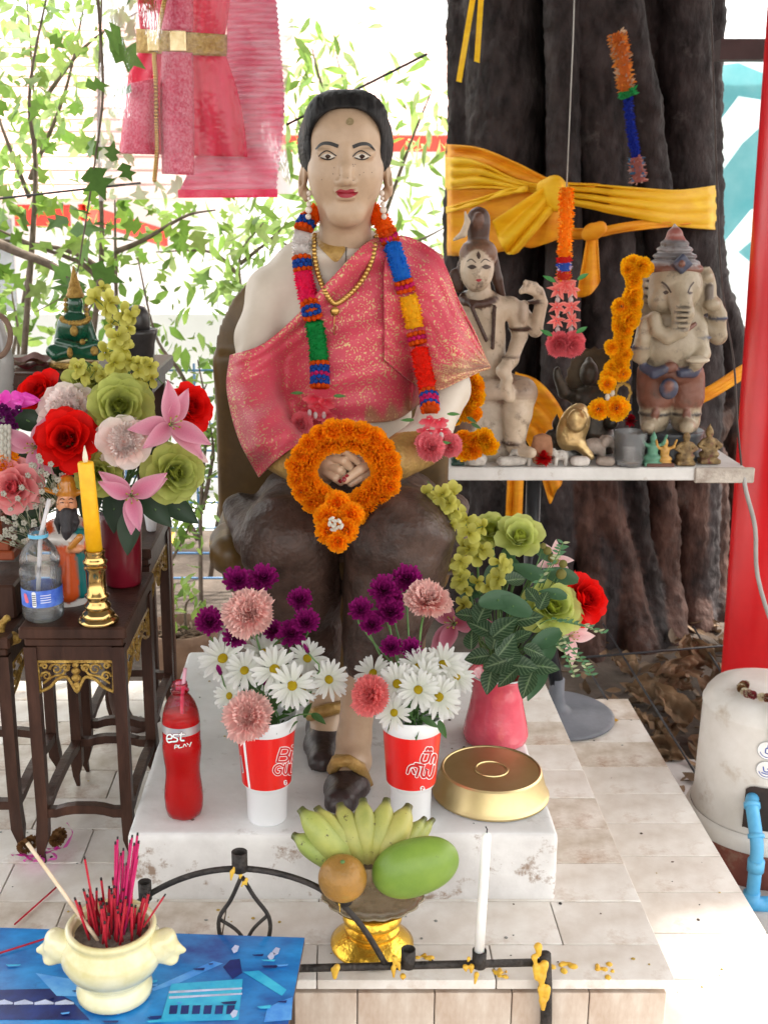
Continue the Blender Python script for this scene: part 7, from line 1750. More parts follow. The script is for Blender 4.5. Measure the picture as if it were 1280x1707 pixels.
e_.ell(Q(1116, 618, 3.115), (54 * ss, 44 * ss, 24 * ss), .008, RDX); e_.cone(Q(1092, 630), Q(1092, 660), 31 * ss, 31 * ss, .006, RDX); e_.cone(Q(1142, 630), Q(1142, 660), 31 * ss, 31 * ss, .006, RDX)
g_([(1072, 612, 3.06), (1090, 622, 3.04), (1105, 616, 3.03)], [8, 9, 8], .006, BLX); g_([(1135, 622, 3.03), (1155, 620, 3.05), (1162, 612, 3.06)], [8, 9, 8], .006, BLX); e_.ell(Q(1118, 612, 3.035), (12 * ss, 8 * ss, 9 * ss), .004, RDX); e_.ell(Q(1114, 648, 3.035), (16 * ss, 8 * ss, 18 * ss), .005, BLX); e_.ell(Q(1114, 645, 3.028), (8 * ss, 6 * ss, 10 * ss), .003, RDX)
for x, Y in ((1090, 3.12), (1142, 3.12)): e_.ell(Q(x, 688, Y), (27 * ss, 27 * ss, 5 * ss), .004, C8(60, 54, 52)); e_.ell(Q(x + 2, 690, Y - .045), (7 * ss, 4 * ss, 9 * ss), .003, RDX)
e_.ell(Q(1122, 478, 3.09), (46 * ss, 42 * ss, 46 * ss), .01, GRY); e_.ell(Q(1100, 500, 3.06), (20 * ss, 18 * ss, 22 * ss), .01, GRY)
g_([(1130, 490, 3.04), (1138, 522, 3.00), (1132, 550, 3.00), (1112, 562, 3.005), (1094, 550, 3.01), (1090, 530, 3.015)], [21, 17, 14, 12, 11, 11], .006)
for i in range(5): y = 512 + 9 * i; e_.ell(Q(1135, y, 2.98), (13 * ss, 6 * ss, 1.2 * ss), .002, C8(110, 100, 88), 'sub')
e_.ell(Q(1079, 490, 3.11), (20 * ss, 10 * ss, 44 * ss), .006, GRY, rot=Matrix.Rotation(R(8), 3, 'Y')); e_.ell(Q(1172, 480, 3.11), (21 * ss, 10 * ss, 42 * ss), .006, GRY, rot=Matrix.Rotation(R(-10), 3, 'Y')); e_.ell(Q(1178, 462, 3.10), (10 * ss, 10 * ss, 10 * ss), .006, GRY)
for i in range(4): e_.ell(Q(1078, 468 + 13 * i, 3.085), (9 * ss, 8 * ss, 1.5 * ss), .002, C8(96, 84, 72), 'sub')
g_([(1080, 545, 3.10), (1066, 590, 3.06), (1072, 566, 3.03)], [18, 14, 12], .01); e_.ell(Q(1076, 548, 3.025), (13 * ss, 7 * ss, 22 * ss), .006, GRY); g_([(1160, 545, 3.10), (1168, 590, 3.07), (1160, 606, 3.03)], [18, 14, 11], .01); e_.ell(Q(1162, 600, 3.02), (20 * ss, 14 * ss, 6 * ss), .004, C8(190, 178, 158))
g_([(1165, 540, 3.14), (1196, 560, 3.13), (1196, 525, 3.12), (1190, 508, 3.11)], [15, 14, 13, 13], .01); e_.ell(Q(1186, 508, 3.09), (13 * ss, 11 * ss, 11 * ss), .005, GRY); g_([(1182, 500, 3.09), (1182, 480, 3.09)], [6, 7], .004, C8(110, 100, 92))
for (x, y, Y, r) in ((1067, 578, 3.045, 15), (1167, 562, 3.09, 18), (1196, 530, 3.12, 16)): e_.ell(Q(x, y, Y), (r * ss, r * ss, 4 * ss), .004, BLX)
g_([(1056, 490, 3.16), (1056, 470, 3.16)], [9, 6], .006)
g_([(1120, 545, 3.04), (1140, 552, 3.04), (1158, 540, 3.06)], [4, 5, 4], .003, RDX)
eo = e_.build('body', m_stat, gS2); eb3 = bvh_of(eo.data, LOCS[gS2.name])
cr = Sculpt(Q(1070, 460) - Vector((0, .12, .02)), Q(1175, 370) + Vector((0, .12, .03)), .004)
cr.ell(Q(1123, 448, 3.10), (46 * ss, 40 * ss, 15 * ss), .006, RDX); 
for (y, r, c) in ((438, 40, 140), (427, 35, 104), (416, 29, 136), (406, 23, 104)): cr.ell(Q(1124, y, 3.10), (r * ss, r * ss, 8 * ss), .002, C8(c, c - 4, c - 2))
cr.cone(Q(1124, 400, 3.10), Q(1124, 392, 3.10), 17 * ss, 13 * ss, .003, C8(140, 80, 72)); cr.cone(Q(1124, 391, 3.10), Q(1124, 374, 3.10), 12 * ss, 2 * ss, .003, C8(184, 176, 170))
cr.box(Q(1136, 440, 3.03), (12 * ss, 6 * ss, 12 * ss), .002, .003, BLX, rot=Matrix.Rotation(R(45), 3, 'Y')); cr.ell(Q(1136, 440, 3.018), (5 * ss, 4 * ss, 5 * ss), .002, RDX); cr.build('crown', m_stat, gS2)
decal('eyebrow', [(1102, 470), (1110, 476), (1118, 488)], m_bpaint, eo, eb3, thick=(1.8, 1.4)); decal('eyebrow', [(1156, 470), (1150, 478), (1146, 488)], m_bpaint, eo, eb3, thick=(1.2, 1.2))
decal('eye', [(1104, 487), (1110, 484), (1114, 488), (1108, 491)], m_bpaint, eo, eb3); decal('eye', [(1146, 489), (1150, 486), (1154, 488), (1150, 491)], m_bpaint, eo, eb3)
pz = Q(1120, 716).z
MB().lathe([(50 * ss, ZT + .001), (52 * ss, ZT + .01), (48 * ss, ZT + .03), (50 * ss, pz - .012), (52 * ss, pz - .002), (50 * ss, pz)], 36, M=Matrix.Translation((Q(1120, 740).x, 3.13, 0))).build('round_pedestal', pm('dark_grey_stand', (.03, .035, .042), (.08, .085, .095), scale=12, rough=.4), gS2)

# marigold strings hung on and by the figures
ys_ = thing('yellow_marigold_string', 'thick yellow marigold string hanging from the elephant-headed figure', 'garland', Q(1015, 690, 3.02)); rn = random.Random(9)
pth = bez([Q(1062, 448, 3.06), Q(1055, 445, 3.03), Q(1048, 500, 3.02), Q(1040, 545, 3.02), Q(1030, 590, 3.02), Q(1022, 640, 3.02)], 40)
for k in range(34):
    p = pth[int(k * 40 / 34)]; link('marigold', MARIY[k % 2], ys_, matrix=axis_mat(p + Vector((rn.uniform(-.022, .022), rn.uniform(-.012, .006), 0)) - LOCS[ys_.name], (rn.uniform(-.7, .7), -1, rn.uniform(-.3, .5)), rn.uniform(0, 6), .030 * rn.uniform(.8, 1.1)))
for (x, y, s) in ((998, 682, .034), (1028, 680, .040), (1012, 640, .028)): link('marigold', MARIY[0], ys_, matrix=axis_mat(Q(x, y, 2.99) - LOCS[ys_.name], (rn.uniform(-.3, .3), -1, .2), rn.uniform(0, 6), s))
for (x, y) in ((1016, 645), (1020, 655), (1012, 662)): MB().ball(Q(x, y, 2.99), (.007, .007, .010), 7, 5, col=(.78, .76, .70)).build('jasmine_bud', m_petal, ys_)
y2 = thing('short_marigold_string', 'short yellow orange marigold string beside the statue elbow', 'garland', PX(785, 760, Y=2.85))
for k in range(26):
    x, y = (772 + rn.uniform(-16, 20), 630 + k * 4.0) if k < 17 else (785 + rn.uniform(-18, 40), 742 + rn.uniform(-12, 14)); link('marigold', MARIY[k % 2] if k % 3 else MARI[0], y2, matrix=axis_mat(PX(x, y, Y=2.86) - LOCS[y2.name], (rn.uniform(-.6, .6), -1, rn.uniform(-.3, .4)), rn.uniform(0, 6), .030 * rn.uniform(.85, 1.1)))
for (x, y, d) in ((765, 700, -1), (785, 705, 1), (778, 695, 1)): MB().grid(petal_fn(.03, .010, point=1, curl=-.2), 2, 4, col=(.06, .18, .04), M=axis_mat(PX(x, y, Y=2.82), (0, -1, .3)) @ Matrix.Rotation(R(-120 * d), 4, 'Z')).build('leaf', m_leafc, y2)
# hanging garland on a string
hg = thing('hanging_garland', 'orange and yellow garland hanging on a long string before the tree', 'garland', PX(942, 580, Y=2.9))
MB().tube([PX(960, -120, Y=2.9), PX(955, 60, Y=2.9), PX(944, 312, Y=2.9)], .0018, 5).build('string', pm('pale_string', (.3, .29, .27), scale=20), hg)
fuzz_seg(hg, [(944, 312), (943, 360), (940, 428)], .020, [C8(255, 150, 14), C8(255, 184, 60), C8(250, 130, 10)], 2.9, fz=.012, dens=14); fuzz_seg(hg, [(940, 428), (940, 438)], .021, C8(220, 40, 40), 2.9, fz=.011); fuzz_seg(hg, [(940, 438), (940, 452)], .021, [C8(60, 100, 200), C8(220, 200, 220)], 2.9, fz=.011); fuzz_seg(hg, [(939, 452), (939, 466)], .021, [C8(220, 60, 40), C8(240, 150, 30)], 2.9, fz=.011)
hl = LOCS[hg.name]
for sx in (-1, 1):
    for k in range(8): MB().ball(PX(940 + sx * 11, 480 + k * 10, Y=2.9), (.0062, .0062, .008), 7, 5, col=(.72, .66, .66)).build('jasmine_bud', m_petal, hg)
for (x, y, s) in ((940, 474, .030), (930, 484, .026), (952, 482, .026), (928, 512, .024), (952, 512, .024), (927, 535, .022), (953, 535, .022)): bloom(hg, axis_mat(PX(x, y, Y=2.89) - hl, (rn.uniform(-.3, .3), -.8, .5)), [(stock('lily', 'hg', (C8(240, 90, 90), C8(246, 150, 140), C8(246, 170, 160))), 6, 10, .002, 0, s)], joined='small_flower')
for (x, y, s) in ((932, 572, .034), (952, 572, .034)): bloom(hg, axis_mat(PX(x, y, Y=2.89) - hl, (.2 if x > 940 else -.2, -1, -.2)), carn_layers('hgc', C8(232, 60, 84), C8(250, 130, 140), s), joined='large_flower')
for (x, y, d) in ((925, 470, -1), (962, 466, 1), (920, 560, -1), (960, 555, 1)): MB().grid(petal_fn(.034, .012, point=1, curl=-.2), 2, 4, col=(.07, .3, .08), M=axis_mat(PX(x, y, Y=2.87), (0, -1, .3)) @ Matrix.Rotation(R(-60 * d), 4, 'Z')).build('leaf', m_leafc, hg)

# ------------------------------------------------------------------ small figures on the shelf
m_brz = pm('dark_bronze', (.022, .018, .014), (.07, .055, .04), scale=18, rough=.4, metal=.4, bump=.1)
bu = thing('dark_bronze_bust', 'dark bronze haloed figure seated behind the gold shell', 'figurine', (Q(985, 770).x, 3.20, ZT)); B = lambda x, y, Y=3.20: PX(x, y, Y=Y)
u_ = Sculpt((B(915, 600).x, 3.08, ZT), (B(1035, 600).x, 3.26, 1.36), .0048); W1 = (1, 1, 1)
u_.cone(B(985, 745), B(985, 690), 40 * ss, 34 * ss, .01, W1); u_.ell(B(985, 665), (36 * ss, 22 * ss, 26 * ss), .015, W1); u_.ell(B(981, 622, 3.18), (16 * ss, 16 * ss, 22 * ss), .006, W1); u_.ell(B(981, 603, 3.19), (7 * ss, 7 * ss, 9 * ss), .006, W1); u_.chain([B(955, 660), B(940, 655, 3.15), B(930, 630, 3.14)], [11 * ss, 10 * ss, 8 * ss], .008, W1); u_.ell(B(928, 622, 3.14), (7 * ss, 6 * ss, 12 * ss), .005, W1); u_.cone(B(1010, 660), B(1018, 705, 3.14), 11 * ss, 12 * ss, .008, W1); u_.ell(B(985, 735, 3.16), (56 * ss, 30 * ss, 12 * ss), .01, W1); u_.build('body', m_brz, bu)
hl_ = MB(); hl_.lathe([(.001, 0), (34 * ss, .001), (44 * ss, .003), (46 * ss, .008), (43 * ss, .012), (.001, .010)], 40, M=Matrix.Translation(B(986, 632, 3.235)) @ Matrix.Rotation(R(90), 4, 'X') @ Matrix.Diagonal((1, 1.2, 1, 1)), ripple=lambda a, i: .04 * math.cos(20 * a) if i in (2, 3) else 0); hl_.build('halo', pm('dull_bronze', (.045, .03, .016), (.09, .06, .03), scale=20, rough=.5, metal=.4), bu)
sS = Sculpt(Q(905, 760, 3.06) - Vector((.01, .06, .02)), Q(995, 670, 3.06) + Vector((.01, .07, .02)), .004); sS.ell(Q(955, 712, 3.07), (26 * ss, 14 * ss, 42 * ss), .01, W1, rot=Matrix.Rotation(R(18), 3, 'Y')); sS.ell(Q(962, 700, 3.04), (17 * ss, 9 * ss, 20 * ss), .01, W1); sS.cone(Q(965, 740, 3.07), Q(985, 762, 3.05), 12 * ss, 6 * ss, .01, W1)
o = sS.build('gold_shell', pm('gold_foil', (.40, .26, .09), (.66, .50, .28), scale=9, rough=.28, metal=.7, bump=.7, bscale=26), None); tag(o, 'crumpled gold shell ornament leaning on the bronze figure', 'ornament')
def elephant(x, y, s, Y, face, label, col):
    p = Q(x, y, Y); p.z = ZT + .001; S = Sculpt(p - Vector((s * 1.3, s * .7, .002)), p + Vector((s * 1.3, s * .7, s * 1.5)), s / 15); f = face
    S.ell(p + Vector((0, 0, s * .75)), (s * .55, s * .36, s * .40), .004, W1); S.ell(p + Vector((f * s * .60, 0, s * 1.0)), (s * .30, s * .28, s * .30), .004, W1); S.chain([p + Vector((f * s * .8, 0, s * .95)), p + Vector((f * s * .98, 0, s * .6)), p + Vector((f * s * 1.0, 0, s * .25))], [s * .14, s * .10, s * .07], .003, W1)
    for a in (-1, 1):
        S.ell(p + Vector((f * s * .48, a * s * .30, s * 1.0)), (s * .2, s * .06, s * .26), .002, W1)
        for b in (-1, 1): S.cone(p + Vector((b * s * .36, a * s * .2, s * .6)), p + Vector((b * s * .36, a * s * .2, s * .08)), s * .17, s * .15, .003, W1)
    S.cone(p + Vector((-f * s * .55, 0, s * .9)), p + Vector((-f * s * .66, 0, s * .4)), s * .05, s * .04, .002, W1)
    o = S.build('elephant_figurine', col, None); tag(o, label, 'figurine', 'small elephant figurines on the shelf')
m_e1 = pm('white_figurine', (.36, .33, .30), (.60, .57, .52), scale=40, rough=.6, stain=((.14, .11, .09), 60, .58, .1)); m_e2 = pm('pinkish_figurine', (.22, .18, .15), (.40, .33, .28), scale=40, rough=.6, stain=((.10, .14, .10), 40, .6, .1))
elephant(872, 772, .038, 3.03, -1, 'grey elephant figurine beside the foot of the seated white figure', m_e1); elephant(933, 772, .036, 3.03, -1, 'white elephant figurine behind the small white stone', m_e1); elephant(988, 770, .058, 3.07, 1, 'brown elephant figurine below the bronze figure', m_e2)
def blob_figure(name, label, x, y, Y, h, mat, arms=False, lean=0.0, cat='figurine'):
    p = Q(x, y, Y); p.z = ZT + .001; S = Sculpt(p - Vector((h * .5, h * .4, .001)), p + Vector((h * .5, h * .4, h * 1.08)), h / 26); l = lambda a, b, c=0: p + Vector((a * h + lean * b * h, c * h, b * h))
    S.box(l(0, .06), (h * .24, h * .18, h * .06), .002, .002, W1); S.ell(l(0, .22), (h * .25, h * .18, h * .12), .005, W1); S.ell(l(0, .45), (h * .15, h * .12, h * .20), .006, W1); S.ell(l(0, .74), (h * .10, h * .10, h * .12), .004, W1); S.cone(l(0, .84), l(0, .98), h * .06, h * .015, .004, W1)
    for a in (-1, 1): S.chain([l(a * .14, .56), l(a * .26, .44 if not arms else .62, -.05), l(a * (.12 if not arms else .32), .34 if not arms else .86, -.10)], [h * .055, h * .05, h * .04], .004, W1)
    o = S.build(name, mat, None); tag(o, label, cat)
m_gl = pm('tarnished_gilt', (.10, .06, .025), (.30, .20, .08), scale=50, rough=.5, metal=.3, bump=.4, stain=((.12, .03, .03), 30, .55, .1))
blob_figure('gilt_figurine', 'small tarnished gilt figurine right of the clear glass', 1140, 776, 3.03, .105, m_gl); blob_figure('gilt_figurine', 'small dark red gilt figurine at the right end of the shelf', 1180, 776, 3.05, .115, m_gl, lean=-.05)
for (x, hh, c, lb_, ar) in ((1086, .10, (.08, .22, .14), 'tiny green dancer figurine behind the clear glass', True), (1106, .085, (.45, .24, .05), 'tiny gold dancer figurine with raised arms beside the glass', True)): blob_figure('dancer_figurine', lb_, x, 770, 3.02, hh, pm('dancer_' + ('green' if c[0] < .2 else 'gold'), c, scale=40, rough=.4), arms=ar)
solo(MB().box(Q(1098, 776, 3.015) * 1.0 + Vector((0, 0, ZT + .006 - Q(1098, 776, 3.015).z)), (.075, .03, .010), bevel=.002), 'wooden_strip', pm('red_wood_strip', (.10, .04, .025), scale=20), 'small red brown strip under the dancers', 'strip', smooth=False)
blob_figure('bronze_figurine', 'small upright dark figurine beside the gold shell', 925, 745, 3.12, .13, m_brz)
blob_figure('green_figurine', 'tiny dark green figurine at the left end of the shelf', 762, 775, 3.03, .075, pm('dark_green_fig', (.015, .06, .045), scale=30, rough=.3))
def lump(name, label, x, y, r, mat, cat, rot=0):
    p = Q(x, y, 3.02); p.z = ZT + r[2] + .001; S = Sculpt(p - Vector((.08, .05, r[2])), p + Vector((.08, .05, .06)), .003); S.ell(p, r, .002, W1, rot=Matrix.Rotation(R(rot), 3, 'Z')); S.box(p, (r[0] * .8, r[1] * .8, r[2] * .85), .006, .006, W1, rot=Matrix.Rotation(R(rot), 3, 'Z'))
    o = S.build(name, mat, None); tag(o, label, cat)
lump('white_stone', 'small pale speckled stone near the middle of the shelf', 966, 776, (.028, .016, .013), pm('pale_stone', (.48, .44, .40), (.66, .62, .58), scale=60, rough=.7, stain=((.12, .1, .08), 90, .64, .05)), 'stone', 5)
lump('fallen_figurine', 'broken bone coloured figurine lying on the shelf', 852, 776, (.045, .014, .013), m_e1, 'figurine', 8); lump('grey_stone', 'small grey stone beside the clear glass', 1008, 776, (.026, .016, .012), m_e2, 'stone', -10); lump('grey_box', 'small grey box under the short marigold string', 793, 774, (.030, .02, .018), m_e1, 'box')
lump('clay_shard', 'curved orange clay shard behind the red pompom', 903, 742, (.030, .012, .045), pm('terracotta', (.22, .09, .04), (.36, .17, .09), scale=20, rough=.7), 'shard')
pom = thing('red_pompom_flower', 'small red pompom flower on the shelf', 'flower', Q(905, 772, 3.01)); link('bloom', scatter_mesh('bloom', [(FZ, axis_mat((0, 0, 0), (random.gauss(0, 1), random.gauss(0, 1), random.gauss(0, 1)), 0, .026) @ Matrix.Rotation(R(60), 4, 'X'), np.array(C8(214, 20, 28)) * random.uniform(.7, 1.1)) for _ in range(150)], m_fuzz), pom, loc=(0, 0, .012))
pom2 = thing('dark_red_flower', 'dark red flower behind the pedestal of the elephant-headed figure', 'flower', Q(1050, 702, 3.10)); link('bloom', scatter_mesh('bloom', [(FZ, axis_mat((0, 0, 0), (random.gauss(0, 1), random.gauss(0, 1), random.gauss(0, 1)), 0, .020) @ Matrix.Rotation(R(60), 4, 'X'), np.array(C8(170, 10, 34)) * random.uniform(.7, 1.1)) for _ in range(90)], m_fuzz), pom2)
fr_ = thing('gold_frame_charm', 'small gold oval frame charm behind the marigolds', 'ornament', Q(1040, 660, 3.08)); MB().lathe([(.016, 0), (.020, .004), (.024, 0), (.020, -.004), (.016, 0)], 20, M=Matrix.Translation(Q(1038, 655, 3.08)) @ Matrix.Rotation(R(90), 4, 'X') @ Matrix.Diagonal((1, 1.3, 1, 1)), cap=(False, False), ripple=lambda a, i: .08 * math.cos(8 * a)).build('frame', m_gilc, fr_)
# clear glass
gp = Q(1047, 776, 3.03); gp.z = ZT + .001; gh = (Q(1047, 720, 3.03).z - ZT)
gl_ = thing('drinking_glass', 'clear drinking glass at the front of the shelf', 'glass', gp)
MB().lathe([(.001, .001), (22 * ss, 0), (23 * ss, .004), (27 * ss, gh), (26 * ss, gh + .001), (25.5 * ss, gh), (21.5 * ss, .016), (.001, .015)], 32, M=Matrix.Translation(gp), cap=(False, False)).build('glass_wall', glass('dusty_glass', (.95, .955, .96), .06, .92), gl_)

# ------------------------------------------------------------------ water pump at the right
pc = Vector((1.135, 2.75, 0)); wp_ = thing('water_pump', 'white domed water pump with rusty tank and blue pipe', 'pump', pc); T = Matrix.Translation(pc)
m_cov = pm('stained_white_plastic', (.60, .58, .54), (.78, .77, .75), scale=5, rough=.4, bump=.06, stain=((.34, .24, .14), 6, .58, .22))
MB().lathe([(.176, .165), (.178, .175), (.172, .20), (.168, .45), (.170, .455), (.170, .461), (.167, .466), (.163, .478), (.148, .498), (.10, .515), (.001, .520)], 56, M=T, cap=(False, False)).build('cover', m_cov, wp_)
MB().lathe([(.186, .118), (.190, .124), (.190, .150), (.186, .160), (.178, .166)], 56, M=T, cap=(False, False)).build('flange', m_cov, wp_)
MB().lathe([(.165, 0), (.172, .005), (.176, .02), (.178, .10), (.185, .119), (.001, .119)], 48, M=T).build('tank', pm('rusty_red_tank', (.12, .030, .022), (.24, .075, .05), scale=6, rough=.6, bump=.3, stain=((.30, .22, .16), 7, .55, .15)), wp_)
# service opening: dark sheet with the hollow's shade in its colour; blue pipe
def cyl(a, z, r): return pc + Vector((math.sin(a) * r, -math.cos(a) * r, z))
oa0, oa1 = -.60, .10
mb = MB().grid(lambda u, v: cyl(oa0 + (oa1 - oa0) * u, .178 + (.292 + .012 * math.sin(min(1, 6 * u) * 1.57) * math.sin(min(1, 6 * (1 - u)) * 1.57) - .178) * v, .1755), 12, 4); mb.build('service_opening', pm('hollow_shade', (.018, .014, .012), (.05, .03, .025), scale=12, rough=.8), wp_)
m_pvc = pm('blue_pvc', C8(70, 150, 200), C8(104, 184, 224), scale=9, rough=.4, stain=((.12, .13, .12), 18, .64, .1))
pa = cyl(-.50, .27, .165); pp = bez([pa, cyl(-.48, .265, .20), cyl(-.40, .215, .245), cyl(-.37, .17, .262), cyl(-.37, .05, .262), cyl(-.37, .03, .262)], 22)
MB().tube(pp, .0165, 14).build('pipe', m_pvc, wp_); MB().tube([pp[-1] + Vector((-.002, 0, .03)), pp[-1] + Vector((0, 0, -.002)), pp[-1] + Vector((.03, 0, -.006)), pp[-1] + Vector((.3, .02, -.006))], .021, 14).build('pipe_elbow', m_pvc, wp_)
for i in (4, 9, 14): MB().tube([pp[i], pp[i + 1]], .0205, 14).build('pipe_collar', m_pvc, wp_)
def sticker(zc, a0, r):
    def mp(x, y, lift): return cyl(a0 + x / .17, zc + y, .1705 + lift)
    rim = [[(r * math.cos(t), r * math.sin(t)) for t in np.linspace(0, 6.283, 17)]]; fill = MB(); ring = [mp(r * math.cos(t), r * math.sin(t), .0012) for t in np.linspace(0, 6.283, 25)[:-1]]; fill.add([mp(0, 0, .0012)] + ring, [(0, 1 + i, 1 + (i + 1) % 24) for i in range(24)]); fill.build('round_sticker', m_white, wp_)
    strokes(wp_, 'sticker_rim', rim, mp, .0008, pm('sticker_grey', (.35, .36, .38)), .0016); bl = pm('sticker_blue', C8(40, 80, 170), scale=9)
    return mp, bl
mp_, bl = sticker(.405, -.36, .024); strokes(wp_, 'sticker_glyph', [[(-.005, -.006), (.006, -.008), (.004, .006), (-.004, .006), (-.005, -.006)], [(0, .006), (0, .016)]], mp_, .0013, bl, .002); strokes(wp_, 'sticker_arc', [[(.018 * math.cos(t), .018 * math.sin(t)) for t in np.linspace(3.5, 5.9, 7)]], mp_, .0010, bl, .002)
mp_, bl = sticker(.352, -.35, .024); strokes(wp_, 'sticker_glyph', [[(-.008, .008), (-.004, -.004), (.008, -.002), (.010, .004), (.002, .004)], [(-.010, -.008), (.0, -.010), (.010, -.008)]], mp_, .0014, bl, .002); strokes(wp_, 'sticker_arc', [[(.018 * math.cos(t), .018 * math.sin(t)) for t in np.linspace(3.5, 5.9, 7)]], mp_, .0010, bl, .002)
wr = thing('dried_wreath', 'dried flower wreath with wire on top of the water pump', 'wreath', pc + Vector((.03, -.05, .52)))
rn = random.Random(14)
for k in range(16):
    a = rn.uniform(2.2, 4.4); p = pc + Vector((-.03 + .07 * math.cos(a), -.06 + .05 * math.sin(a), .524)); link('dried_bloom', MARI[0], wr, matrix=axis_mat(p - LOCS[wr.name], (rn.uniform(-.5, .5), -.3, 1), 0, .014)); 
md = [pm('dried_red', (.16, .012, .02), (.28, .03, .04), scale=40), pm('dried_cream', (.5, .42, .28), (.66, .58, .42), scale=40), pm('dried_petal', (.12, .05, .015))]
dm = []
for q in md: me = MARI[0].copy(); me.materials[0] = q; dm.append(me)
for i, o in enumerate(wr.children): o.data = dm[i % 3]
MB().tube(bez([cyl(-.30, .50, .12) + Vector((0, 0, .03)), cyl(-.36, .50, .172), cyl(-.34, .44, .176), cyl(-.22, .415, .178)], 14), .004, 6).build('wire', pm('grey_wire', (.42, .43, .45), scale=9, rough=.4, metal=.5), wr)

# cables, strings and wires
cbl = thing('grey_cable', 'grey cable hanging from the shelf corner past the red post', 'cable', PX(1280, 1020, Y=3.0)); MB().tube(bez([PX(1238, 786, Y=3.0), PX(1243, 820, Y=2.99), PX(1258, 880, Y=3.0), PX(1262, 960, Y=3.0), PX(1290, 1050, Y=3.0), PX(1330, 1120, Y=3.0)], 20), .006, 7).build('cable_run', pm('grey_cable_skin', (.30, .29, .28), scale=9, rough=.5), cbl)
cb2 = thing('dark_string', 'thin dark string running down the right side of the tree to the shelf', 'string', PX(1232, 780, Y=3.2)); MB().tube(bez([PX(1180, -60, Y=3.9), PX(1186, 60, Y=3.8), PX(1195, 330, Y=3.6), PX(1203, 480, Y=3.4), PX(1222, 600, Y=3.2), PX(1228, 700, Y=3.1), PX(1236, 786, Y=3.02)], 24), .0030, 6).build('string_run', pm('dark_string_skin', (.05, .035, .03), scale=9), cb2)
m_wire = pm('thin_wire', (.035, .035, .04), scale=9, rough=.5, metal=.4)
for (a, b, lab) in (((970, 1096, 3.5), (1215, 1076, 3.7), 'thin level wire stretched before the tree roots'), ((1005, 1040, 4.1), (1168, 1305, 2.95), 'thin wire slanting down from the roots to the pavers'), ((980, 1115, 3.6), (1012, 1168, 3.2), 'short thin wire slanting to the back corner of the terrace'), ((1155, 1045, 4.1), (1206, 1128, 3.6), 'thin wire slanting down behind the water pump')):
    o = solo(MB().tube([PX(a[0], a[1], Y=a[2]), PX(b[0], b[1], Y=b[2])], .0038, 6), 'guy_wire', m_wire, lab, 'wire')
# dry leaves and twigs at the foot of the tree
m_dry = pm('dry_leaf', (.75, .75, .75), (1, 1, 1), scale=18, rough=.75, vcol='col', bump=.3, leaf=.1)
rn = random.Random(6)
def dryleaf(L_, W_, cu, seed):
    r2 = random.Random(seed); f = petal_fn(L_, W_, point=1, curl=cu, cup=r2.uniform(.3, 1.1), ruffle=.05, rn=4, ph=r2.uniform(0, 6)); return MB().grid(lambda u, v: Vector(f(u, v)) + Vector((0, 0, .016 * math.sin(11 * u + 8 * v + seed) + .010 * math.sin(23 * v - 9 * u))), 10, 14, col=lambda u, v: np.array((.25, .155, .085)) * (.75 + .5 * abs(u - .5) + .25 * math.sin(seed + 9 * v))).mesh('dry_leaf', m_dry)
DL = [dryleaf(.20, .11, rn.uniform(-.3, .5), k) for k in range(6)]
for k, (x, y, Yy, z) in enumerate(((1055, 1120, 3.75, .05), (1085, 1110, 3.8, .10), (1115, 1160, 3.6, .05), (1145, 1130, 3.75, .12), (1170, 1115, 3.8, .16), (1180, 1150, 3.65, .06), (1075, 1180, 3.5, .02), (1110, 1200, 3.45, .02), (1145, 1200, 3.45, .04), (1120, 1235, 3.3, .01), (1165, 1225, 3.35, .02), (1080, 1240, 3.3, .01), (1050, 1150, 3.65, .02), (1160, 1175, 3.55, .08), (1130, 1105, 3.8, .1), (1095, 1225, 3.4, .02), (1060, 1090, 3.9, .03), (1180, 1195, 3.5, .03), (1140, 1250, 3.28, .01), (1095, 1145, 3.65, .05), (1190, 1100, 3.8, .1))):
    p = PX(x, y, Y=Yy); p.z = max(.015, min(p.z, z + .02)); o = link('dry_leaf', DL[k % 6], None, matrix=axis_mat(p, (rn.uniform(-.8, .8), rn.uniform(-1.2, .2), rn.uniform(.2, 1)), rn.uniform(0, 6), rn.uniform(.5, .9))); tag(o, 'large curled brown dry leaf piled at the foot of the tree', 'leaf', 'dry leaves at the foot of the tree')
lit = MB(); rs = np.random.RandomState(5)
for k in range(420):
    x, y = rs.uniform(.9, 2.0), rs.uniform(3.0, 4.5); L_ = rs.uniform(.03, .09); lit.grid(petal_fn(L_, L_ * .5, point=1, curl=rs.uniform(-.3, .6), cup=.4), 2, 3, col=np.array((.20, .125, .07)) * rs.uniform(.5, 1.4), M=axis_mat((x, y, .012 + rs.uniform(0, .02)), (rs.uniform(-.6, .6), rs.uniform(-.6, .6), 1), rs.uniform(0, 6)))
for k in range(40):
    a = Vector((rs.uniform(.9, 1.9), rs.uniform(3.0, 4.2), .014)); lit.tube([a, a + Vector((rs.uniform(-.15, .15), rs.uniform(-.1, .1), .01))], .004, 5, col=(.2, .14, .09))
o = lit.build('leaf_litter', m_dry); tag(o, 'scattered small dry leaves and twigs around the tree foot', 'leaf litter', kind='stuff')
solo(MB().ball(PX(1020, 1200, z=ZL + .004), (.018, .012, .003), 10, 4, col=(.8, .5, .06)), 'yellow_petal', m_petal, 'single yellow petal on the step beside the round base', 'petal')
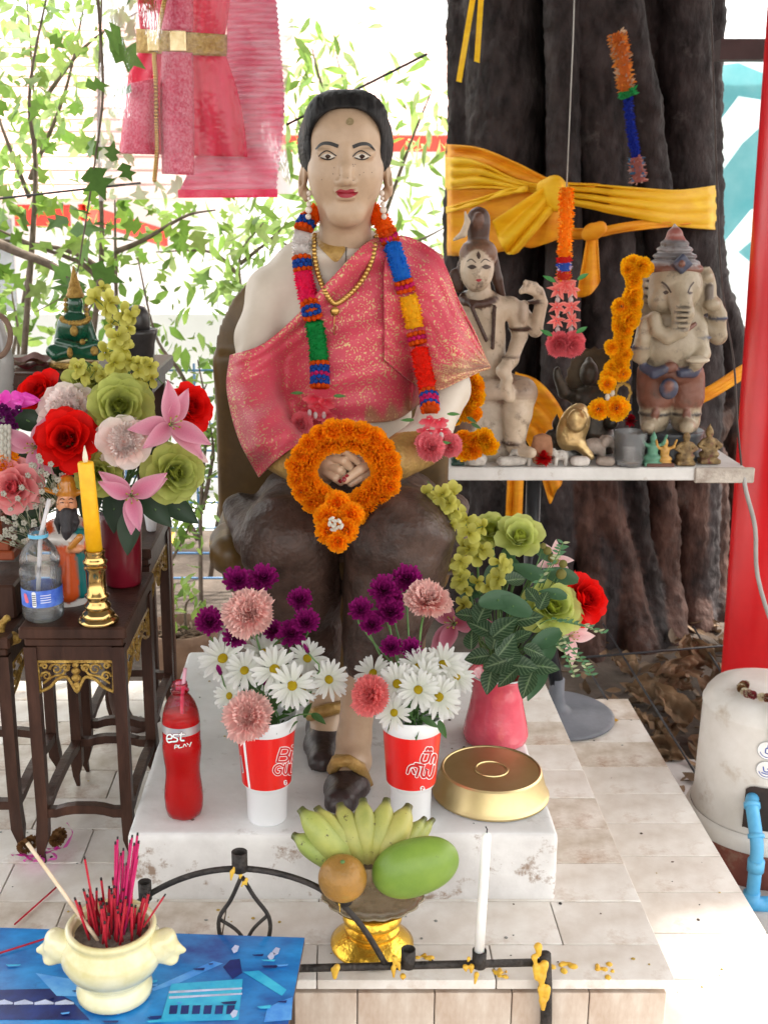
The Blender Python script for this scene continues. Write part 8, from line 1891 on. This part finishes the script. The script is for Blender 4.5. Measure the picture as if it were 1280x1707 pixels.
# ================================================================== garden and houses behind
# printed banner beyond the tree
m_ban1 = pm('banner_white', (.70, .78, .80), scale=3, rough=.5, leaf=.3); m_ban2 = pm('banner_turquoise', C8(110, 200, 210), C8(160, 222, 228), scale=3, rough=.5, leaf=.3)
bnr = thing('vinyl_banner', 'turquoise and white vinyl banner behind the red post', 'banner', PX(1250, 500, Y=5.6))
b0, b1 = PX(1150, 98, Y=5.6), PX(1480, 760, Y=5.6)
MB().grid(lambda u, v: (b0.x + (b1.x - b0.x) * u, 5.6 + .02 * math.sin(6 * u), b0.z + (b1.z - b0.z) * v), 12, 8).build('sheet', m_ban1, bnr)
for pts in ([(1196, 110), (1230, 105), (1290, 130), (1290, 170), (1230, 160), (1200, 200)], [(1200, 290), (1236, 240), (1290, 190), (1290, 330), (1250, 350), (1205, 405), (1192, 410)], [(1230, 420), (1290, 370), (1290, 470)]):
    v = [PX(x, y, Y=5.57) for x, y in pts]; MB().add(v, [tuple(range(len(v)))]).build('printed_shape', m_ban2, bnr, smooth=False)

# house with red fascia and tiled roof
m_wall = pm('white_wall', (.70, .70, .70), (.80, .80, .80), scale=1, rough=.8); m_fas = pm('red_fascia', C8(206, 44, 30), C8(224, 60, 44), scale=2, rough=.5); m_tile = pm('clay_roof_tile', (.58, .36, .31), (.72, .50, .44), scale=5, rough=.7)
hs1 = thing('white_house', 'white house with red fascia behind the garden on the left', 'house', (-3.0, 10.5, 0))
MB().box((-3.9, 12.2, 1.15), (6.4, 3.0, 2.3)).build('wall', m_wall, hs1, smooth=False)
f0, f1 = PX(25, 341, Y=9.6), PX(118, 377, Y=9.6)
MB().box(((f0.x + f1.x) / 2 - .0, 9.6, (f0.z + f1.z) / 2), (f1.x - f0.x, .06, f0.z - f1.z)).build('fascia', m_fas, hs1, smooth=False)
fa, fb_ = PX(120, 338, Y=9.0), PX(452, 440, Y=13.5); dn = Vector((0, 0, -.12))
fa2 = PX(130, 340, Y=9.2); MB().add([fa2, fb_, fb_ + dn * 1.6, fa2 + dn, fa2 + Vector((.05, .05, 0)), fb_ + Vector((.05, .05, 0)), fb_ + Vector((.05, .05, 0)) + dn * 1.6, fa2 + Vector((.05, .05, 0)) + dn], [(0, 3, 2, 1), (4, 5, 6, 7), (0, 1, 5, 4), (3, 7, 6, 2)]).build('eaves_board', m_fas, hs1, smooth=False)
r0, r1 = Vector((-5.5, 9.5, f0.z - .02)), Vector((-5.5, 13.5, f0.z + 1.9))
nrow = 16
for k in range(nrow):
    a, b = k / nrow, (k + 1) / nrow
    MB().box((-3.4, 9.5 + 4.0 * (a + b) / 2, f0.z + 1.9 * (a + b) / 2 + .03), (5.2, 4.5 / nrow, .03), M=Matrix.Rotation(math.atan2(1.9, 4.0) - .06, 4, 'X')).build('tile_course', m_tile, hs1, smooth=False)
w_ = PX(40, 420, Y=10.68); MB().box((-3.4, 10.69, 1.1), (.9, .03, 1.0)).build('window', pm('dull_pane', (.25, .28, .30), rough=.2), hs1, smooth=False)
hs2 = thing('far_tiled_house', 'far house with pale red tiled roof between the statue and the tree', 'house', (1.0, 15, 0))
MB().box((1.6, 17.5, 1.3), (6, 3, 2.6)).build('wall', m_wall, hs2, smooth=False)
for k in range(14): MB().box((1.6, 15.6 + .22 * k, 2.55 + .13 * k), (6.4, .26, .03), M=Matrix.Rotation(.5, 4, 'X')).build('tile_course', m_tile, hs2, smooth=False)
MB().box((1.6, 15.45, 2.5), (6.4, .06, .2)).build('fascia', m_fas, hs2, smooth=False)
# pale yard and low wall
yd = MB().box((-1.5, 12.0, .003), (16, 12, .004)); o = solo(yd, 'yard', pm('pale_concrete', (.52, .51, .49), (.64, .63, .61), scale=2, rough=.85), None, None, kind='structure', smooth=False)
lw = solo(MB().box((-3.2, 6.9, .55), (5.4, .12, 1.1)), 'garden_wall', m_wall, 'low white garden wall behind the blue wire fence', 'wall', smooth=False)
# blue wire fence
m_bl = pm('blue_fence_paint', C8(70, 120, 170), C8(110, 150, 190), scale=9, rough=.5)
fn_ = thing('blue_wire_fence', 'blue wire mesh fence behind the statue chair', 'fence', (-.7, 5.0, 0)); fs2 = SCL(5.0, .6)
for k in range(12): x = PX(333, 900, Y=5.0).x + (k - 7) * .16 ; MB().tube([(x, 5.0, 0), (x, 5.0, 1.05)], .006, 5).build('upright_wire', m_bl, fn_)
for k in range(9): z = .06 + .12 * k; MB().tube([(PX(333, 900, Y=5.0).x - 7 * .16, 5.0, z), (PX(333, 900, Y=5.0).x + 4 * .16, 5.0, z)], .0055, 5).build('cross_wire', m_bl, fn_)
for x in (-1.75, .05): MB().tube([(x, 5.0, 0), (x, 5.0, 1.12)], .02, 8).build('post', m_bl, fn_)
# white car glimpsed beside the chair
m_car = pm('white_car_paint', (.72, .72, .73), scale=2, rough=.25, coat=.6); m_carg = pm('car_glass', (.05, .06, .07), scale=2, rough=.08)
car = thing('parked_car', 'white parked car glimpsed between plants and the statue chair', 'car', (.1, 8.2, 0))
cS = Sculpt((-1.9, 7.3, .15), (2.3, 9.1, 1.55), .04)
cS.box((.2, 8.2, .62), (1.95, .80, .32), .18, .05, W1); cS.box((.35, 8.2, 1.05), (1.15, .68, .36), .25, .15, W1)
for x in (-1.05, 1.45): cS.cone((x, 7.2, .34), (x, 7.7, .34), .38, .38, .02, W1, 'sub')
cS.build('body', m_car, car)
for x in (-1.05, 1.45):
    w = MB().lathe([(.20, -.09), (.32, -.09), (.34, -.05), (.34, .05), (.32, .09), (.20, .09)], 28, M=Matrix.Translation((x, 7.52, .34)) @ Matrix.Rotation(R(90), 4, 'X')).build('wheel', pm('tyre_rubber', (.02, .02, .02), rough=.8), car)
    MB().lathe([(.001, -.06), (.20, -.06), (.21, 0), (.001, .02)], 20, M=Matrix.Translation((x, 7.48, .34)) @ Matrix.Rotation(R(90), 4, 'X')).build('rim', pm('wheel_rim', (.4, .4, .42), rough=.3, metal=.8), w)
for (x0, x1) in ((-.55, .25), (.33, 1.15)): MB().add([(x0 - .12, 7.47, 1.0), (x1, 7.47, 1.0), (x1 - .04, 7.55, 1.30), (x0 + .10, 7.55, 1.30)], [(0, 1, 2, 3)]).build('side_window', m_carg, car, smooth=False)
MB().add([(-.98, 7.65, 1.0), (-.98, 8.75, 1.0), (-.62, 8.65, 1.36), (-.62, 7.75, 1.36)], [(0, 3, 2, 1)]).build('windscreen', m_carg, car, smooth=False)
MB().ball((-.62, 7.40, 1.04), (.06, .10, .07), 10, 6).build('side_mirror', m_car, car)

# ------------------------------------------------------------------ planter with sapling
m_clay = pm('weathered_clay', (.17, .10, .065), (.33, .22, .15), scale=9, rough=.8, bump=.3, stain=((.32, .30, .22), 7, .58, .2))
pb_ = PX(300, 1045, Y=3.35); pl_ = thing('clay_planter', 'wide weathered clay planter with soil behind the terrace', 'planter', (pb_.x, 3.35, 0)); pr = 62 * SCL(3.35, .6); pz_ = pb_.z
MB().lathe([(pr * .62, 0), (pr * .78, .12), (pr * .93, pz_ - .10), (pr * .97, pz_ - .04), (pr * 1.03, pz_ - .03), (pr * 1.04, pz_), (pr * .97, pz_ + .003), (pr * .9, pz_ - .03), (.001, pz_ - .045)], 40, M=Matrix.Translation((pb_.x, 3.35, 0))).build('pot', m_clay, pl_)
so_ = MB(); rs = np.random.RandomState(8)
for k in range(60): so_.tube([(pb_.x + rs.uniform(-.7, .7) * pr, 3.35 + rs.uniform(-.6, .6) * pr, pz_ - .035), (pb_.x + rs.uniform(-.7, .7) * pr, 3.35 + rs.uniform(-.6, .6) * pr, pz_ - .01)], .004, 4, col=np.array((.22, .15, .1)) * rs.uniform(.5, 1.3))
o = so_.build('straw_mulch', m_dry, pl_); o['kind'] = 'stuff'
def plant(name, label, base, stems, leaf_n, size, cols, seed, spread=.05, rad=.006, lobed=False, aspect=.45, cat='plant', group=None, start=.35):
    """stems: list of point lists; leaves spread along their upper part"""
    t = thing(name, label, cat, base, group); rs = np.random.RandomState(seed); P_ = []
    for st in stems:
        pth = bez(st, 16); MB().tube(pth, [rad * (1 - .75 * i / 16) for i in range(17)], 6, col=(.16, .12, .09)).build('stem', pm('woody_stem', (.10, .075, .055), (.20, .155, .12), scale=30, rough=.8), t)
        for k in range(int(leaf_n / len(stems))):
            q = (start + (1 - start) * rs.random_sample()) * 16; i = min(15, int(q)); P_.append(np.array(pth[i].lerp(pth[i + 1], q - i)) + rs.normal(size=3) * spread)
    o = leafcloud(np.array(P_), size, seed, cols, aspect, .4, lobed).build('leaves', m_leafc, t); o['kind'] = 'stuff'
    return t
LG = [(.20, .36, .06), (.28, .44, .08), (.16, .30, .05), (.32, .46, .11)]
plant('potted_sapling', 'young leafy sapling growing in the clay planter', (pb_.x, 3.35, pz_ - .04), [[Vector((pb_.x - .03, 3.35, pz_ - .04)), PX(283, 960, Y=3.35), PX(282, 900, Y=3.36), PX(275, 830, Y=3.4)], [Vector((pb_.x + .02, 3.35, pz_ - .04)), PX(310, 1010, Y=3.3), PX(325, 995, Y=3.28)], [PX(283, 940, Y=3.35), PX(310, 890, Y=3.35), PX(330, 840, Y=3.38)]], 90, .055, LG, 4, .035)
# gold paper ornament and small white cup near the planter
go = thing('gold_paper_ornament', 'small folded gold paper ornament on a stick above the planter', 'ornament', PX(270, 960, Y=3.1)); MB().tube([PX(272, 960, Y=3.1), PX(272, 905, Y=3.1)], .003, 5).build('stick', m_pale, go)
MB().add([PX(256, 890, Y=3.1), PX(275, 884, Y=3.07), PX(292, 888, Y=3.1), PX(288, 905, Y=3.06), PX(282, 922, Y=3.1), PX(258, 918, Y=3.08), PX(272, 903, Y=3.04)], [(0, 6, 1), (1, 6, 2), (2, 6, 3), (3, 6, 4), (4, 6, 5), (5, 6, 0)]).build('folded_foil', pm('gold_foil_paper', (.50, .24, .02), (.75, .42, .06), scale=40, rough=.3, metal=.6), go, smooth=False)
wc = PX(249, 915, Y=2.5); wc.z = 1.001; wcs = SCL(2.5, 1.0); solo(MB().lathe([(7 * wcs, 0), (8 * wcs, .003), (12 * wcs, .045), (11 * wcs, .047), (9 * wcs, .04)], 20, M=Matrix.Translation((-.42, 2.5, 1.001))), 'white_cup', m_cupw, 'small white cup on the stand behind the dark red vase', 'cup')

# ------------------------------------------------------------------ trees, vines and shrubs
LP_ = [(.30, .46, .11), (.38, .54, .16), (.24, .40, .08), (.44, .56, .22)]
def bgtree(label, bx_, by_, stems, n, size, cols, seed, spread, lobed=False, aspect=.4, rad=.013, name='garden_tree', start=.3):
    return plant(name, label, (bx_, by_, 0), stems, n, size, cols, seed, spread, rad, lobed, aspect, 'tree', 'trees and shrubs in the garden behind', start)
def S3(Y, *pts): return [PX(x, y, Y=Y) for x, y in pts]
b_ = PX(200, 800, Y=4.8); 
bgtree('slim garden tree with lobed leaves left of the hanging dress', b_.x, 4.8, [[Vector((b_.x, 4.8, 0))] + S3(4.8, (195, 520), (192, 330)), S3(4.8, (195, 470), (120, 420), (0, 400), (-80, 395)), S3(4.8, (195, 540), (150, 450), (60, 410), (-20, 375)), S3(4.8, (193, 420), (240, 400), (310, 360), (360, 350)), S3(4.7, (150, 600), (170, 420), (165, 200), (172, -60)), S3(4.7, (40, 600), (60, 300), (50, 150), (90, -60))], 260, .082, LG, 11, .13, True, rad=.014)
bgtree('bushy pale green tree filling the upper left corner', -1.9, 5.6, [[Vector((-1.9, 5.6, 0)), PX(40, 500, Y=5.6), PX(60, 250, Y=5.6), PX(40, -80, Y=5.6)], S3(5.6, (50, 300), (110, 150), (150, -40)), S3(5.6, (50, 330), (0, 200), (-40, 60)), S3(5.5, (50, 200), (140, 80), (230, 20))], 560, .085, LP_, 12, .22, False, .5)
b2 = PX(640, 900, Y=6.2)
bgtree('pale leafy tree behind the statue head', b2.x, 6.2, [[Vector((b2.x, 6.2, 0)), PX(620, 500, Y=6.2), PX(600, 250, Y=6.2), PX(560, 90, Y=6.2)], S3(6.2, (620, 420), (680, 250), (720, 150)), S3(6.2, (615, 400), (540, 280), (490, 190)), S3(6.2, (610, 450), (500, 420), (440, 380)), S3(6.2, (620, 430), (700, 400), (740, 380)), S3(6.2, (605, 300), (540, 150), (520, 80))], 560, .125, LP_, 13, .17, False, .30)
b3 = PX(330, 900, Y=4.2)
bgtree('thin climbing shrub with small leaves left of the statue chair', b3.x, 4.2, [[Vector((b3.x, 4.2, 0))] + S3(4.2, (335, 850), (345, 700), (330, 600)), S3(4.2, (340, 780), (320, 700), (345, 640)), S3(4.2, (338, 850), (355, 760), (350, 700)), S3(4.2, (330, 900), (300, 820), (330, 720)), S3(4.2, (340, 700), (300, 620), (260, 560), (230, 430))], 300, .05, LG, 14, .07, False, .45, .010)
b4 = PX(370, 480, Y=5.2)
bgtree('airy pale shrub above the left shoulder of the statue', -.6, 5.2, [[Vector((-.6, 5.2, 0)), PX(400, 560, Y=5.2), PX(400, 430, Y=5.2), PX(440, 370, Y=5.2)], S3(5.2, (400, 460), (350, 420), (260, 420)), S3(5.2, (400, 440), (450, 400), (480, 370))], 170, .11, LP_, 15, .12, False, .32, .012)
b5 = PX(30, 560, Y=5.0)
bgtree('low leafy shrub behind the altar table', -1.6, 5.0, [[Vector((-1.6, 5.0, 0)), PX(30, 620, Y=5.0), PX(20, 480, Y=5.0)], S3(5.0, (40, 640), (120, 560), (170, 480)), S3(5.0, (30, 620), (-30, 540), (-40, 480)), S3(5.0, (120, 640), (200, 600), (290, 640))], 260, .10, LG, 16, .14, False, .45)
# hanging vine in front of the dress
vn = plant('hanging_vine', 'leafy vine hanging beside the plastic covered dress', PX(168, -80, Y=3.9), [S3(3.9, (158, -80), (168, 60), (172, 160), (160, 260), (140, 390), (120, 480), (60, 520))], 26, .11, [(.12, .26, .05), (.16, .32, .07)], 18, .045, .006, True, cat='vine', start=0.0)
# bare branch
solo(MB().tube(bez(S3(4.4, (-20, 398), (30, 420), (90, 445), (130, 480), (150, 540)), 16), [.020 - .0006 * i for i in range(17)], 7, col=(.16, .12, .1)), 'bare_branch', pm('woody_stem', (.1, .075, .055)), 'dark bare branch crossing above the altar table', 'branch')
# lines
for (a, b, Y0, Y1, lab) in (((-20, 333), (235, 305), 4.3, 4.2, 'thin washing line left of the hanging dress'), ((478, 208), (712, 90), 4.2, 4.0, 'thin dark line rising from the statue hair to the tree')):
    solo(MB().tube([PX(*a, Y=Y0), PX(*b, Y=Y1)], .0045, 5), 'hanging_line', m_wire, lab, 'line')

# ------------------------------------------------------------------ offered dress in a plastic cover
YD = 4.2; ds = SCL(YD, 2.2)
m_pink = pm('pink_satin', C8(232, 10, 74), C8(246, 40, 104), scale=9, rough=.4, leaf=.35, sheen=.2, stretch=(3, 1, .6)); m_pink2 = pm('pale_pink_brocade', C8(232, 60, 110), C8(250, 150, 178), scale=120, rough=.4, leaf=.35, detail=2)
m_pleat = pm('pale_pink_pleats', C8(255, 150, 186), C8(255, 220, 232), scale=6, rough=.5, leaf=.5, stretch=(1, 1, 8)); m_belt = pm('gold_belt_brocade', (.36, .20, .04), (.66, .45, .14), scale=70, rough=.35, metal=.5, bump=.5)
dr = thing('offered_dress', 'bright pink traditional dress with gold belt hanging in a clear plastic cover', 'dress', PX(305, 330, Y=YD))
def panel(name, L_, R_, Y, mat, folds_, amp, n=40, m=30, bulge=.05):
    l, r = bez(V2(*L_), m), bez(V2(*R_), m)
    def fn(u, v):
        j = int(round(v * m)); x = l[j].x * (1 - u) + r[j].x * u; y = l[j].y * (1 - u) + r[j].y * u
        return PX(x, y, Y=Y - bulge * math.sin(math.pi * u) - amp * math.sin(folds_ * 6.283 * u + .6 * math.sin(3 * v)) * (.4 + .6 * v))
    o = MB().grid(fn, n, m).build(name, mat, dr); o.modifiers.new('thickness', 'SOLIDIFY').thickness = .004; return o
panel('bodice', [(232, -60), (231, 0), (236, 55)], [(384, -60), (384, 0), (376, 58)], YD, m_pink, 9, .006)
panel('skirt', [(233, 86), (215, 130), (208, 190), (201, 256)], [(376, 90), (396, 150), (408, 210), (413, 262)], YD, m_pink, 6, .014, bulge=.09)
panel('front_panel', [(272, 86), (269, 150), (270, 220), (272, 290)], [(321, 88), (322, 150), (323, 220), (323, 292)], YD - .11, m_pink2, 1, .004, n=10); panel('bodice_panel', [(274, -60), (272, 0), (272, 50)], [(321, -60), (321, 0), (321, 52)], YD - .06, m_pink2, 1, .003, n=10)
panel('side_panel', [(213, 140), (208, 200), (202, 256)], [(262, 130), (262, 200), (264, 258)], YD - .085, m_pink2, 2, .006, n=12)
panel('belt', [(229, 48), (229, 68), (228, 88)], [(378, 58), (378, 76), (377, 94)], YD - .03, m_belt, 1, .002, n=20, m=6, bulge=.09)
for (x0, x1) in ((247, 265), (283, 310)):
    p = PX((x0 + x1) / 2, 69, Y=YD - .135); MB().box(p, ((x1 - x0) * ds, .012, 32 * ds), bevel=.004).build('belt_buckle', pm('pale_gold', (.55, .40, .18), (.75, .62, .36), scale=60, rough=.25, metal=.7), dr, smooth=False)
bl_ = bez(S3(YD - .13, (277, -10), (266, 45), (258, 90), (260, 130), (261, 200), (262, 250), (258, 300)), 70); meb = MB().ball((0, 0, 0), .0085, 8, 6).mesh('belt_bead', m_gold)
for p in bl_: link('belt_bead', meb, dr, loc=p - LOCS[dr.name])
pl2 = thing('pleated_shawl', 'pale pink pleated shawl with red hem beside the dress', 'shawl', PX(400, 330, Y=YD + .05))
l, r = bez(V2((372, -60), (378, 60), (360, 180), (300, 318)), 60), bez(V2((455, -60), (466, 60), (474, 180), (461, 316)), 60)
def pf(u, v):
    j = int(round(v * 180)) / 180 * 60; a = l[min(60, int(j))].lerp(l[min(60, int(j) + 1)], j - int(j)); b = r[min(60, int(j))].lerp(r[min(60, int(j) + 1)], j - int(j)); x = a.x * (1 - u) + b.x * u; y = a.y * (1 - u) + b.y * u - 7 * u * (1 - u); return PX(x + (1.4 * math.sin(v * 40 * 6.283) if u > .98 else 0), y, Y=YD + .06 + .012 * math.sin(v * 40 * 6.283 + 1.5 * u) + .03 * math.sin(4 * u))
o = MB().grid(pf, 16, 180).build('pleats', m_pleat, pl2); o.modifiers.new('thickness', 'SOLIDIFY').thickness = .003
MB().grid(lambda u, v: PX(297 + u * 166, 316 + 14 * v - 1 * u, Y=YD + .02 + .006 * math.sin(20 * u)), 20, 3).build('red_hem', m_pink, pl2)
cv = thing('plastic_cover', 'clear plastic cover around the pink dress and shawl', 'cover', PX(320, 345, Y=YD - .2))
def cvf(Y, sg):
    def fn(u, v):
        x = 172 + (482 - 172) * u + 8 * math.sin(7 * v); y = -70 + 405 * v - 12 * u * v; return PX(x - 12 * v * (1 - u), y, Y=Y + sg * .08 * math.sin(math.pi * u) + .012 * math.sin(9 * u + 5 * v) + .008 * math.sin(23 * u - 11 * v))
    return fn
m_film = glass('plastic_film', (.99, .99, .99), .08, .985)
MB().grid(cvf(YD - .16, -1), 24, 24).build('front_sheet', m_film, cv); MB().grid(cvf(YD + .14, 1), 24, 24).build('back_sheet', glass('milky_film', (.95, .95, .95), .2, .45), cv)
# crumbs, ash and petals fallen on the plinth and terraces
rs = np.random.RandomState(3); cr_ = MB(); CC = [(.10, .07, .05), (.16, .11, .08), (.05, .04, .035), (.5, .35, .08), (.3, .3, .28)]
for k in range(170):
    if k < 70: x, y, z = rs.uniform(-.36, .39), rs.uniform(1.89, 2.7), ZS + .001
    elif k < 120: x, y, z = rs.uniform(-.9, .54), rs.uniform(1.67, 1.86), ZU + .001
    elif k < 145: x, y, z = rs.uniform(-.9, -.40), rs.uniform(1.9, 2.85), ZU + .001
    else: x, y, z = rs.uniform(.58, .87), rs.uniform(1.7, 3.15), ZL + .001
    r = rs.uniform(.0012, .0042); cr_.ball((x, y, z), (r, r * rs.uniform(.5, 1.3), r * .35), 6, 4, col=CC[rs.randint(5)])
o = cr_.build('fallen_crumbs', m_dry); tag(o, 'crumbs, ash and petal bits fallen on the plinth and terraces', 'crumbs', kind='stuff')
